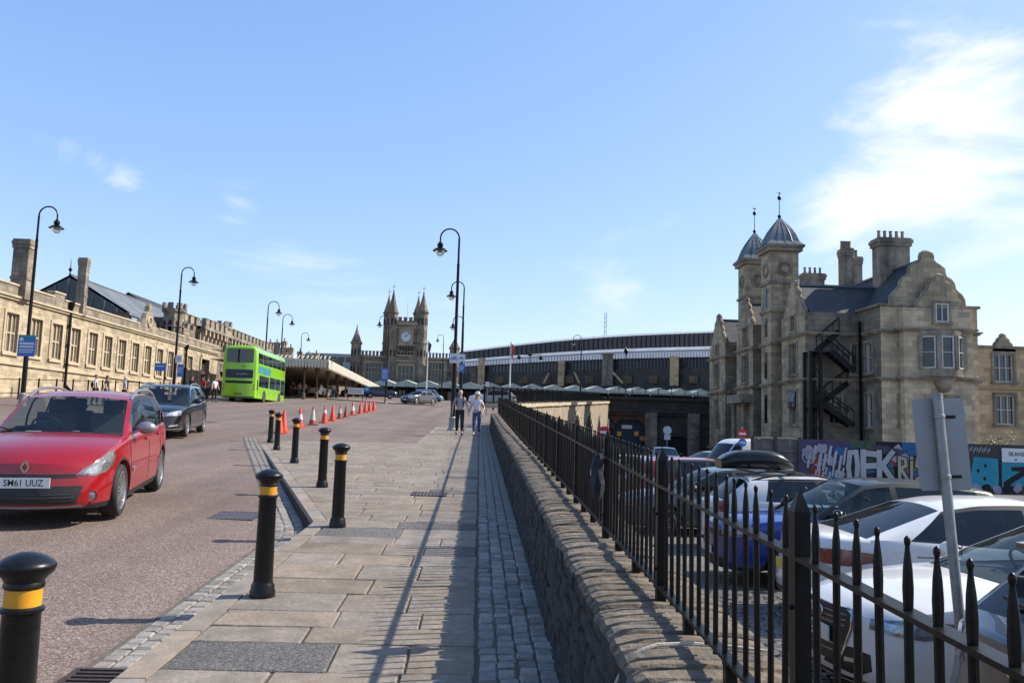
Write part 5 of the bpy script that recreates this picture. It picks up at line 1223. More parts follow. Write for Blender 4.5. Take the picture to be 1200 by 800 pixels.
def person(label, loc, rot, h, top, legs, hair, hairlen=0, stride=.0, arms=None, hat=None, sleeves='short', shoe=(.03, .03, .03), skin=0, bulk=1.0, female=False, detail=True, group=None, carry=None):
    t = thing('person', label, 'person', loc, rot, group); k = h/1.75
    W = lambda x, y, z: V((x*k, y*k, z*k))                      # built facing -Y
    sh = (.175 if female else .20)*bulk**.5; hp = .095
    arms = arms or {1: (.06, -.02, .10, -.10), -1: (.06, -.02, .10, -.10)}
    P = []; E = []
    def add(p, rx, ry, par=None):
        P.append((p, rx*k, ry*k)); i = len(P)-1
        if par is not None: E.append((par, i))
        return i
    pel = add(W(0, 0, .95), .125*bulk, .09*bulk); wst = add(W(0, 0, 1.10), .115*bulk, .085*bulk, pel); cst = add(W(0, .005, 1.30), .135*bulk, .095*bulk, wst); nb = add(W(0, .01, 1.45), .07, .06, cst)
    nk = add(W(0, -.005, 1.52), .05, .05, nb); hd = add(W(0, -.02, 1.60), .072, .085, nk); ht = add(W(0, -.015, 1.70), .066, .08, hd)
    J = {}
    for s in (1, -1):
        ex, ey, wx, wy = arms[s]
        a = add(W(s*sh*.8, .01, 1.415), .06*bulk, .055*bulk, cst); b_ = add(W(s*(sh+ex), .01+ey, 1.15), .042, .042, a); c = add(W(s*(sh+wx), wy, .90), .029, .026, b_)
        d = add(W(s*(sh+wx), wy-.015, .83), .036, .02, c)
        if detail:
            for f in range(4): fx = (f-1.5)*.018; q = add(W(s*(sh+wx)+s*.004, wy-.015+fx, .77-.006*abs(f-1.2)), .0095, .0095, d); add(W(s*(sh+wx)-s*.008, wy-.018+fx, .735-.008*abs(f-1.2)), .0085, .0085, q)
            q = add(W(s*(sh+wx)-s*.012, wy-.055, .81), .0105, .0105, d); add(W(s*(sh+wx)-s*.014, wy-.065, .775), .009, .009, q)
        fy = -stride*s
        l0 = add(W(s*hp, 0, .90), .085*bulk, .085*bulk, pel); l1 = add(W(s*(hp+.005), fy*.5-.015*abs(stride)*4, .50), .058, .06, l0); l2 = add(W(s*(hp+.005), fy+(.03 if fy > 0 else 0), .095), .038, .04, l1); l3 = add(W(s*(hp+.02), fy-.13, .035+(.03 if fy > 0 else 0)), .035, .025, l2)
        J[s] = (a, b_, c, l0, l1, l2, l3)
    body = link('body', skin_mesh('body', P, E, SK[skin], 2), t)
    # face and ears, welded into the body mesh
    bm = bmesh.new(); bm.from_mesh(body.data)
    def blob(c, r, sc):
        m = Matrix.Translation(W(*c)) @ Matrix.Diagonal((*[r*k*q for q in sc], 1)); bmesh.ops.create_uvsphere(bm, u_segments=8, v_segments=6, radius=1, matrix=m)
    blob((0, -.108, 1.60), .02, (.7, .9, 1.3)); blob((0, -.093, 1.545), .02, (1.5, .6, .5))
    for s in (1, -1): blob((s*.078, -.005, 1.60), .026, (.4, .7, 1.1))
    for f in bm.faces: f.smooth = True
    bm.to_mesh(body.data); bm.free()
    b = MB()
    for s in (1, -1): b.ball(W(s*.030, -.096, 1.625), .0095*k, 8)
    b.build('eyes', M['dark'], t)
    G_ = lambda lst, ed, nm, m: link(nm, skin_mesh(nm, lst, ed, m, 2), t)
    g = .016*k
    up = [(P[i][0], P[i][1]+g, P[i][2]+g) for i in (pel, wst, cst)]+[(W(0, .01, 1.43), .085*k, .075*k)]; ed = [(0, 1), (1, 2), (2, 3)]
    for s in (1, -1):
        a, b_, c = J[s][:3]; i0 = len(up); up.append((P[a][0], P[a][1]+g, P[a][2]+g)); ed.append((2, i0))
        m_ = P[a][0].lerp(P[b_][0], .75) if sleeves == 'short' else P[b_][0]; up.append((m_, .055*k*bulk, .052*k*bulk)); ed.append((i0, i0+1))
        if sleeves == 'long': up.append((P[b_][0].lerp(P[c][0], .9), .036*k, .034*k)); ed.append((i0+1, i0+2))
    G_(up, ed, 'shirt', top)
    lo = [(P[pel][0]+V((0, 0, -.0)), P[pel][1]+g*.8, P[pel][2]+g*.8)]; ed = []
    for s in (1, -1):
        i0 = len(lo); prev = 0
        for j, ex in ((3, .014), (4, .02), (5, .022)): lo.append((P[J[s][j]][0]+V((0, 0, (.0 if j != 5 else .03)*k)), P[J[s][j]][1]+ex*k, P[J[s][j]][2]+ex*k)); ed.append((prev, len(lo)-1)); prev = len(lo)-1
    G_(lo, ed, 'trousers', legs)
    sm_ = mat('shoe leather', shoe, .6)
    for s in (1, -1):
        a = P[J[s][5]][0]; c = P[J[s][6]][0]; b = MB(); b.ball((a+c)/2+V((0, .02*k, -.028*k)), .10*k, 10, (.48, 1.35, .42)); b.build('shoe', sm_, t)
    b = MB()
    if hair is not None:
        b.ball(W(0, .012, 1.668), .094*k, 14, (.93, 1.02, .88)); 
        if hairlen: b.ball(W(0, .06, 1.56-hairlen*.3), .09*k, 12, (1.0, .65, 1.0+hairlen*3))
        b.build('hair', hair, t)
    if hat is not None: MB().lathe([(.165*k, 0), (.16*k, .012*k), (.105*k, .018*k), (.10*k, .085*k), (.07*k, .115*k), (0, .12*k)], c=W(0, 0, 1.685), n=20).build('hat', hat, t)
    if carry: carry(t, W, k)
    return t
def cloth(n_, c, v=None, s=9): return mat(n_, c, .85, var=v or tuple(q*.7 for q in c), scale=s, bump=.25, bscale=14)
grey_hair = mat('grey hair', (.45, .43, .40), .8, bump=.4, scale=60); brown_hair = mat('brown hair', (.09, .04, .02), .7, bump=.4, scale=60); auburn = mat('auburn hair', (.16, .055, .02), .7, bump=.4, scale=60); blond = mat('fair hair', (.42, .28, .13), .7, bump=.4, scale=60)
check = mat('checked shirt', (.22, .21, .23), .85, var=(.5, .48, .47), scale=26); navyt = cloth('navy trousers', (.014, .016, .028)); jeans = cloth('blue jeans', (.05, .12, .26)); lilac = cloth('pale lilac blouse', (.62, .56, .66), (.72, .68, .72)); whitehat = cloth('white sun hat', (.75, .74, .70)); black_c = cloth('black cloth', (.015, .015, .017)); white_c = cloth('white cloth', (.68, .68, .67)); red_c = cloth('red cloth', (.45, .03, .03)); grey_c = cloth('grey cloth', (.2, .2, .21)); blue_c = cloth('light blue cloth', (.30, .45, .62)); pink_c = cloth('pink cloth', (.6, .35, .33))
strapm = cloth('dark straps', (.03, .04, .07))
def rucksack(t, W, k):
    for s in (1, -1): MB().tube([W(s*.11, .1, 1.47), W(s*.125, -.04, 1.475), W(s*.125, -.125, 1.35), W(s*.13, -.11, 1.2), W(s*.135, .04, 1.1)], .024*k, 6).build('strap', strapm, t)
    MB().ball(W(0, .19, 1.28), .2*k, 12, (.9, .5, 1.25)).build('rucksack', strapm, t)
p = on(538, 509, lambda x, y: pz(y)); q = on(558, 509.5, lambda x, y: pz(y))
person('elderly man in checked shirt and dark trousers holding hands with the woman', (p.x, p.y, pz(p.y)), radians(2), 1.78, check, navyt, grey_hair, 0, .17, {1: (.08, .0, .145, -.06), -1: (.07, .03, .10, -.10)}, carry=rucksack)
person('woman in white sun hat, lilac blouse and blue jeans walking on the pavement', (q.x, q.y, pz(q.y)), radians(-3), 1.70, lilac, jeans, blond, .1, -.12, {1: (.12, .03, .05, -.22), -1: (.08, .0, .155, -.05)}, hat=whitehat, shoe=(.5, .5, .5), female=True, bulk=1.05)
def rear_bag(t, W, k): MB().ball(W(-.12, .16, 1.15), .16*k, 10, (.7, .45, 1.2)).build('shoulder_bag', black_c, t)
Yg = 44
for px, yt, lb, top, legs, hr, hl, rot, kw in ((113, 441.5, 'person in a pale top with a dark bag walking past the sandstone building', cloth('pale violet cloth', (.5, .48, .68)), black_c, brown_hair, 0, 100, dict(carry=rear_bag)), (126.5, 441, 'person with long auburn hair and a black top beyond the red car', black_c, jeans, auburn, .22, 95, dict(female=True, sleeves='short')), (147, 445, 'person in a light blue top walking ahead of the black car', blue_c, navyt, grey_hair, 0, 120, dict())):
    a = at(px, yt, Yg); h_ = min(1.86, max(1.6, a.z-rz(a.x, Yg))); person(lb, (a.x, Yg, rz(a.x, Yg)), radians(rot), h_, top, legs, hr, hl, .12, detail=False, **kw)
Yg = 61
for px, lb, top, legs, hr, rot in ((224, 'person in dark clothes at the back of the queue by the bus stop', black_c, black_c, brown_hair, 20), (237, 'person in a red top waiting behind the bus', red_c, black_c, brown_hair, -30), (242.5, 'person in grey waiting between the red and white tops', grey_c, navyt, brown_hair, 160), (251, 'person in a white shirt and black trousers standing at the corner of the bus', white_c, black_c, brown_hair, 60)):
    a = at(px, 465, Yg); person(lb, (a.x, Yg, rz(a.x, Yg)), radians(rot), 1.78, top, legs, hr, 0, .06, detail=False, bulk=1.1)
for px, Yg, lb, top, legs, rot in ((350.5, 96, 'person in a pink top under the cream canopy', pink_c, jeans, 40), (357, 99, 'person in white beside the white hatchback under the canopy', white_c, navyt, 200), (383, 100, 'person in a grey top just right of the white hatchback', grey_c, black_c, 90), (390.5, 104, 'person in white and jeans below the canopy corner', white_c, jeans, 10), (396, 106, 'person in dark clothes below the sloping canopy', black_c, black_c, 100), (343, 92, 'person in black by the canopy column behind the bus', black_c, navyt, 10)):
    a = at(px, 465, Yg); person(lb, (a.x, Yg, rz(a.x, Yg)), radians(rot), 1.74, top, legs, brown_hair, 0, .08, detail=False)
# ------------------------------------------------------------------ buildings
M.update(
 ash=mat('warm ashlar', (.48, .395, .275), .85, var=(.37, .30, .205), scale=1.3, bump=.35, bscale=9, coord='World', courses=(.62, .27, (.74, .72, .68)), stain=.35),
 ashtrim=mat('pale dressed stone', (.54, .44, .30), .8, var=(.44, .355, .24), scale=2.2, bump=.2, coord='World', stain=.2),
 ashgrey=mat('sooty stone', (.33, .28, .215), .88, var=(.2, .17, .135), scale=1.2, bump=.4, bscale=8, coord='World', courses=(.6, .3, (.7, .68, .66)), stain=.6),
 bathdark=mat('sooty and painted-shade ashlar', (.27, .222, .165), .88, var=(.18, .15, .112), scale=.9, bump=.3, bscale=8, coord='World', courses=(.75, .33, (.8, .78, .75)), stain=.5),  # soot on the bay sides; on the right wing it paints recess shade
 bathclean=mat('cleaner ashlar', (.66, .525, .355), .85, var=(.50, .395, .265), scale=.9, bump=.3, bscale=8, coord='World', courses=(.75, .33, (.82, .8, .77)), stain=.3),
 bath=mat('grimy ashlar', (.53, .42, .275), .85, var=(.38, .30, .195), scale=.9, bump=.3, bscale=8, coord='World', courses=(.75, .33, (.78, .76, .73)), stain=.55),
 bathtrim=mat('grimy dressed stone', (.42, .34, .24), .82, var=(.22, .18, .135), scale=1.4, bump=.3, coord='World', stain=.7),
 bathlit=mat('yellow ashlar', (.66, .475, .27), .85, var=(.54, .39, .22), scale=1.0, bump=.3, coord='World', courses=(.75, .33, (.8, .78, .75)), stain=.22),
 tower=mat('dark gothic stone', (.26, .212, .16), .88, var=(.155, .127, .10), scale=.7, bump=.4, coord='World', courses=(.8, .4, (.75, .72, .7)), stain=.5),
 towertrim=mat('gothic dressings', (.42, .34, .245), .85, var=(.29, .235, .17), scale=.8, coord='World', stain=.3),
 slate=mat('blue grey slate', (.042, .046, .056), .65, var=(.026, .028, .034), scale=1.5, bump=.2, coord='World', courses=(.4, .25, (.55, .55, .55))),
 slatelight=mat('grey roof sheet', (.16, .17, .18), .5, var=(.11, .115, .12), scale=.8, coord='World', courses=(.5, 50, (.6, .6, .6))),
 lead=mat('lead sheet', (.14, .165, .19), .45, metal=.35, var=(.1, .118, .135), scale=1.2),
 tanpane=mat('dusty leaded glass', (.21, .175, .125), .3, var=(.12, .10, .08), scale=2.5, coord='World'), winglass=glass_mat('window glass', (.2, .22, .23), .1, .04, refl=.6), winframe=mat('white window frame', (.6, .58, .54), .5), curtain=mat('pale blind', (.5, .5, .48), .8),
 litwall=mat('lit rubble wall', (.40, .325, .225), .9, var=(.27, .22, .155), scale=1.6, bump=.9, bscale=6, coord='World', fine=7), brick=mat('red brick', (.17, .07, .045), .85, var=(.10, .05, .035), scale=1.2, coord='World', courses=(.23, .08, (.9, .85, .8)), stain=.4),
 darkbrick=mat('sooty engineering brick', (.075, .062, .052), .85, var=(.04, .035, .032), scale=.8, coord='World', courses=(.45, .15, (.85, .83, .8)), stain=.4),
 cream=mat('cream painted timber', (.60, .58, .47), .6, var=(.5, .48, .39), scale=2), canopygreen=mat('weathered green canopy', (.42, .48, .42), .6, var=(.31, .37, .32), scale=.8, coord='World'), brownwall=mat('brown station wall', (.22, .15, .09), .85, var=(.13, .09, .055), scale=.9, coord='World', stain=.4),
 slateblack=mat('dark shed slate', (.011, .011, .013), .9, var=(.018, .018, .021), scale=.5, coord='World', bump=.3, spec=.12), shedwall=mat('sooty shed wall', (.085, .072, .06), .9, var=(.05, .043, .037), scale=.7, coord='World', stain=.3), roofgrey=mat('dull skylight sheeting', (.27, .27, .28), .5, var=(.2, .2, .21), scale=.6, coord='World'), shedglass=mat('dusty shed glazing', (.03, .034, .038), .35, var=(.05, .055, .06), scale=.7), roofwhite=mat('white skylight sheeting', (.46, .46, .465), .45, var=(.34, .345, .35), scale=.6, coord='World'), concrete=mat('weathered board fence', (.23, .205, .175), .85, var=(.155, .14, .12), scale=3, bump=.3, stain=.5, coord='World'),
 leaf=mat('dark shrub leaf', (.04, .06, .022), .6, var=(.06, .075, .02), scale=2, rand=.3), leafy=mat('dry yellow green leaf', (.2, .19, .05), .6, var=(.12, .13, .03), scale=3), bark=mat('bark', (.08, .06, .045), .9),
 hoard=mat('black painted board', (.02, .02, .022), .6, var=(.035, .035, .035), scale=2), steelblack=mat('black steelwork', (.012, .012, .013), .5),
)
def window(parent, o, u, nrm, rect_, nx, nz, fm='bathtrim', bars=.09, depth=.22, pane='winglass', blind=0, surround=.0, mat2=None):
    """a window set in a wall opening: stone or timber frame with its panes as sub-parts"""
    o, u, nrm = V(o), V(u).normalized(), V(nrm).normalized(); a, c, b_, d = rect_
    P = lambda x, z, k: o+u*x+V((0, 0, z))-nrm*k
    b = MB(); wd = b_-a; ht = d-c
    for x in (a+.04, b_-.04): b.bar(P(x, c, depth-.06), P(x, d, depth-.06), .08, .10, up=nrm)
    for z in (c+.04, d-.04): b.bar(P(a+.08, z, depth-.06), P(b_-.08, z, depth-.06), .10, .08)
    for i in range(1, nx): x = a+wd*i/nx; b.bar(P(x, c+.08, depth-.06), P(x, d-.08, depth-.06), bars, .10, up=nrm)
    for j in range(1, nz): z = c+ht*j/nz; b.bar(P(a+.08, z, depth-.062), P(b_-.08, z, depth-.062), .095, bars*.8)
    if surround:
        s = surround
        for x in (a-s/2, b_+s/2): b.bar(P(x, c-s, -.01), P(x, d+s, -.01), s, .12, up=nrm)
        b.bar(P(a, d+s/2, -.01), P(b_, d+s/2, -.01), .12, s); b.bar(P(a-s, c-s/2-.002, -.03), P(b_+s, c-s/2-.002, -.03), .18, s)
    f = b.build('window', M[fm], parent)
    for i in range(nx):
        for j in range(nz):
            x0, x1 = a+wd*i/nx+.03, a+wd*(i+1)/nx-.03; z0, z1 = c+ht*j/nz+.03, c+ht*(j+1)/nz-.03
            MB().prism([P(x0, z0, depth-.015), P(x1, z0, depth-.015), P(x1, z1, depth-.015), P(x0, z1, depth-.015)], -nrm*.02).build('pane', M[pane], f)
            if blind and (i+j*3+int(blind*10)) % 3 != 0: zb_ = z0+(z1-z0)*.5*((i+j) % 2); MB().prism([P(x0, zb_, depth+.06), P(x1, zb_, depth+.06), P(x1, z1, depth+.06), P(x0, z1, depth+.06)], -nrm*.02).build('blind', M['curtain'], f)
    return f
def recess(b, o, u, nrm, rect_, k):
    o, u, nrm = V(o), V(u).normalized(), V(nrm).normalized(); a, c, b_, d = rect_
    P = lambda x, z: o+u*x+V((0, 0, z))-nrm*k
    b.add([P(a, c), P(b_, c), P(b_, d), P(a, d)], [(0, 1, 2, 3)])
def merlons(parent, p, q, z, n, wd, ht, th, m, sides=True):
    p, q = V(p), V(q); d = (q-p); L_ = d.length; d.normalize(); a = atan2(d.y, d.x)
    for i in range(n):
        c = p+d*(L_*(i+.5)/n); b = MB(); b.box((c.x, c.y, z+ht/2), (wd, th, ht), a); b.box((c.x, c.y, z+ht+.05), (wd+.12, th+.12, .1), a); b.build('merlon', M[m], parent)
def strip(b, p, q, z, ht, proj, nrm): p, q, nrm = V(p), V(q), V(nrm); c = (p+q)/2+nrm*(proj/2-.02); d = q-p; b.box((c.x, c.y, z+ht/2), (d.length+.0, proj+.04, ht), atan2(d.y, d.x))
def turret(parent, c, r, z0, z1, zs, m, mt, n=8, spire=True, fin=1.2):
    o = MB().lathe([(r*1.15, z0), (r*1.15, z0+1), (r, z0+1.2), (r, z1-(z1-z0)*.35), (r*1.12, z1-(z1-z0)*.345), (r*1.12, z1-(z1-z0)*.33), (r*.98, z1-(z1-z0)*.325), (r*.98, z1-.5), (r*1.18, z1-.25), (r*1.18, z1)], c=(c[0], c[1], 0), n=n, smooth=False, a0=pi/8).build('turret', M[m], parent)
    for k in range(n):
        a = pi/8+2*pi*(k+.5)/n; 
        if sin(a) < .3:
            for zz in (z1-1.9, z0+(z1-z0)*.55): MB().box((c[0]+cos(a)*r*.945, c[1]+sin(a)*r*.945, zz), (.05, r*.3, 1.2), a).build('slit', M['shade'], o)
    if spire:
        b = MB().lathe([(r*1.05, z1), (r*.42, z1+(zs-z1)*.6), (r*.1, zs), (0, zs)], c=(c[0], c[1], 0), n=n, smooth=False, a0=pi/8); b.build('spire', M[mt], o)
        b = MB(); b.cyl((c[0], c[1], zs-.1), (c[0], c[1], zs+fin), .05, .03, 6); b.box((c[0], c[1], zs+fin*.6), (fin*.45, .06, .08)); b.ball((c[0], c[1], zs+.05), .16, 8); b.build('finial', M[mt], o)
    else:
        for k in range(n): a = pi/8+2*pi*(k+.5)/n; MB().box((c[0]+cos(a)*r*1.05, c[1]+sin(a)*r*1.05, z1+.3), (.22, r*.5, .6), a).build('merlon', M[m], o)
    return o
def chimney(parent, c, sx, sy, z0, z1, pots, m, axis='x', pot_h=.7):
    b = MB(); b.box((c[0], c[1], (z0+z1-.6)/2), (sx, sy, z1-.6-z0)); b.box((c[0], c[1], z1-.48), (sx*1.12, sy*1.12, .24)); b.box((c[0], c[1], z1-.24), (sx*1.2, sy*1.2, .24)); b.box((c[0], c[1], z1-.06), (sx*1.1, sy*1.1, .12)); b.box((c[0], c[1], z0+(z1-z0)*.35), (sx*1.10, sy*1.10, .18))
    o = b.build('chimney', M[m], parent)
    for k in range(pots):
        t = (k+.5)/pots-.5; x, y = (c[0]+t*sx, c[1]) if axis == 'x' else (c[0], c[1]+t*sy)
        MB().lathe([(.13, z1), (.10, z1+pot_h*.85), (.14, z1+pot_h*.88), (.13, z1+pot_h), (.09, z1+pot_h)], c=(x, y, 0), n=10).build('chimney_pot', M['bathtrim'], o)
    return o
def gable_roof(parent, x0, x1, y0, y1, ze, zr, m, axis='y', th=.15, name='roof', hip=0):
    b = MB()
    if axis == 'y':
        xm = (x0+x1)/2; a = [V((x0, y0, ze)), V((xm, y0+hip, zr)), V((x1, y0, ze))]; c = [V((x0, y1, ze)), V((xm, y1-hip, zr)), V((x1, y1, ze))]
    else:
        ym = (y0+y1)/2; a = [V((x0, y0, ze)), V((x0+hip, ym, zr)), V((x0, y1, ze))]; c = [V((x1, y0, ze)), V((x1-hip, ym, zr)), V((x1, y1, ze))]
    vs = a+c+[p-V((0, 0, th)) for p in a+c]
    b.add(vs, [(0, 1, 4, 3), (1, 2, 5, 4), (0, 2, 1), (3, 4, 5), (6, 9, 10, 7), (7, 10, 11, 8), (0, 6, 7, 1), (1, 7, 8, 2), (3, 9, 6, 0), (2, 8, 11, 5)]); o = b.build(name, M[m], parent)
    r = MB().bar(a[1]+V((0, 0, .03)), c[1]+V((0, 0, .03)), .22, .14); r.build('ridge', M['lead'], o); return o
def arch_wall(b, o, u, nrm, wd, z0, top, arches, th):
    """wall of height top(u) with arched openings (u0, u1, zspring, zcrown, pointed)"""
    o, u, nrm = V(o), V(u).normalized(), V(nrm).normalized(); us = {0, wd}
    for i in range(1, 12): us.add(wd*i/12)
    for a in arches:
        for k in range(17): us.add(a[0]+(a[1]-a[0])*(1-cos(pi*k/16))/2)
    us = sorted(us)
    def bot(x):
        for a in arches:
            if a[0]-1e-6 <= x <= a[1]+1e-6:
                t = (x-a[0])/(a[1]-a[0])*2-1
                return a[2]+(a[3]-a[2])*(sqrt(max(0, 1-t*t)) if not a[4] else (1-abs(t)**1.7))
        return z0
    P = lambda x, z, k=0: V((o.x, o.y, 0))+u*x+V((0, 0, z))-nrm*k
    for i in range(len(us)-1):
        x0, x1 = us[i], us[i+1]; xm = (x0+x1)/2; ina = any(a[0] < xm < a[1] for a in arches)
        b0, b1 = (bot(x0), bot(x1)) if ina else (z0, z0)
        b.add([P(x0, b0), P(x1, b1), P(x1, top(x1)), P(x0, top(x0))], [(0, 1, 2, 3)])
        b.add([P(x0, top(x0)), P(x1, top(x1)), P(x1, top(x1), th), P(x0, top(x0), th)], [(0, 1, 2, 3)])
        if ina: b.add([P(x0, b0), P(x0, b0, th), P(x1, b1, th), P(x1, b1)], [(0, 1, 2, 3)])
    for a in arches:
        for e in (0, 1): b.add([P(a[e], z0), P(a[e], z0, th), P(a[e], a[2], th), P(a[e], a[2])], [(0, 1, 2, 3)])
    return P

# --- long sandstone building on the left
bl_ = thing('sandstone_building', 'long low sandstone building with a row of mullioned windows left of the road', 'building', (0, 0, 0))
X0 = -30.0; Y0, Y1 = 30, 95.3; zb = 2.0; zc = 8.85
wpx = [8, 37, 62, 84, 105, 123, 140, 156, 171, 185, 198, 221]
wy = [atx(p, 440, X0).y for p in wpx]; sp1 = wy[1]-wy[0]; wy = [wy[0]-sp1*k for k in range(1, 7)]+wy
holes = [(y-.72-Y0, 5.5-zb, y+.72-Y0, 8.0-zb) for y in wy if y-.8 > Y0]; dy0, dy1 = 89.6, 92.2
holes.append((dy0-Y0, 3.2+1.2-zb, dy1-Y0, 8.05-zb))
b = MB(); wall_mb(b, (X0, Y0, zb), (0, 1, 0), Y1-Y0, zc-zb, holes, (1, 0, 0), .35)
b.add([(X0, Y1, zb), (X0-16, Y1, zb), (X0-16, Y1, 9.7), (X0, Y1, 9.7)], [(0, 1, 2, 3)]); b.build('wall', M['ash'], bl_)
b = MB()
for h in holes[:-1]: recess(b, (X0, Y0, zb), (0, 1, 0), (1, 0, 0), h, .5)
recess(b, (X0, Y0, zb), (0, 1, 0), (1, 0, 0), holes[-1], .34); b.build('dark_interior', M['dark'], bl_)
for h in holes[:-1]: window(bl_, (X0, Y0, zb), (0, 1, 0), (1, 0, 0), h, 3, 2, 'ashtrim', .13, .24, pane='tanpane', surround=.2)
b = MB(); h = holes[-1]
for s in (h[0]-.15, h[2]+.15): b.box((X0+.05, Y0+s, zb+(h[1]+h[3])/2), (.2, .3, h[3]-h[1]+.3))
b.box((X0+.06, Y0+(h[0]+h[2])/2, zb+h[3]+.2), (.24, h[2]-h[0], .4)); b.build('door_surround', M['ashtrim'], bl_); MB().box((X0-.30, Y0+(h[0]+h[2])/2, zb+h[1]+1.2), (.08, h[2]-h[0], 2.4)).build('door', mat('brown door', (.10, .055, .03), .6), bl_)
b = MB(); strip(b, (X0, Y0, 0), (X0, Y1, 0), 4.72, .2, .12, (1, 0, 0)); b.build('string_course', M['ashtrim'], bl_)
b = MB(); strip(b, (X0, Y0, 0), (X0, Y1, 0), 2.0, 2.0, .10, (1, 0, 0)); b.build('plinth', M['ash'], bl_)
b = MB(); strip(b, (X0, Y0, 0), (X0, Y1, 0), 8.85, .16, .14, (1, 0, 0)); strip(b, (X0, Y0, 0), (X0, Y1, 0), 9.01, .12, .26, (1, 0, 0)); b.build('cornice', M['ashtrim'], bl_)
segs = [(30, 48, 9.75), (48, 50.5, 10.25), (50.5, 58.5, 9.80), (58.5, 60, 10.15), (60, 73, 9.75), (77.6, 84, 9.8), (84, 85.2, 10.15), (85.2, 95.3, 9.8)]
for a, c, zt_ in segs:
    MB().box((X0-.2, (a+c)/2, (9.13+zt_)/2), (.42, c-a, zt_-9.13)).build('parapet', M['ashgrey'], bl_); MB().box((X0-.2, (a+c)/2, zt_+.06), (.56, c-a+.04, .12)).build('parapet_coping', M['ashtrim'], bl_)
def curly(c, pts, th, u, nrm):                                            # shaped gable: outline (u, z), thickness th
    return MB().prism([V(c)+V(u)*a+V((0, 0, z)) for a, z in pts], -V(nrm)*th)
pts = [(-2.3, 9.13), (2.3, 9.13), (2.3, 9.85), (1.7, 9.95), (1.45, 10.3), (1.0, 10.4), (.75, 10.9), (.4, 11.1), (.28, 11.6), (0, 11.9), (-.28, 11.6), (-.4, 11.1), (-.75, 10.9), (-1.0, 10.4), (-1.45, 10.3), (-1.7, 9.95), (-2.3, 9.85)]
curly((X0+.02, 75.3, 0), pts, .4, (0, 1, 0), (1, 0, 0)).build('shaped_gable', M['ashgrey'], bl_)
b = MB(); ring(b, (X0+.05, 75.3, 10.2), .42, .09, (1, 0, 0)); b.build('roundel', M['ashtrim'], bl_)
b = MB(); b.add([(X0-.4, Y0, 9.3), (X0-.4, Y1, 9.3), (X0-14, Y1, 9.9), (X0-14, Y0, 9.9)], [(0, 1, 2, 3)]); b.build('flat_roof', M['slatelight'], bl_)
p = at(10, 300, 54); chimney(bl_, (p.x+.72, 54.5, 0), 1.0, .85, 9.0, 12.95, 0, 'ashgrey'); p = at(86, 320, 62); chimney(bl_, (p.x+.5, 62.5, 0), .62, .5, 9.0, 13.4, 0, 'ashgrey')
for px, za, zz in ((76, 4.4, 9.3), (216, 4.2, 8.6)):
    y = atx(px, 420, X0).y; b = MB(); b.cyl((X0+.16, y, 3.6), (X0+.16, y, zz), .10, n=10); b.lathe([(.10, zz-.1), (.22, zz+.25), (.22, zz+.5)], c=(X0+.16, y, 0), n=10)
    for z in (5.2, 6.6, 8.0): b.lathe([(.13, z), (.13, z+.12)], c=(X0+.16, y, 0), n=10)
    if px == 76: b.cyl((X0+.16, y, 3.75), (X0+.3, y+1.6, 2.9), .12, n=10)
    b.build('downpipe', M['iron'], bl_)
# glazed roofs behind the parapet
gr_ = thing('station_roof', 'grey pitched roof with a glazed gable rising behind the sandstone parapet', 'roof', (0, 0, 0)); p = at(82, 322, 80); e = at(152, 366, 80)
gable_roof(gr_, 2*p.x-e.x, e.x, 80, 132, e.z, p.z, 'slatelight', 'y', .25); MB().box((p.x, 106, (9+e.z)/2), ((e.x-p.x)*2-.6, 51.5, e.z-9.0)).build('side_wall', M['ashgrey'], gr_)
b = MB(); b.prism([V((2*p.x-e.x+.5, 79.9, e.z-.1)), V((e.x-.5, 79.9, e.z-.1)), V((p.x, 79.9, p.z-.4))], (0, -.05, 0)); b.build('gable_glazing', M['winglass'], gr_)
for k in range(1, 10): x = (2*p.x-e.x)+(e.x-p.x)*2*k/10; zz = p.z-.35-(abs(x-p.x))*(p.z-e.z)/(e.x-p.x); MB().bar((x, 79.8, e.z-.1), (x, 79.8, zz), .12, .08).build('glazing_bar', M['slatelight'], gr_)
b = MB(); b.cyl((p.x, 80, p.z), (p.x, 80, p.z+1.5), .07, .02, 6); b.ball((p.x, 80, p.z+.5), .18, 8); b.build('finial', M['iron'], gr_)
b = MB(); b.add([(e.x+.1, 80.3, e.z-.4), (e.x+.1, 131, e.z-.4), (e.x+.1, 131, e.z-1.6), (e.x+.1, 80.3, e.z-1.6)], [(0, 1, 2, 3)]); b.build('side_glazing', M['winglass'], gr_)
gr2 = thing('station_roof', 'second dark pitched roof farther along behind the parapet', 'roof', (0, 0, 0)); p2 = at(150, 343, 108); e2 = at(198, 370, 108); gable_roof(gr2, 2*p2.x-e2.x, e2.x, 108, 150, e2.z, p2.z, 'slate', 'y', .25); MB().box((p2.x, 129, (8+e2.z)/2), ((e2.x-p2.x)*2-.8, 41, e2.z-8.0)).build('side_wall', M['ashgrey'], gr2)
# iron fence before it
t = thing('iron_fence', 'low black iron fence standing before the sandstone building', 'fence', (0, 0, 0)); X_ = -26.5
for k in range(28): y = 34+k*2.1; z = rz(X_, y); MB().box((X_, y, z+.62), (.07, .07, 1.24)).build('post', M['iron'], t)
b = MB()
for k in range(27):
    y0_, y1_ = 34+k*2.1, 34+(k+1)*2.1
    for zz in (.35, 1.15): MB().bar((X_, y0_+.04, rz(X_, y0_)+zz), (X_, y1_-.04, rz(X_, y1_)+zz), .05, .04).build('rail', M['iron'], t)
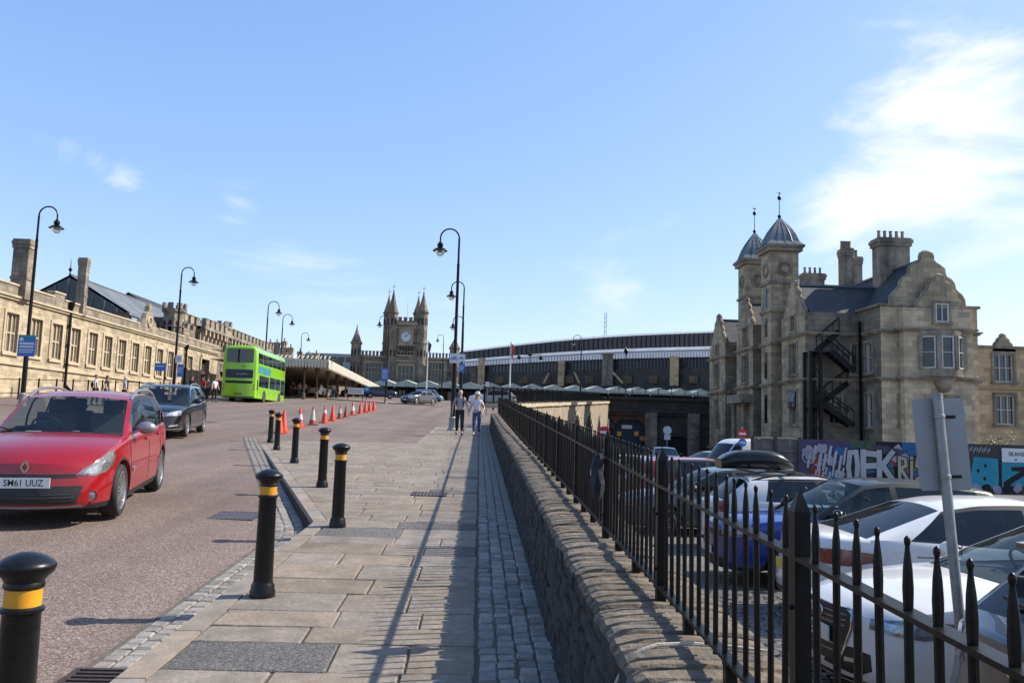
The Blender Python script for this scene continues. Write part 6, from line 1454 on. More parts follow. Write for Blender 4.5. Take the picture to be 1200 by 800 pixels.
# --- battlemented range behind
bt = thing('battlemented_building', 'older stone range with corbelled battlements and octagonal turrets behind the bus', 'building', (0, 0, 0)); XB = -32.2; ya, yb = 95.4, 139
b = MB(); b.box((XB-4, (ya+yb)/2, 7.2), (8, yb-ya, 10.0)); b.build('wall', M['tower'], bt)
b = MB(); b.box((XB-5, 91.5, 9.5), (9, 8.5, 5.2)); b.build('end_wall', M['tower'], bt)
MB().box((XB+.1, (ya+yb)/2, 12.05), (.9, yb-ya, .35)).build('parapet', M['ashgrey'], bt)
n_ = 30
for k in range(n_):
    y = ya+(yb-ya)*(k+.5)/n_; b = MB(); b.box((XB+.12, y, 11.55), (.7, .45, .65)); b.box((XB+.05, y, 11.05), (.45, .4, .5)); b.build('corbel', M['towertrim'], bt)
merlons(bt, (XB+.25, ya, 0), (XB+.25, yb, 0), 12.22, 24, 1.15, .85, .5, 'ashgrey'); merlons(bt, (XB-.1, 87.6, 0), (XB-.1, 95, 0), 12.1, 4, 1.0, .8, .5, 'ashgrey')
for px, py, Y_ in ((205, 357, 87.5), (260.5, 378, 104.5)): p = at(px, py, Y_); turret(bt, (p.x, Y_), 1.05, 7.5, p.z-.5, 0, 'ashgrey', 'ashgrey', spire=False)
# brown range and its tall clustered chimneys behind the canopy
br = thing('station_range', 'brown stone station range with clustered chimneys behind the cream canopy', 'building', (0, 0, 0))
bx_ = lambda x0, x1, y0, y1, z0, z1, nm, m, par=br: MB().box(((x0+x1)/2, (y0+y1)/2, (z0+z1)/2), (x1-x0, y1-y0, z1-z0)).build(nm, M[m], par)
bx_(-34, -27, 139.2, 168, 3, 11.2, 'wall', 'tower'); bx_(-28.5, -27.6, 97, 139, 2.5, 9.6, 'front_wall', 'brownwall')
for k in range(8): y = 98.5+k*5.2; MB().box((-27.56, y, 5.2), (.12, 2.2, 3.4)).build('doorway', M['shade'], br); MB().box((-27.5, y+2.4, 5.4), (.3, .5, 5.8)).build('pilaster', M['towertrim'], br)
for px, yt, yb_, Y_ in ((317, 398, 418, 128), (325, 398, 418, 128), (333.5, 397, 418, 128), (333, 404, 428, 120), (341, 404, 428, 120), (362, 412, 426, 136), (371, 411, 426, 136), (352, 409, 426, 140), (338, 416, 424, 118)):
    a, c = at(px, yt, Y_), at(px, yb_, Y_); chimney(br, (a.x, Y_, 0), .75, .75, c.z-2.5, a.z-.4, 1, 'towertrim', pot_h=.5)
for x0, x1, y0_, Y_ in ((357, 382, 416, 150), (383, 398, 421, 152)): a, c = at(x0, y0_, Y_), at(x1, 440, Y_); MB().box(((a.x+c.x)/2, Y_, (a.z+c.z)/2), (c.x-a.x, 5, a.z-c.z)).build('roof_block', M['tower'], br)
a, c = at(358, 413, 175), at(432, 424, 175); tq = thing('distant_office', 'pale glass office block showing over the station roofs', 'building', (0, 0, 0)); MB().box(((a.x+c.x)/2, 178, (a.z+4)/2), (c.x-a.x, 6, a.z-4)).build('wall', mat('pale blue grey cladding', (.32, .36, .40), .4), tq)
for k in range(8): MB().box((a.x+(c.x-a.x)*(k+.5)/8, 174.97, a.z-1.2), ((c.x-a.x)/8*.8, .06, 1.0)).build('window', M['winglass'], tq)
# --- cream canopy on the left
cn = thing('platform_canopy', 'long cream canopy with a pointed board valance along the left station front', 'canopy', (0, 0, 0))
cz0, cz1 = 7.05, 7.9; CXN = -20.6
edge = [V((-21.8, 85, 0)), V((-15.55, 85, 0)), V((-17.0, 141, 0))]
b = MB(); b.add([(-21.8, 85, cz1+.25), (-15.55, 85, cz1-.1), (-17.0, 141, cz1-.1), (-21.8, 141, cz1+.25), (-27.6, 141, cz1+.9), (-27.6, 85, cz1+.9)], [(0, 1, 2, 3), (0, 3, 4, 5)]); b.add([(-27.6, 85, cz1-.15), (-15.55, 85, cz1-.15), (-17.0, 141, cz1-.15), (-27.6, 141, cz1-.15)], [(0, 3, 2, 1)]); b.build('roof', M['cream'], cn)
def valance(p, q, pitch, ht, par, m, z1, name='valance_board'):
    d = q-p; L_ = d.length; d.normalize(); n = int(L_/pitch); nrm = V((d.y, -d.x, 0))
    for k in range(n):
        c = p+d*(pitch*(k+.5)); w_ = pitch*.42
        MB().prism([c-d*w_+V((0, 0, z1)), c+d*w_+V((0, 0, z1)), c+d*w_+V((0, 0, z1-ht*.72)), c+V((0, 0, z1-ht)), c-d*w_+V((0, 0, z1-ht*.72))], nrm*.05).build(name, M[m], par)
    MB().bar(p+V((0, 0, z1-.05))-nrm*.05, q+V((0, 0, z1-.05))-nrm*.05, .12, .3).build('fascia', M[m], par)
valance(edge[0], edge[1], .32, .85, cn, 'cream', cz1+.05); valance(edge[1], edge[2], .9, .95, cn, 'cream', cz1+.05)
for k in range(9): y = 86.5+k*6.6; z = rz(-18, y); MB().lathe([(.22, z), (.2, z+.6), (.11, z+.7), (.10, 6.6), (.3, 7.4), (.3, 7.7)], c=(-18.2, y, 0), n=10).build('column', M['brownwall'], cn)
for k in range(14): x = -21.4+k*.45; MB().bar((x, 85.2, cz1+.22-.0*k), (x-.1, 86.5, cz1+.60), .08, .06).build('roof_rib', M['cream'], cn)

# --- clock tower and its wings
ct = thing('clock_tower_building', 'gothic station building with a clock tower and battlemented wings heading the road', 'building', (0, 0, 0)); YT = 152.0
A = lambda px, py, Y=YT: at(px, py, Y)
Zx = lambda zx, zy, Y=YT: at(400+zx/5.517, 330+zy/5.517, Y)
g0 = 5.2
def facade(x0, x1, y, z0, z1, wins, m, nx=4, nz=2, dep=8, fm='towertrim', parent=ct, sur=.35):
    hs = [(a-x0, c-z0, b2-x0, d-z0) for a, c, b2, d in wins]; b = MB(); wall_mb(b, (x0, y, z0), (1, 0, 0), x1-x0, z1-z0, hs, (0, -1, 0), .5)
    b.add([(x0, y, z0), (x0, y+dep, z0), (x0, y+dep, z1), (x0, y, z1), (x1, y, z0), (x1, y+dep, z0), (x1, y+dep, z1), (x1, y, z1)], [(0, 3, 2, 1), (4, 5, 6, 7), (3, 7, 6, 2), (1, 2, 6, 5)]); b.build('wall', M[m], parent)
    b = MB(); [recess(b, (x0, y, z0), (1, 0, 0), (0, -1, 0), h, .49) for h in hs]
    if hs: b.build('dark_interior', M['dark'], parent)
    for h in hs: window(parent, (x0, y, z0), (1, 0, 0), (0, -1, 0), h, nx, nz, fm, .16, .3, surround=sur)
tl, tr = Zx(300, 225), Zx(530, 225); ztop = tl.z-.9
w0, w1 = Zx(362, 650), Zx(465, 545); r0, r1 = Zx(372, 445), Zx(465, 422); s0, s1 = Zx(362, 475), Zx(465, 458)
facade(tl.x, tr.x, YT, g0, ztop, [(w0.x, w0.z, w1.x, w1.z)], 'tower', dep=tr.x-tl.x)
for k in range(5):
    for q0, q1 in ((r0, r1), (s0, s1)): x = q0.x+(q1.x-q0.x)*(k+.5)/5; MB().box((x, YT-.02, (q0.z+q1.z)/2), ((q1.x-q0.x)/5*.62, .12, q1.z-q0.z)).build('niche', M['shade'], ct)
b = MB()
for zz in (Zx(400, 412).z, Zx(400, 480).z, Zx(400, 515).z, Zx(400, 300).z, ztop-.4): strip(b, (tl.x, YT, 0), (tr.x, YT, 0), zz, .22, .2, (0, -1, 0))
b.build('string_course', M['towertrim'], ct)
merlons(ct, (tl.x+.8, YT+.2, 0), (tr.x-.8, YT+.2, 0), ztop, 5, .62, .8, .5, 'tower'); merlons(ct, (tl.x+.8, YT+5.6, 0), (tr.x-.8, YT+5.6, 0), ztop, 5, .62, .8, .5, 'tower')
MB().box(((tl.x+tr.x)/2, YT+.2, ztop-.3), (tr.x-tl.x, .9, .5)).build('corbel_table', M['towertrim'], ct)
for (zx, zt_, zb_), dy in (((334, 62, 195), 0), ((529, 75, 195), 0), ((305, 95, 200), 5.8), ((497, 102, 205), 5.8)):
    c = Zx(zx, zb_, YT+dy); s_ = Zx(zx, zt_, YT+dy); turret(ct, (c.x, YT+dy), .98 if dy == 0 else .9, g0, c.z, s_.z, 'tower', 'tower', fin=1.5)
cc = Zx(419, 357); R0 = 1.02
sq0, sq1 = Zx(372, 408), Zx(468, 306); b = MB(); b.box(((sq0.x+sq1.x)/2, YT-.05, (sq0.z+sq1.z)/2), (sq1.x-sq0.x, .18, sq1.z-sq0.z)); b.build('clock_panel', M['towertrim'], ct)
ck = MB().lathe([(0, 0), (R0, 0), (R0, .08), (0, .08)], c=(cc.x, YT-.15, cc.z), n=32, axis=V((0, -1, 0))).build('clock_dial', mat('clock face', (.55, .60, .66), .4), ct)
b = MB(); ring(b, (cc.x, YT-.24, cc.z), R0, .09, (0, -1, 0), 32); b.build('dial_rim', M['towertrim'], ck)
for k in range(12): a = 2*pi*k/12; MB().box((cc.x+cos(a)*R0*.8, YT-.245, cc.z+sin(a)*R0*.8), (.24, .02, .07), m=Matrix.Rotation(-a, 3, 'Y')).build('hour_mark', M['blue'] if False else M['steelblack'], ck)
for a, l_ in ((radians(62), .55), (radians(125), .85)): MB().bar((cc.x, YT-.265, cc.z), (cc.x-cos(a)*l_, YT-.265, cc.z+sin(a)*l_*.9), .08, .02, up=V((0, -1, 0))).build('hand', M['steelblack'], ck)
MB().cyl((cc.x-.2, YT+3, ztop), (cc.x-.2, YT+3, Zx(410, 90).z), .06, .03, 8).build('flag_staff', M['white'], ct)
for x0, x1, zt_, wa, wb_ in ((100, 290, 445, 150, 257), (540, 712, 466, 562, 668)):
    a, c = Zx(x0, zt_), Zx(x1, zt_); p0, p1 = Zx(wa, 643), Zx(wb_, 525); zz = a.z-.75 if x0 == 100 else c.z-.75
    facade(a.x, c.x, YT+.6, g0, zz, [(p0.x, p0.z, p1.x, p1.z)], 'tower', 5, 2)
    n_ = 8; merlons(ct, (a.x, YT+.7, 0), (c.x, YT+.7, 0), zz, n_, (c.x-a.x)/n_*.6, .75, .5, 'tower')
    b = MB(); strip(b, (a.x, YT+.6, 0), (c.x, YT+.6, 0), zz-.3, .3, .25, (0, -1, 0)); strip(b, (a.x, YT+.6, 0), (c.x, YT+.6, 0), zz-2.4, .2, .2, (0, -1, 0)); b.build('string_course', M['towertrim'], ct)
for zx, zt_, zb_ in ((98, 298, 390), (733, 362, 425)): c, s_ = Zx(zx, zb_), Zx(zx, zt_); turret(ct, (c.x, YT), .95, g0, c.z, s_.z, 'tower', 'tower', fin=.7)

# --- green canopy across the head of the forecourt
gc = thing('station_canopy', 'weathered green ridged canopy running along the foot of the station', 'canopy', (0, 0, 0)); YC = 143.0
xa, xb = at(437, 455, YC).x, at(836, 452, YC).x; zlo, zhi = 8.15, 9.35; n_ = 16
for k in range(n_):
    x0, x1 = xa+(xb-xa)*k/n_, xa+(xb-xa)*(k+1)/n_; xm = (x0+x1)/2; b = MB()
    vs = [V((x0, YC, zlo+.5)), V((xm, YC, zhi)), V((x1, YC, zlo+.5)), V((x0, YC+7, zlo+.9)), V((xm, YC+7, zhi+.3)), V((x1, YC+7, zlo+.9))]
    b.add(vs+[v-V((0, 0, .18)) for v in vs], [(0, 1, 4, 3), (1, 2, 5, 4), (6, 9, 10, 7), (7, 10, 11, 8), (0, 6, 7, 1), (1, 7, 8, 2), (3, 4, 10, 9), (4, 5, 11, 10)]); b.add([V((x0, YC-.03, zlo)), V((x1, YC-.03, zlo)), V((x1, YC-.03, zlo+.5)), V((xm, YC-.03, zhi-.02)), V((x0, YC-.03, zlo+.5))], [(0, 1, 2, 3, 4)]); b.build('canopy_bay', M['canopygreen'], gc)
    MB().cyl((x0+.05, YC+.1, S*140-.1), (x0+.05, YC+.1, zlo+.3), .09, n=8).build('column', M['iron'], gc)
    MB().box((x0, YC-.08, zlo+.15), (.16, .08, .75)).build('drop', M['cream'], gc)
st_ = thing('station_frontage', 'shaded brown shop fronts under the green station canopy', 'building', (0, 0, 0))
MB().box(((xa+xb)/2, YC+7.6, 6.8), (xb-xa+2, 1, 4.4)).build('wall', M['darkbrick'], st_)
for k in range(34): x = xa+(xb-xa)*(k+.5)/34; MB().box((x, YC+7.07, 6.7), (1.15, .1, 2.2)).build('shop_window' if k % 3 else 'door', M['winglass' if k % 3 else 'brownwall'], st_); MB().box((x+.85, YC+7.05, 6.7), (.3, .14, 3.6)).build('pilaster', M['brownwall'], st_)
# --- train shed
ts = thing('train_shed', 'long train shed with dark slate roof over a white skylight band', 'train shed', (0, 0, 0))
def TS(px, yl, yr, off): t_ = (px-540)/293; yl -= 0; bl2 = smooth_interp([(411, 4.6), (421, 3.0), (429, 2.3), (446, 0)], yl)*max(0, sin(pi*min(max(t_, 0), 1))); yl -= bl2; yr -= bl2; Y_ = 1/((1-t_)/208+t_/152)+off; return at(px, yl+(yr-yl)*t_, Y_)
xs_ = [536, 560, 590, 620, 650, 680, 710, 740, 770, 800, 836, 900, 980]
def band(yl0, yr0, o0, yl1, yr1, o1, nm, m, th=.3):
    b = MB(); r = []
    for f in range(4):
        u_ = f/3; 
        r.append([TS(x, yl0+(yl1-yl0)*u_, yr0+(yr1-yr0)*u_, o0+(o1-o0)*u_)+V((0, 0, 0)) for x in xs_])
    b.grid(r, False); b.grid([[p+V((0, th, -th)) for p in q] for q in r], False); return b.build(nm, M[m], ts)
band(411, 387.5, 34, 412.8, 389.7, 27, 'ridge_light', 'roofwhite'); band(412.9, 389.8, 26, 421.5, 405.5, 14, 'slate_roof', 'slateblack'); band(421.6, 405.7, 13.6, 424, 409, 11, 'upper_skylight', 'roofwhite'); band(424.0, 409.0, 10.9, 425.3, 411.3, 7, 'gutter', 'slate'); band(425.4, 411.4, 6.6, 429.5, 418, 0, 'lower_skylight', 'roofgrey'); band(429.6, 418.2, .5, 438, 431, .5, 'glazed_side', 'shedglass'); band(438, 431, .3, 475, 475, .3, 'wall', 'shedwall')
for k in range(90):
    px = 540+k*4.0; a, c = TS(px, 429.6, 418.2, .3), TS(px, 438, 431, .3); MB().bar(a, c, .14, .14).build('glazing_bar', M['slate'], ts)
for k in range(56):
    px = 540+k*5.6; a, c = TS(px, 412.9, 389.8, 25.9), TS(px, 421.5, 405.5, 13.9); MB().bar(a+V((0, 0, .06)), c+V((0, 0, .06)), .12, .10).build('roof_rib', M['slateblack'], ts)
for k in range(100):
    px = 545+k*3.4; a, c = TS(px, 425.4, 411.4, 6.3), TS(px, 429.5, 418, -.2); MB().bar(a, c, .09, .12).build('skylight_rib', M['lead'], ts)
for px, w_, yt, m_ in ((564, 7, 420, 'bathlit'), (657.5, 6, 424, 'bathlit'), (712, 11, 415, 'ashgrey'), (790, 8, 418, 'bathlit'), (556, 8, 431, 'tower')):
    Y_ = TS(px, 420, 410, 0).y-1.2; a, c = at(px-w_/2, yt, Y_), at(px+w_/2, 452, Y_); b = MB(); b.box(((a.x+c.x)/2, Y_, (a.z+c.z)/2), (c.x-a.x, 1.4, a.z-c.z)); b.box(((a.x+c.x)/2, Y_, a.z), ((c.x-a.x)*1.15, 1.6, .3)); b.box(((a.x+c.x)/2, Y_, a.z-2.2), ((c.x-a.x)*1.1, 1.55, .25)); b.build('pier', M[m_], ts)
for px, yt, dx in ((724, 436, 6), (640, 437, -3), (676, 436, 3)): Y_ = TS(px, 420, 410, 0).y-2.4; MB().bar(at(px-dx, yt, Y_), at(px+dx, 449, Y_), .35, .35).build('raking_strut', M['bathlit'], ts)
for px in (585, 613, 640, 667, 690, 735, 765, 812): Y_ = TS(px, 420, 410, 0).y-.6; a, c = at(px-4, 440, Y_), at(px+5, 449, Y_); MB().box(((a.x+c.x)/2, Y_, (a.z+c.z)/2), (c.x-a.x, .8, a.z-c.z)).build('dormer', M['brownwall'], ts)
a, c = at(707, 393, 420), at(710, 366, 420); cr_ = thing('tower_crane', 'pale thin crane mast rising far away over the train shed roof', 'crane', (0, 0, 0))
for dx in (-.5, .5): MB().bar((a.x+dx, 420, 0), (c.x+dx, 420, c.z), .28, .28).build('mast', M['signwhite'], cr_)
for k in range(24): z = 2+k*(c.z-3)/24; MB().bar((a.x-.5+(c.x-a.x)*z/c.z, 420, z), (a.x+.5+(c.x-a.x)*z/c.z, 420, z+1.6), .2, .2).build('brace', M['signwhite'], cr_)

# --- retaining wall of the approach, arches, railing on it
rw = thing('retaining_wall', 'sunlit rubble retaining wall with two pointed arches beyond the railing', 'wall', (0, 0, 0))
p0, p1 = V((1.1, 40, 0)), V((12.6, 80, 0)); u_ = (p1-p0).normalized(); nr = V((u_.y, -u_.x, 0)); Lw = (p1-p0).length
def along(px):
    r = ray(px, 500); n2 = V((-u_.y, u_.x, 0)); d = n2.dot(p0); t_ = d/n2.dot(V((r.x, r.y, 0))); return (V((r.x*t_, r.y*t_, 0))-p0).dot(u_)
tp = lambda x: S*(40+x*u_.y)-.1+1.0
ar = [(along(671), along(679.5), 1.6, 2.85, True), (along(685), along(694), 1.6, 3.0, True)]
b = MB(); arch_wall(b, p0, u_, nr, Lw, -1.4, tp, ar, 1.0); b.build('wall', M['litwall'], rw)
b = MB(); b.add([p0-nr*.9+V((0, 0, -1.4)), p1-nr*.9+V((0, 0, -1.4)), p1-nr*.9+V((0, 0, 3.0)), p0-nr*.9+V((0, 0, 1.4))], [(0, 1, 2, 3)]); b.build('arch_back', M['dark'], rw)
n_ = 46
for k in range(n_): x = Lw*(k+.5)/n_; c = p0+u_*x; b = MB(); b.box((c.x-nr.x*.45, c.y-nr.y*.45, tp(x)+.09+U(-.02, .02)), (Lw/n_*.97, 1.15, .2), atan2(u_.y, u_.x)); b.build('coping_stone', M['ashtrim'], rw)
for a in ar:
    for k in range(9):
        t_ = -1+2*(k+.5)/9; x = (a[0]+a[1])/2+(a[1]-a[0])/2*t_*1.12; z = a[2]+(a[3]-a[2])*(1-abs(t_)**1.7)+.12; c = p0+u_*x+nr*.03; MB().box((c.x, c.y, z), (.3, .1, .34), atan2(u_.y, u_.x)).build('voussoir', M['ashtrim'], rw)
a2 = thing('road_railing', 'dark iron railing along the top of the sunlit retaining wall', 'railing', (0, 0, 0)); n_ = 24
for k in range(n_+1): x = Lw*k/n_; c = p0+u_*x-nr*.9; MB().box((c.x, c.y, tp(x)+.45), (.09, .09, 1.2)).build('post', M['iron'], a2)
for zz in (.25, .95): MB().bar(p0-nr*.9+V((0, 0, tp(0)+zz)), p1-nr*.9+V((0, 0, tp(Lw)+zz)), .06, .05).build('rail', M['iron'], a2)
b = MB(); nb = int(Lw/.14)
for k in range(nb): x = Lw*(k+.5)/nb; c = p0+u_*x-nr*.9; b.box((c.x, c.y, tp(x)+.55), (.022, .022, .95))
tag(b.build('bars', M['iron'], a2), kind='stuff')
dw = thing('arch_wall', 'dark sooty brick viaduct wall with a blue shuttered arch under the station approach', 'wall', (0, 0, 0)); XA, XE, YW = 12.62, 34.0, 80.0; zt_ = 4.75
X_ = lambda px: at(px, 500, YW).x-XA; ar = [(X_(717.5), X_(758), 1.3, 3.0, False), (X_(783), X_(806), .9, 1.35, False)]
b = MB(); arch_wall(b, (XA, YW, 0), (1, 0, 0), (0, -1, 0), XE-XA, -1.4, lambda x: zt_, ar, 1.2); b.build('wall', M['darkbrick'], dw)
b = MB(); strip(b, (XA, YW, 0), (XE, YW, 0), zt_, .25, .35, (0, -1, 0)); strip(b, (XA, YW, 0), (XE, YW, 0), 3.55, .18, .22, (0, -1, 0)); b.build('cornice', M['darkbrick'], dw)
for px in (762, 812): x = at(px, 500, YW).x; MB().box((x, YW-.25, 1.1), (1.1, .5, 4.9)).build('pilaster', M['ashgrey'], dw)
a = ar[0]
for k in range(13): t_ = -1+2*(k+.5)/13; x = XA+(a[0]+a[1])/2+(a[1]-a[0])/2*t_*1.08; z = a[2]+(a[3]-a[2])*sqrt(1-t_*t_)*1.12+.12; MB().box((x, YW-.05, z), (.34, .12, .5), m=Matrix.Rotation(t_*.9, 3, 'Y')).build('voussoir', M['brick'], dw)
MB().box((XA+(a[0]+a[1])/2, YW-.02, 3.15), (a[1]-a[0]+.8, .04, .7)).build('brick_panel', M['brick'], dw)
MB().box((XA+(a[0]+a[1])/2, YW+.5, .9), (a[1]-a[0], .1, 4.4)).build('shutter', mat('dark blue shutter', (.012, .03, .06), .6), dw)
MB().box((XA+(ar[1][0]+ar[1][1])/2, YW+.5, .2), (ar[1][1]-ar[1][0], .1, 3)).build('door', M['dark'], dw)
for px in (725.5, 745.5): c = at(px, 508, YW-.1); MB().box((c.x, YW-.12, c.z), (.42, .06, .42)).build('yellow_sign', M['yellow'], dw)
c = at(735.5, 500, YW); MB().box((c.x, YW+.42, c.z), (1.0, .05, .35)).build('name_board', M['signwhite'], dw); c = at(754, 513.5, YW-.1); MB().box((c.x, YW-.12, c.z), (.75, .06, .4)).build('orange_sign', mat('orange sign', (.45, .16, .02), .5), dw)
for k in range(16): x = XA+1+k*1.3; MB().box((x, YW+.4, zt_+.7), (.06, .06, 1.0)).build('post', M['iron'], dw)
for zz in (.65, 1.15): MB().bar((XA+.2, YW+.4, zt_+zz), (XE, YW+.4, zt_+zz), .05).build('rail', M['iron'], dw)
# ------------------------------------------------------------------ stone office building on the right
ho = thing('stone_mansion', 'grand grimy stone building with curly gables and twin domed towers', 'building', (0, 0, 0)); BZ = -1.3
S_, W_ = V((0, -1, 0)), V((-1, 0, 0))
def block(x0, x1, y0, y1, z0, z1, south=(), west=(), m='bath', ms=None, parent=ho, lights=(2, 3), fm='bathtrim', blind=0, pane='winglass'):
    b = MB(); hs = [(a-x0, c-z0, d-x0, e-z0) for a, c, d, e in south]; hw_ = [(y1-d, c-z0, y1-a, e-z0) for a, c, d, e in west]
    wall_mb(b, (x0, y0, z0), (1, 0, 0), x1-x0, z1-z0, hs, S_, .3)
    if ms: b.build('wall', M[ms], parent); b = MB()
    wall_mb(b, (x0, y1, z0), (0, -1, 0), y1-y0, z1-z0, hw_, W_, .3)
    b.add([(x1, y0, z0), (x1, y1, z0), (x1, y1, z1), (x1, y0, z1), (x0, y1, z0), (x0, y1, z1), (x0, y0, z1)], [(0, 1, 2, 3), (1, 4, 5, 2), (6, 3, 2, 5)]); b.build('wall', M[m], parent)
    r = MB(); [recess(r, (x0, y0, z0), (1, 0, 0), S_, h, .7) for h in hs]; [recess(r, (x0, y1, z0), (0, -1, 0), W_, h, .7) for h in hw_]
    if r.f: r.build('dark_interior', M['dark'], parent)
    for h in hs: window(parent, (x0, y0, z0), (1, 0, 0), S_, h, lights[0], lights[1], fm, .06, .22, pane, blind); surround(parent, (x0, y0, z0), (1, 0, 0), S_, h)
    for h in hw_: window(parent, (x0, y1, z0), (0, -1, 0), W_, h, lights[0], lights[1], fm, .06, .22, pane, 0); surround(parent, (x0, y1, z0), (0, -1, 0), W_, h)
def surround(parent, o, u, nrm, h, m='bathtrim', s=.17):
    o, u, nrm = V(o), V(u), V(nrm); a, c, b_, d = h; b = MB(); P = lambda x, z, k: o+u*x+V((0, 0, z))+nrm*k
    for x in (a-s/2, b_+s/2): b.bar(P(x, c, .03), P(x, d, .03), s, .08, up=nrm)
    b.bar(P(a-s, d+s/2, .035), P(b_+s, d+s/2, .035), .09, s); b.bar(P(a-s*1.4, c-.08, .06), P(b_+s*1.4, c-.08, .06), .16, .15); b.build('window_surround', M[m], parent)
def courses(x0, x1, y0, y1, zs, proj=.22, ht=.22, m='bathtrim', parent=ho):
    for z in zs:
        b = MB()
        for h_, pj in ((ht*.5, proj*.55), (ht*.5, proj)):
            b.box(((x0+x1)/2, (y0+y1)/2, z+h_/2), (x1-x0+2*pj, y1-y0+2*pj, h_)); z += h_
        b.build('string_course', M[m], parent)
k_ = .0188
def curl(cx, y, zpk, prof, th, m='bathtrim', parent=ho, sc=1.0, axis='x', base=None):
    """curly gable: right half outline prof (offset, drop) from the peak downwards, mirrored"""
    pr = [(a*sc, -d*sc) for a, d in prof]; pts = [(-a, d) for a, d in reversed(pr)]+pr
    if base is not None: pts = [(pts[0][0], base-zpk)]+pts+[(pts[-1][0], base-zpk)]
    if axis == 'x': P = [V((cx+a, y, zpk+d)) for a, d in pts]; n_ = V((0, th, 0))
    else: P = [V((cx, y-a, zpk+d)) for a, d in pts]; n_ = V((th, 0, 0))
    o = MB().prism(P, n_).build('curly_gable', M[m if m != 'bathtrim' else 'bath'], parent)
    # moulded coping that follows the outline
    b = MB(); mid = n_*.5
    b.tube([p+mid for p in (P[1:-1] if base is not None else P)], .13, 6, False); b.build('gable_coping', M['bathtrim'], o); return o
PR = [(.0, .0), (.16, .03), (.36, .14), (.43, .35), (.40, .52), (.55, .72), (.95, .96), (1.15, 1.12), (1.18, 1.45), (1.28, 1.66), (1.6, 1.84), (1.78, 2.1), (1.82, 2.4), (1.98, 2.6), (2.25, 2.82), (2.42, 3.1), (2.46, 3.5)]
# right wing with the tall gable
x0, x1 = 25.75, 32.15; gw = [at(1087, 352, 51.3), at(1100, 372, 51.3)]
block(x0, x1, 52, 66, BZ, 10.25, south=[(26.9, 2.6, 27.6, 4.4)], west=[(53.2, 6.0, 54.2, 8.0), (53.2, 2.4, 54.2, 4.6)], m='bathdark', ms='bathclean', lights=(1, 2), fm='winframe', blind=.3)  # west wall: shade of the recess put into the darker stone colour
courses(x0, x1, 52, 66, (8.5, 5.4, .3)); MB().box(((x0+x1)/2, 59, 10.33), (x1-x0+.3, 14.3, .16)).build('parapet_coping', M['bathtrim'], ho)
xm = 28.95; curl(xm, 51.98, 13.95, PR, .45, base=10.2)
gable_roof(ho, x0+.2, x1-.2, 52.45, 67, 10.1, 13.5, 'slate', 'y')
bx0, bx1 = xm-2.05, xm+2.45                                              # projecting front bay with a smaller gable
block(bx0, bx1, 51.3, 51.97, BZ, 10.1, south=[(28.3, 2.65, 28.95, 4.4), (29.6, 2.65, 30.25, 4.4), ], m='bathclean', lights=(1, 2), fm='winframe', blind=.3)
courses(bx0, bx1, 51.3, 51.9, (8.55, 5.45, .32), .25, .24); cg = curl(29.35, 51.28, 12.3, PR, .5, sc=.62, base=10.12)
window(ho, (28.95, 51.28, 9.2), (1, 0, 0), S_, (0, 0, .85, 1.2), 2, 1, 'winframe', .05, .03)
surround(ho, (28.95, 51.28, 9.2), (1, 0, 0), S_, (0, 0, .85, 1.2))
b = MB(); cb_ = [(27.85, 51.3), (28.75, 50.6), (29.95, 50.6), (30.85, 51.3)]                # canted oriel
for z0_, z1_ in ((5.7, 6.2), (8.25, 8.6)): b.prism([V((x, y, z0_)) for x, y in cb_], (0, 0, z1_-z0_))
for x, y in ((27.92, 51.22), (28.78, 50.66), (29.92, 50.66), (30.78, 51.22)): b.box((x, y, 7.22), (.24, .2, 2.1))
b.lathe([(.12, 4.7), (.34, 4.82), (.52, 5.15), (.56, 5.45)], c=(29.35, 51.15, 0), n=16); b.prism([V((x, y, 5.45)) for x, y in ((28.3, 51.3), (28.9, 50.8), (29.8, 50.8), (30.4, 51.3))], (0, 0, .3)); orl = b.build('oriel', M['bathtrim'], ho)
for (xa_, ya_), (xb_, yb2) in zip(cb_[:-1], cb_[1:]):
    if xa_ == 28.75: spans = ((28.95, 29.75),)
    else: spans = ((None, None),)
    for s0_, s1_ in spans:
        if s0_ is None: p, q = V((xa_, ya_, 0)).lerp(V((xb_, yb2, 0)), .14), V((xa_, ya_, 0)).lerp(V((xb_, yb2, 0)), .86)
        else: p, q = V((s0_, 50.62, 0)), V((s1_, 50.62, 0))
        d = (q-p).normalized(); n2 = V((d.y, -d.x, 0)); o = window(orl, p+V((0, 0, 6.2)), d, n2, (0, 0, (q-p).length, 2.05), 1, 2, 'winframe', .05, .08)
b = MB(); b.add([(27.9, 51.26, 6.2), (30.8, 51.26, 6.2), (30.8, 51.26, 8.25), (27.9, 51.26, 8.25)], [(0, 1, 2, 3)]); b.build('blinds', M['curtain'], orl)
c_ = at(1044, 300, 57); chimney(ho, (c_.x, 57, 0), 2.15, 1.2, 10.5, at(1044, 275, 57).z-.35, 5, 'bathtrim', pot_h=.6)
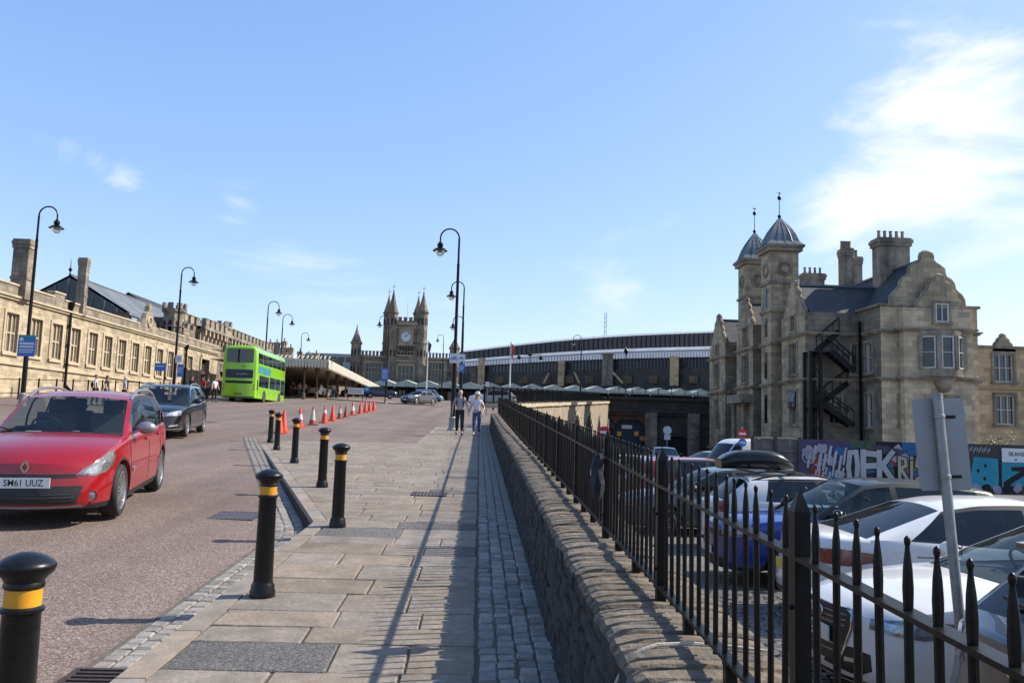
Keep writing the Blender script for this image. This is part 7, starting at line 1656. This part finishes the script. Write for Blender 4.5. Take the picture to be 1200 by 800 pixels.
# near bay of the main front, the two towers, entrance, far bay, body
block(22.0, 26.2, 55, 59.4, BZ, 10.15, south=[(23.6, 2.6, 24.4, 4.4), (25.2, 6.0, 25.65, 8.0)], west=[(56.5, 6.0, 57.8, 8.15), (56.5, 2.5, 57.8, 4.8), (56.75, 9.0, 57.55, 10.1)], ms='bathdark')
courses(22.0, 25.7, 55, 59.4, (8.55, 5.4, .3)); curl(21.98, 57.2, 12.6, PR, .4, sc=.72, axis='y', base=10.1)
gable_roof(ho, 22.4, 32, 55.1, 59.3, 10.1, 12.35, 'slate', 'x', hip=0)
chimney(ho, (at(991, 300, 60).x, 60, 0), .75, .9, 10.5, at(991, 292, 60).z, 4, 'bathtrim', 'x', .6); chimney(ho, (at(1003, 306, 63).x, 63, 0), .6, .9, 10.5, at(1003, 302, 63).z, 1, 'bathtrim', 'x', .6); chimney(ho, (at(952, 318, 74).x, 74, 0), 1.9, .9, 10.5, at(952, 321, 74).z, 4, 'bathtrim', 'x', .6)
block(23.4, 34, 59.3, 79, BZ, 10.1, west=[(60.0, 6, 60.7, 8), (60.0, 2.5, 60.7, 4.6)]); courses(23.4, 33, 59.5, 79, (8.55, 5.4)); gable_roof(ho, 23.2, 34.2, 59, 79.2, 10.1, 13.0, 'slate', 'y', hip=3)
def dome_tower(xx, yy, w_, ztop, zpk, zfin):
    h_ = w_/2; b = MB(); b.box((xx+h_, yy+h_, (BZ+ztop)/2), (w_, w_, ztop-BZ)); o = b.build('tower', M['bath'], ho)
    for z in (8.5, 5.4, 11.0, 13.2): 
        b = MB(); b.box((xx+h_, yy+h_, z+.1), (w_+.24, w_+.24, .2)); b.build('string_course', M['bathtrim'], o)
    b = MB(); b.box((xx+h_, yy+h_, ztop-.05), (w_+.5, w_+.5, .3)); b.box((xx+h_, yy+h_, ztop+.18), (w_+.75, w_+.75, .16)); b.build('cornice', M['bathtrim'], o)
    r = h_+.42; prof = [(1.0, 0), (.93, .10), (.84, .22), (.76, .42), (.70, .75), (.62, 1.15), (.50, 1.6), (.36, 2.0), (.20, 2.4), (.08, 2.75), (0, 2.85)]; s = (zpk-ztop-.26)/2.85
    b = MB(); b.lathe([(r*a*1.414, z*s) for a, z in prof], c=(xx+h_, yy+h_, ztop+.26), n=4, smooth=False, a0=pi/4); dm = b.build('dome', M['lead'], o)
    for k in range(4):
        for f in (-.5, 0, .5):
            pts = []
            for a, z in prof[:-2]:
                q = Matrix.Rotation(k*pi/2, 3, 'Z') @ V((r*a+.01, r*a*f, z*s)); pts.append(q+V((xx+h_, yy+h_, ztop+.26)))
            MB().tube(pts, .025, 5).build('lead_roll', M['lead'], dm)
    b = MB(); b.cyl((xx+h_, yy+h_, zpk-.1), (xx+h_, yy+h_, zfin), .035, .02, 6); b.ball((xx+h_, yy+h_, zpk+.1), .15, 8); b.ball((xx+h_, yy+h_, zpk+(zfin-zpk)*.75), .16, 8, (1, .4, 1.2)); b.box((xx+h_, yy+h_, zfin-.15), (.3, .04, .05)); b.build('finial', M['iron'], dm)
    zc_ = ztop-1.55
    for c, ax in (((xx+h_, yy-.03, zc_), S_), ((xx-.03, yy+h_, zc_), W_)):
        b = MB(); ring(b, c, .50, .09, ax, 24); ring(b, c, .34, .04, ax, 20); b.build('medallion', M['bathtrim'], o)
    for z0_, z1_ in ((9.2, 10.6), (6, 8), (2.6, 4.8), (11.4, 12.9)): MB().box((xx-.01, yy+h_, (z0_+z1_)/2), (.08, .5, z1_-z0_)).build('slit_window', M['winglass'], o); 
dome_tower(21.85, 61.2, 2.15, at(915, 291, 61.2).z, at(910, 254, 62).z, at(909, 223, 62).z)
dome_tower(22.3, 68.4, 2.15, at(883, 307, 68.4).z, at(884, 271, 69).z, at(885, 241, 69).z)
block(22.0, 26, 65.8, 70, BZ, 10.6, west=[(67.2, 6.0, 68.4, 8.2), (67.3, 9.2, 68.3, 10.5), (67.1, .2, 68.5, 4.2)], ms='bathdark'); courses(22, 25.9, 65.8, 70, (8.55, 5.4)); curl(21.98, 67.9, 13.1, PR, .4, sc=.72, axis='y', base=10.6); gable_roof(ho, 22.4, 28, 66, 69.9, 10.5, 12.6, 'slate', 'x')
block(21.9, 26, 73, 78, BZ, 9.9, west=[(75, 6.0, 76.2, 8.1), (75, 2.4, 76.2, 4.8), (75.1, 8.9, 76, 9.85)], ms='bathdark'); courses(21.9, 25.9, 73, 78, (8.5, 5.3, .3)); curl(21.88, 75.5, 12.7, PR, .4, sc=.72, axis='y', base=9.85); gable_roof(ho, 22.3, 29, 73.1, 77.9, 9.85, 12.2, 'slate', 'x')
for yy in (66.6, 69.2):
    MB().lathe([(.3, BZ), (.3, -.4), (.22, -.2), (.19, 4.0), (.28, 4.2)], c=(21.5, yy, 0), n=14).build('porch_column', M['bathtrim'], ho)
MB().box((21.6, 67.9, 4.6), (1.0, 4.0, .7)).build('porch_top', M['bathtrim'], ho)
# poster on the near bay
t = thing('hanging_banner', 'small dark banner with a pale picture hanging on the near bay of the mansion', 'banner', (21.9, 57.15, 0)); a_, c_ = at(936, 459, 57), at(936, 477, 57)
MB().box((-.03, 0, (a_.z+c_.z)/2), (.06, 1.25, a_.z-c_.z)).build('panel', M['p_darkblue'], t); MB().box((-.07, .0, (a_.z+c_.z)/2+.12), (.02, 1.0, .5)).build('picture', mat('pale picture print', (.35, .38, .42), .6, var=(.06, .07, .09), scale=3), t); MB().box((-.07, -.3, c_.z+.14), (.02, .4, .16)).build('red_corner', M['red'], t)
# fire escape
fe = thing('fire_escape', 'black iron fire escape zigzagging up the side of the mansion', 'fire escape', (0, 0, 0)); YF_ = 53.9; Q = lambda zx, zy, Y_=YF_: at(820+zx/4.444, 340+zy/4.444, Y_)
for zx, zt2 in ((575, 315), (628, 310)):
    for dy in (0, 1.0): a = Q(zx, zt2); MB().bar((a.x, YF_+dy, BZ), (a.x, YF_+dy, a.z), .2, .2).build('post', M['iron'], fe)
a, c = Q(575, 318), Q(690, 318); MB().box(((a.x+c.x)/2, YF_+.5, a.z), (c.x-a.x, 1.1, .1)).build('landing', M['iron'], fe)
a2_, c2_ = Q(575, 603), Q(660, 603); MB().box(((a2_.x+c2_.x)/2, YF_+.5, a2_.z), (c2_.x-a2_.x, 1.1, .1)).build('landing', M['iron'], fe)
for z0y, z1y in ((330, 450), (620, 750), (480, 590)):
    for (xa_, ya_), (xb_, yb2) in (((575, z0y), (628, z1y)), ((575, z1y), (628, z0y))): MB().bar(Q(xa_, ya_), Q(xb_, yb2), .05, .05).build('cross_brace', M['iron'], fe)
for (xa_, ya_), (xb_, yb2), dy in (((640, 308), (760, 205), 1.1), ((690, 318), (805, 420), 0), ((645, 600), (805, 478), 1.1), ((655, 600), (805, 705), 0)):
    a, c = Q(xa_, ya_), Q(xb_, yb2)
    for e in (0, .85):
        MB().bar((a.x, YF_+dy*.9+e*.9, a.z), (c.x, YF_+dy*.9+e*.9, c.z), .08, .36).build('stringer', M['iron'], fe); MB().bar((a.x, YF_+dy*.9+e*.9, a.z+.95), (c.x, YF_+dy*.9+e*.9, c.z+.95), .08, .08).build('handrail', M['iron'], fe)
    n_ = max(6, int(abs(c.z-a.z)/.2))
    for k in range(n_): f = (k+.5)/n_; MB().box((a.x+(c.x-a.x)*f, YF_+dy*.9+.38, a.z+(c.z-a.z)*f+.05), (.24, .76, .04)).build('tread', M['iron'], fe)
    for k in range(5): f = k/4; MB().bar((a.x+(c.x-a.x)*f, YF_+dy*.9, a.z+(c.z-a.z)*f), (a.x+(c.x-a.x)*f, YF_+dy*.9, a.z+(c.z-a.z)*f+.95), .04, .04).build('baluster', M['iron'], fe)
a = Q(670, 470, 54.5); MB().bar((25.5, 54.4, -1), (25.5, 54.4, 9.5), .14).build('post', M['iron'], fe)
# yellow stone wing on the right edge
yw = thing('yellow_stone_wing', 'lower yellow stone wing with triple windows at the right edge of the picture', 'building', (0, 0, 0)); X1 = 34.4; A2 = lambda px, py: at(px, py, 57)
u0, u1 = A2(1165, 447), A2(1187, 415); l0, l1 = A2(1167, 497), A2(1189, 463); zt_ = A2(1160, 408).z
sw = [(u0.x, u0.z, u1.x, u1.z), (l0.x, l0.z, l1.x, l1.z)]; dxw = 4.4
block(32.4, 52, 57, 66, BZ, zt_, south=sw+[(a+dxw*k, b2, c+dxw*k, d) for k in (1, 2, 3) for a, b2, c, d in sw], m='bathlit', parent=yw, lights=(3, 2), fm='winframe', blind=.4)
courses(32.5, 52, 57, 66, (u0.z-.55, 1.4), .15, .16, 'bathlit', yw); MB().box((42.2, 61.5, zt_+.1), (19.7, 9.2, .2)).build('parapet_coping', M['bathtrim'], yw)
c_ = A2(1176, 392); curl(c_.x, 56.95, c_.z, PR, .4, sc=.34, parent=yw, base=zt_+.1)
# grey fence, hoardings
gf = thing('board_fence', 'weathered grey board fence between the white van and the graffiti', 'fence', (0, 0, 0)); a, c = at(881, 513, 39.6), at(936, 513, 39.6); zt_ = a.z; zb2 = lz(39.6)-.05; L_ = c.x-a.x; n_ = 16
for k in range(n_): MB().box((a.x+L_*(k+.5)/n_, 39.6+U(-.015, .015), (zt_+zb2)/2+U(-.03, .02)), (L_/n_*.94, .04, zt_-zb2)).build('board', M['concrete'], gf)
for f in (0, .48, 1): MB().box((a.x+L_*f, 39.5, (zt_+zb2)/2+.05), (.14, .12, zt_-zb2+.1)).build('post', M['bark'], gf)
for zz in (.35, .75): MB().box((a.x+L_/2, 39.53, zb2+(zt_-zb2)*zz), (L_, .06, .1)).build('rail', M['concrete'], gf)
MB().box((a.x+L_/2, 39.58, zt_+.04), (L_, .12, .07)).build('top_rail', M['ashtrim'], gf)
GP = [cloth('spray '+n_, c, tuple(q*.8 for q in c), 1.5) for n_, c in (('violet', (.075, .06, .12)), ('silver', (.42, .43, .46)), ('blue', (.03, .12, .30)), ('red', (.30, .035, .02)), ('green', (.06, .10, .06)), ('black', (.012, .012, .014)), ('turquoise', (.03, .30, .42)), ('cream', (.42, .38, .30)), ('pale violet', (.36, .34, .42)), ('orange', (.38, .14, .03)))]
def hoarding(label, px0, px1, py0, Y_, base, group=None):
    a, c = at(px0, py0, Y_), at(px1, py0, Y_); zt_ = a.z; zb2 = lz(Y_)-.05; t = thing('hoarding', label, 'hoarding', (0, 0, 0), 0, group); n_ = max(2, round((c.x-a.x)/1.22)); w_ = (c.x-a.x)/n_
    for k in range(n_): o = MB().box((a.x+w_*(k+.5), Y_+.03, (zt_+zb2)/2+U(-.01, .01)), (w_-.012, .03, zt_-zb2)).build('panel', base[k % len(base)], t)
    MB().box(((a.x+c.x)/2, Y_+.09, zt_-.1), (c.x-a.x, .08, .1)).build('rail', M['bark'], t)
    return t, a.x, c.x, zb2, zt_
def spray(t, pts, col, Y_, d=0): return MB().prism([V((x, Y_-.002-d, z)) for x, z in pts], (0, -.003, 0)).build('graffiti', GP[col], t)
rg = random.Random(21)
def blobpoly(cx, cz, rx, rz_, n=14, j=.25): return [(cx+rx*(1+rg.uniform(-j, j))*cos(2*pi*k/n), cz+rz_*(1+rg.uniform(-j, j))*sin(2*pi*k/n)) for k in range(n)]
def glyph(txt, size, col, t, x, z, Y_, d, bold=.03, sx=1.0, rot=0):
    me = text_mesh(txt, size, .0015, bold); me.materials.clear(); me.materials.append(GP[col]); o = link('graffiti', me, t); r = V((cos(rot), 0, sin(rot))); u = V((-sin(rot), 0, cos(rot)))
    o.matrix_local = Matrix.Translation((x, Y_-.004-d, z)) @ Matrix((r, u, r.cross(u))).transposed().to_4x4() @ Matrix.Diagonal((sx, 1, 1, 1)); return o
YH = 38.0; t, xa, xb, z0, z1 = hoarding('graffiti covered hoarding with silver block letters behind the blue car', 936, 1087, 514, YH, [GP[0], GP[0], GP[4], GP[5], GP[2]]); H_ = z1-z0; W__ = xb-xa
for k in range(46): u_ = rg.random(); spray(t, blobpoly(xa+.3+(W__-.6)*u_, z0+H_*rg.uniform(.12, .88), rg.uniform(.12, .5), rg.uniform(.1, .32)), rg.choice([0, 0, 2, 2, 3, 4, 5, 8, 9]), YH, .001+k*.0006)
for k in range(8): x = xa+.35+k*.24; z = z0+H_*(.60+.1*sin(k*1.9)); spray(t, [(x, z-.35), (x+.09, z-.38), (x+.20, z+.1), (x+.26, z+.42), (x+.14, z+.45), (x+.06, z+.1)], 1, YH, .032+k*.0004)
for k in range(9): x = xa+.7+k*.16; z = z0+H_*(.33+.05*sin(k*2.6)); spray(t, [(x, z-.16), (x+.07, z-.18), (x+.16, z+.18), (x+.07, z+.2)], 1, YH, .034+k*.0004)
b = MB(); ring(b, (xa+.45, YH-.03, z0+H_*.66), .30, .035, (0, 1, 0), 18); ring(b, (xa+.45, YH-.03, z0+H_*.66), .14, .03, (0, 1, 0), 14); b.build('graffiti', GP[8], t)
def stroke(t, x, z, pts, w_, col, d):
    """one painted bar of a letter"""
    for (ax, az), (bx2, bz2) in zip(pts[:-1], pts[1:]):
        v = V((bx2-ax, 0, bz2-az)); L2 = v.length; v.normalize(); n2 = V((-v.z, 0, v.x))*w_; e = v*w_*.8
        A_, B_2 = V((x+ax, 0, z+az))-e, V((x+bx2, 0, z+bz2))+e; stroke.k += 1; dd = d+(stroke.k % 40)*.0001
        spray(t, [(q.x, q.z) for q in (A_-n2, B_2-n2*.92, B_2+n2*1.05, A_+n2)], col, YH, dd)
stroke.k = 0
LT = {'O': [[(-.16, -.62), (-.22, 0), (-.14, .66), (.14, .68), (.2, .05), (.15, -.6), (-.16, -.62)]], 'E': [[(-.26, -.72), (-.24, .72)], [(-.24, .66), (.34, .60)], [(-.24, .05), (.26, .08)]], 'K': [[(-.3, -.72), (-.28, .72)], [(-.26, -.05), (.34, .72)], [(-.14, .12), (.42, -.70)]],
      'R': [[(-.16, -.5), (-.16, .5), (.12, .42), (.14, .12), (-.12, .02), (.2, -.5)]], 'I': [[(0, -.5), (.02, .3)], [(.02, .46), (.03, .5)]], 'S': [[(.16, .42), (-.1, .46), (-.14, .14), (.14, -.08), (.12, -.44), (-.16, -.46)]]}
for ch, f, w1, w2, c1, sc_ in (('O', .415, .17, .115, 1, 1), ('E', .535, .19, .135, 1, 1), ('K', .665, .18, .125, 1, 1), ('R', .80, .12, .075, 7, 1), ('I', .865, .11, .07, 7, 1), ('S', .93, .12, .075, 7, 1)):
    for pts in LT[ch]: stroke(t, xa+W__*f, z0+H_*.48, pts, w1, 5, .037)
    for pts in LT[ch]: stroke(t, xa+W__*f, z0+H_*.48, pts, w2, c1, .044)
for k in range(14): x = xa+W__*(.38+.04*k); spray(t, [(x, z0+.1), (x+.015, z0+.1), (x+.02, z0+rg.uniform(.35, .8)), (x-.005, z0+.5)], 1 if k < 8 else 7, YH, .0500+k*.0001)
t, xa, xb, z0, z1 = hoarding('black hoarding with turquoise graffiti and a white company board at the right edge', 1088, 1330, 518, YH+.15, [M['hoard']]); H_ = z1-z0; Y2 = YH+.15
xg = at(1139, 560, Y2).x
spray(t, [(xg-.1, z0+.55), (xg+.1, z0+.2), (xg+1.2, z0+.35), (xg+2.2, z0+.5), (xg+3.5, z0+.25), (xg+6.5, z0+.5), (xg+6.5, z0+1.55), (xg+4, z0+1.7), (xg+2.0, z0+1.60), (xg+1, z0+1.7), (xg+.1, z0+1.75)], 6, Y2, .001)
spray(t, [(xg+1.28, z0+.3), (xg+1.42, z0+.3), (xg+1.45, z0+1.65), (xg+1.28, z0+1.66)], 5, Y2, .004)
spray(t, [(xg+1.5, z0+.62), (xg+2.3, z0+1.12), (xg+1.9, z0+1.14), (xg+1.9, z0+1.32), (xg+2.75, z0+1.36), (xg+2.75, z0+1.08), (xg+2.0, z0+.62), (xg+1.75, z0+.4), (xg+1.5, z0+.4)], 5, Y2, .005)
spray(t, [(xg+2.9, z0+.6), (xg+3.8, z0+.75), (xg+3.8, z0+1.0), (xg+3.0, z0+.78)], 5, Y2, .005)
for x, z in ((.6, .75), (.65, 1.35), (.3, 1.1)): spray(t, blobpoly(xg+x, z0+z, .07, .09, 8), 5, Y2, .006)
for k in range(9): spray(t, blobpoly(xg+.2+k*.5, z0+.3+.05*sin(k*2), .22, .2, 10), 5 if k % 2 else 8, Y2, .007+k*.0004)
for k in range(12): x = xg-.1+k*.085; z = z1-.28+.06*sin(k*2.3); spray(t, [(x, z-.09), (x+.03, z-.1), (x+.09, z+.09), (x+.05, z+.1)], 1, Y2, .003)
p = at(1174, 541, Y2); q = at(1215, 526, Y2); sg = MB().box(((p.x+q.x)/2, Y2-.015, (p.z+q.z)/2+.0), (q.x-p.x, .02, q.z-p.z)).build('company_board', M['signwhite'], t)
lettering('SKANSKA', .27, M['p_darkblue'], sg, ((p.x+q.x)/2, Y2-.027, (p.z+q.z)/2+.05), (1, 0, 0), (0, 0, 1), 'lettering', .002, .006, .92)
c_ = at(1190, 538.5, Y2); MB().box((c_.x, Y2-.028, c_.z), (.12, .006, .06)).build('emblem', M['p_darkblue'], sg)
# shrubs and grass
def shrub(label, c, rx, ry, h_, n, m, name='shrub', leaf=.14):
    t = thing(name, label, 'shrub', c); r = random.Random(int(c[0]*31)); b = MB()
    for k in range(5): a = r.uniform(0, 6.28); b.tube([(0, 0, 0), (cos(a)*rx*.3, sin(a)*ry*.3, h_*.4), (cos(a)*rx*.6, sin(a)*ry*.6, h_*.8)], [.04, .03, .01], 5)
    b.build('stems', M['bark'], t); b = MB(); cl2 = [(r.uniform(-.6, .6)*rx, r.uniform(-.6, .6)*ry, h_*r.uniform(.25, .8)) for _ in range(9)]
    for k in range(n):
        q = r.choice(cl2); p = V((q[0]+r.gauss(0, rx*.22), q[1]+r.gauss(0, ry*.22), max(.05, q[2]+r.gauss(0, h_*.14)))); a = V((r.uniform(-1, 1), r.uniform(-1, 1), r.uniform(-.4, 1))).normalized(); d = a.orthogonal().normalized(); l_ = leaf*r.uniform(.6, 1.3)
        b.add([p, p+a*l_*.5+d*l_*.28, p+a*l_, p+a*l_*.5-d*l_*.28], [(0, 1, 2, 3)])
    b.build('foliage', M[m], t); return t
for px, Y_, h_, lb, m in ((857, 72, 2.0, 'dark shrub against the far bay of the mansion', 'leaf'), (903, 61, 1.7, 'dark shrub below the first domed tower', 'leaf')): p = at(px, 515, Y_); shrub(lb, (p.x-.6, Y_-.8, BZ+.1), 1.3, .7, h_+1.0, 900, m)
p = at(1155, 512, 45); shrub('yellowing plants showing over the black hoarding', (p.x, 44, -.7), 1.1, .5, 2.9, 700, 'leafy'); 
p = at(928, 558, 39); shrub('tuft of dry grass and weeds at the foot of the grey fence', (p.x, 39.0, lz(39)), .9, .3, .55, 500, 'leafy', 'weed_tuft', .2)
# setts of the car park close to the wall
b = MB(); y = 3.2
while y < 11.5:
    x = 1.35+(.1 if int(y*10) % 2 else 0)
    while x < 4.6: l_ = U(.15, .22); sett_shape(b, l_-.02, .1, .04, (x+l_/2, y, lz(y)+.035+U(-.006, .006))); x += l_
    y += .122
tag(b.build('car_park_setts', mat('dark car park sett', (.10, .092, .083), .5, var=(.14, .13, .115), scale=9, bump=.4, bscale=40, coord='World')), kind='stuff')
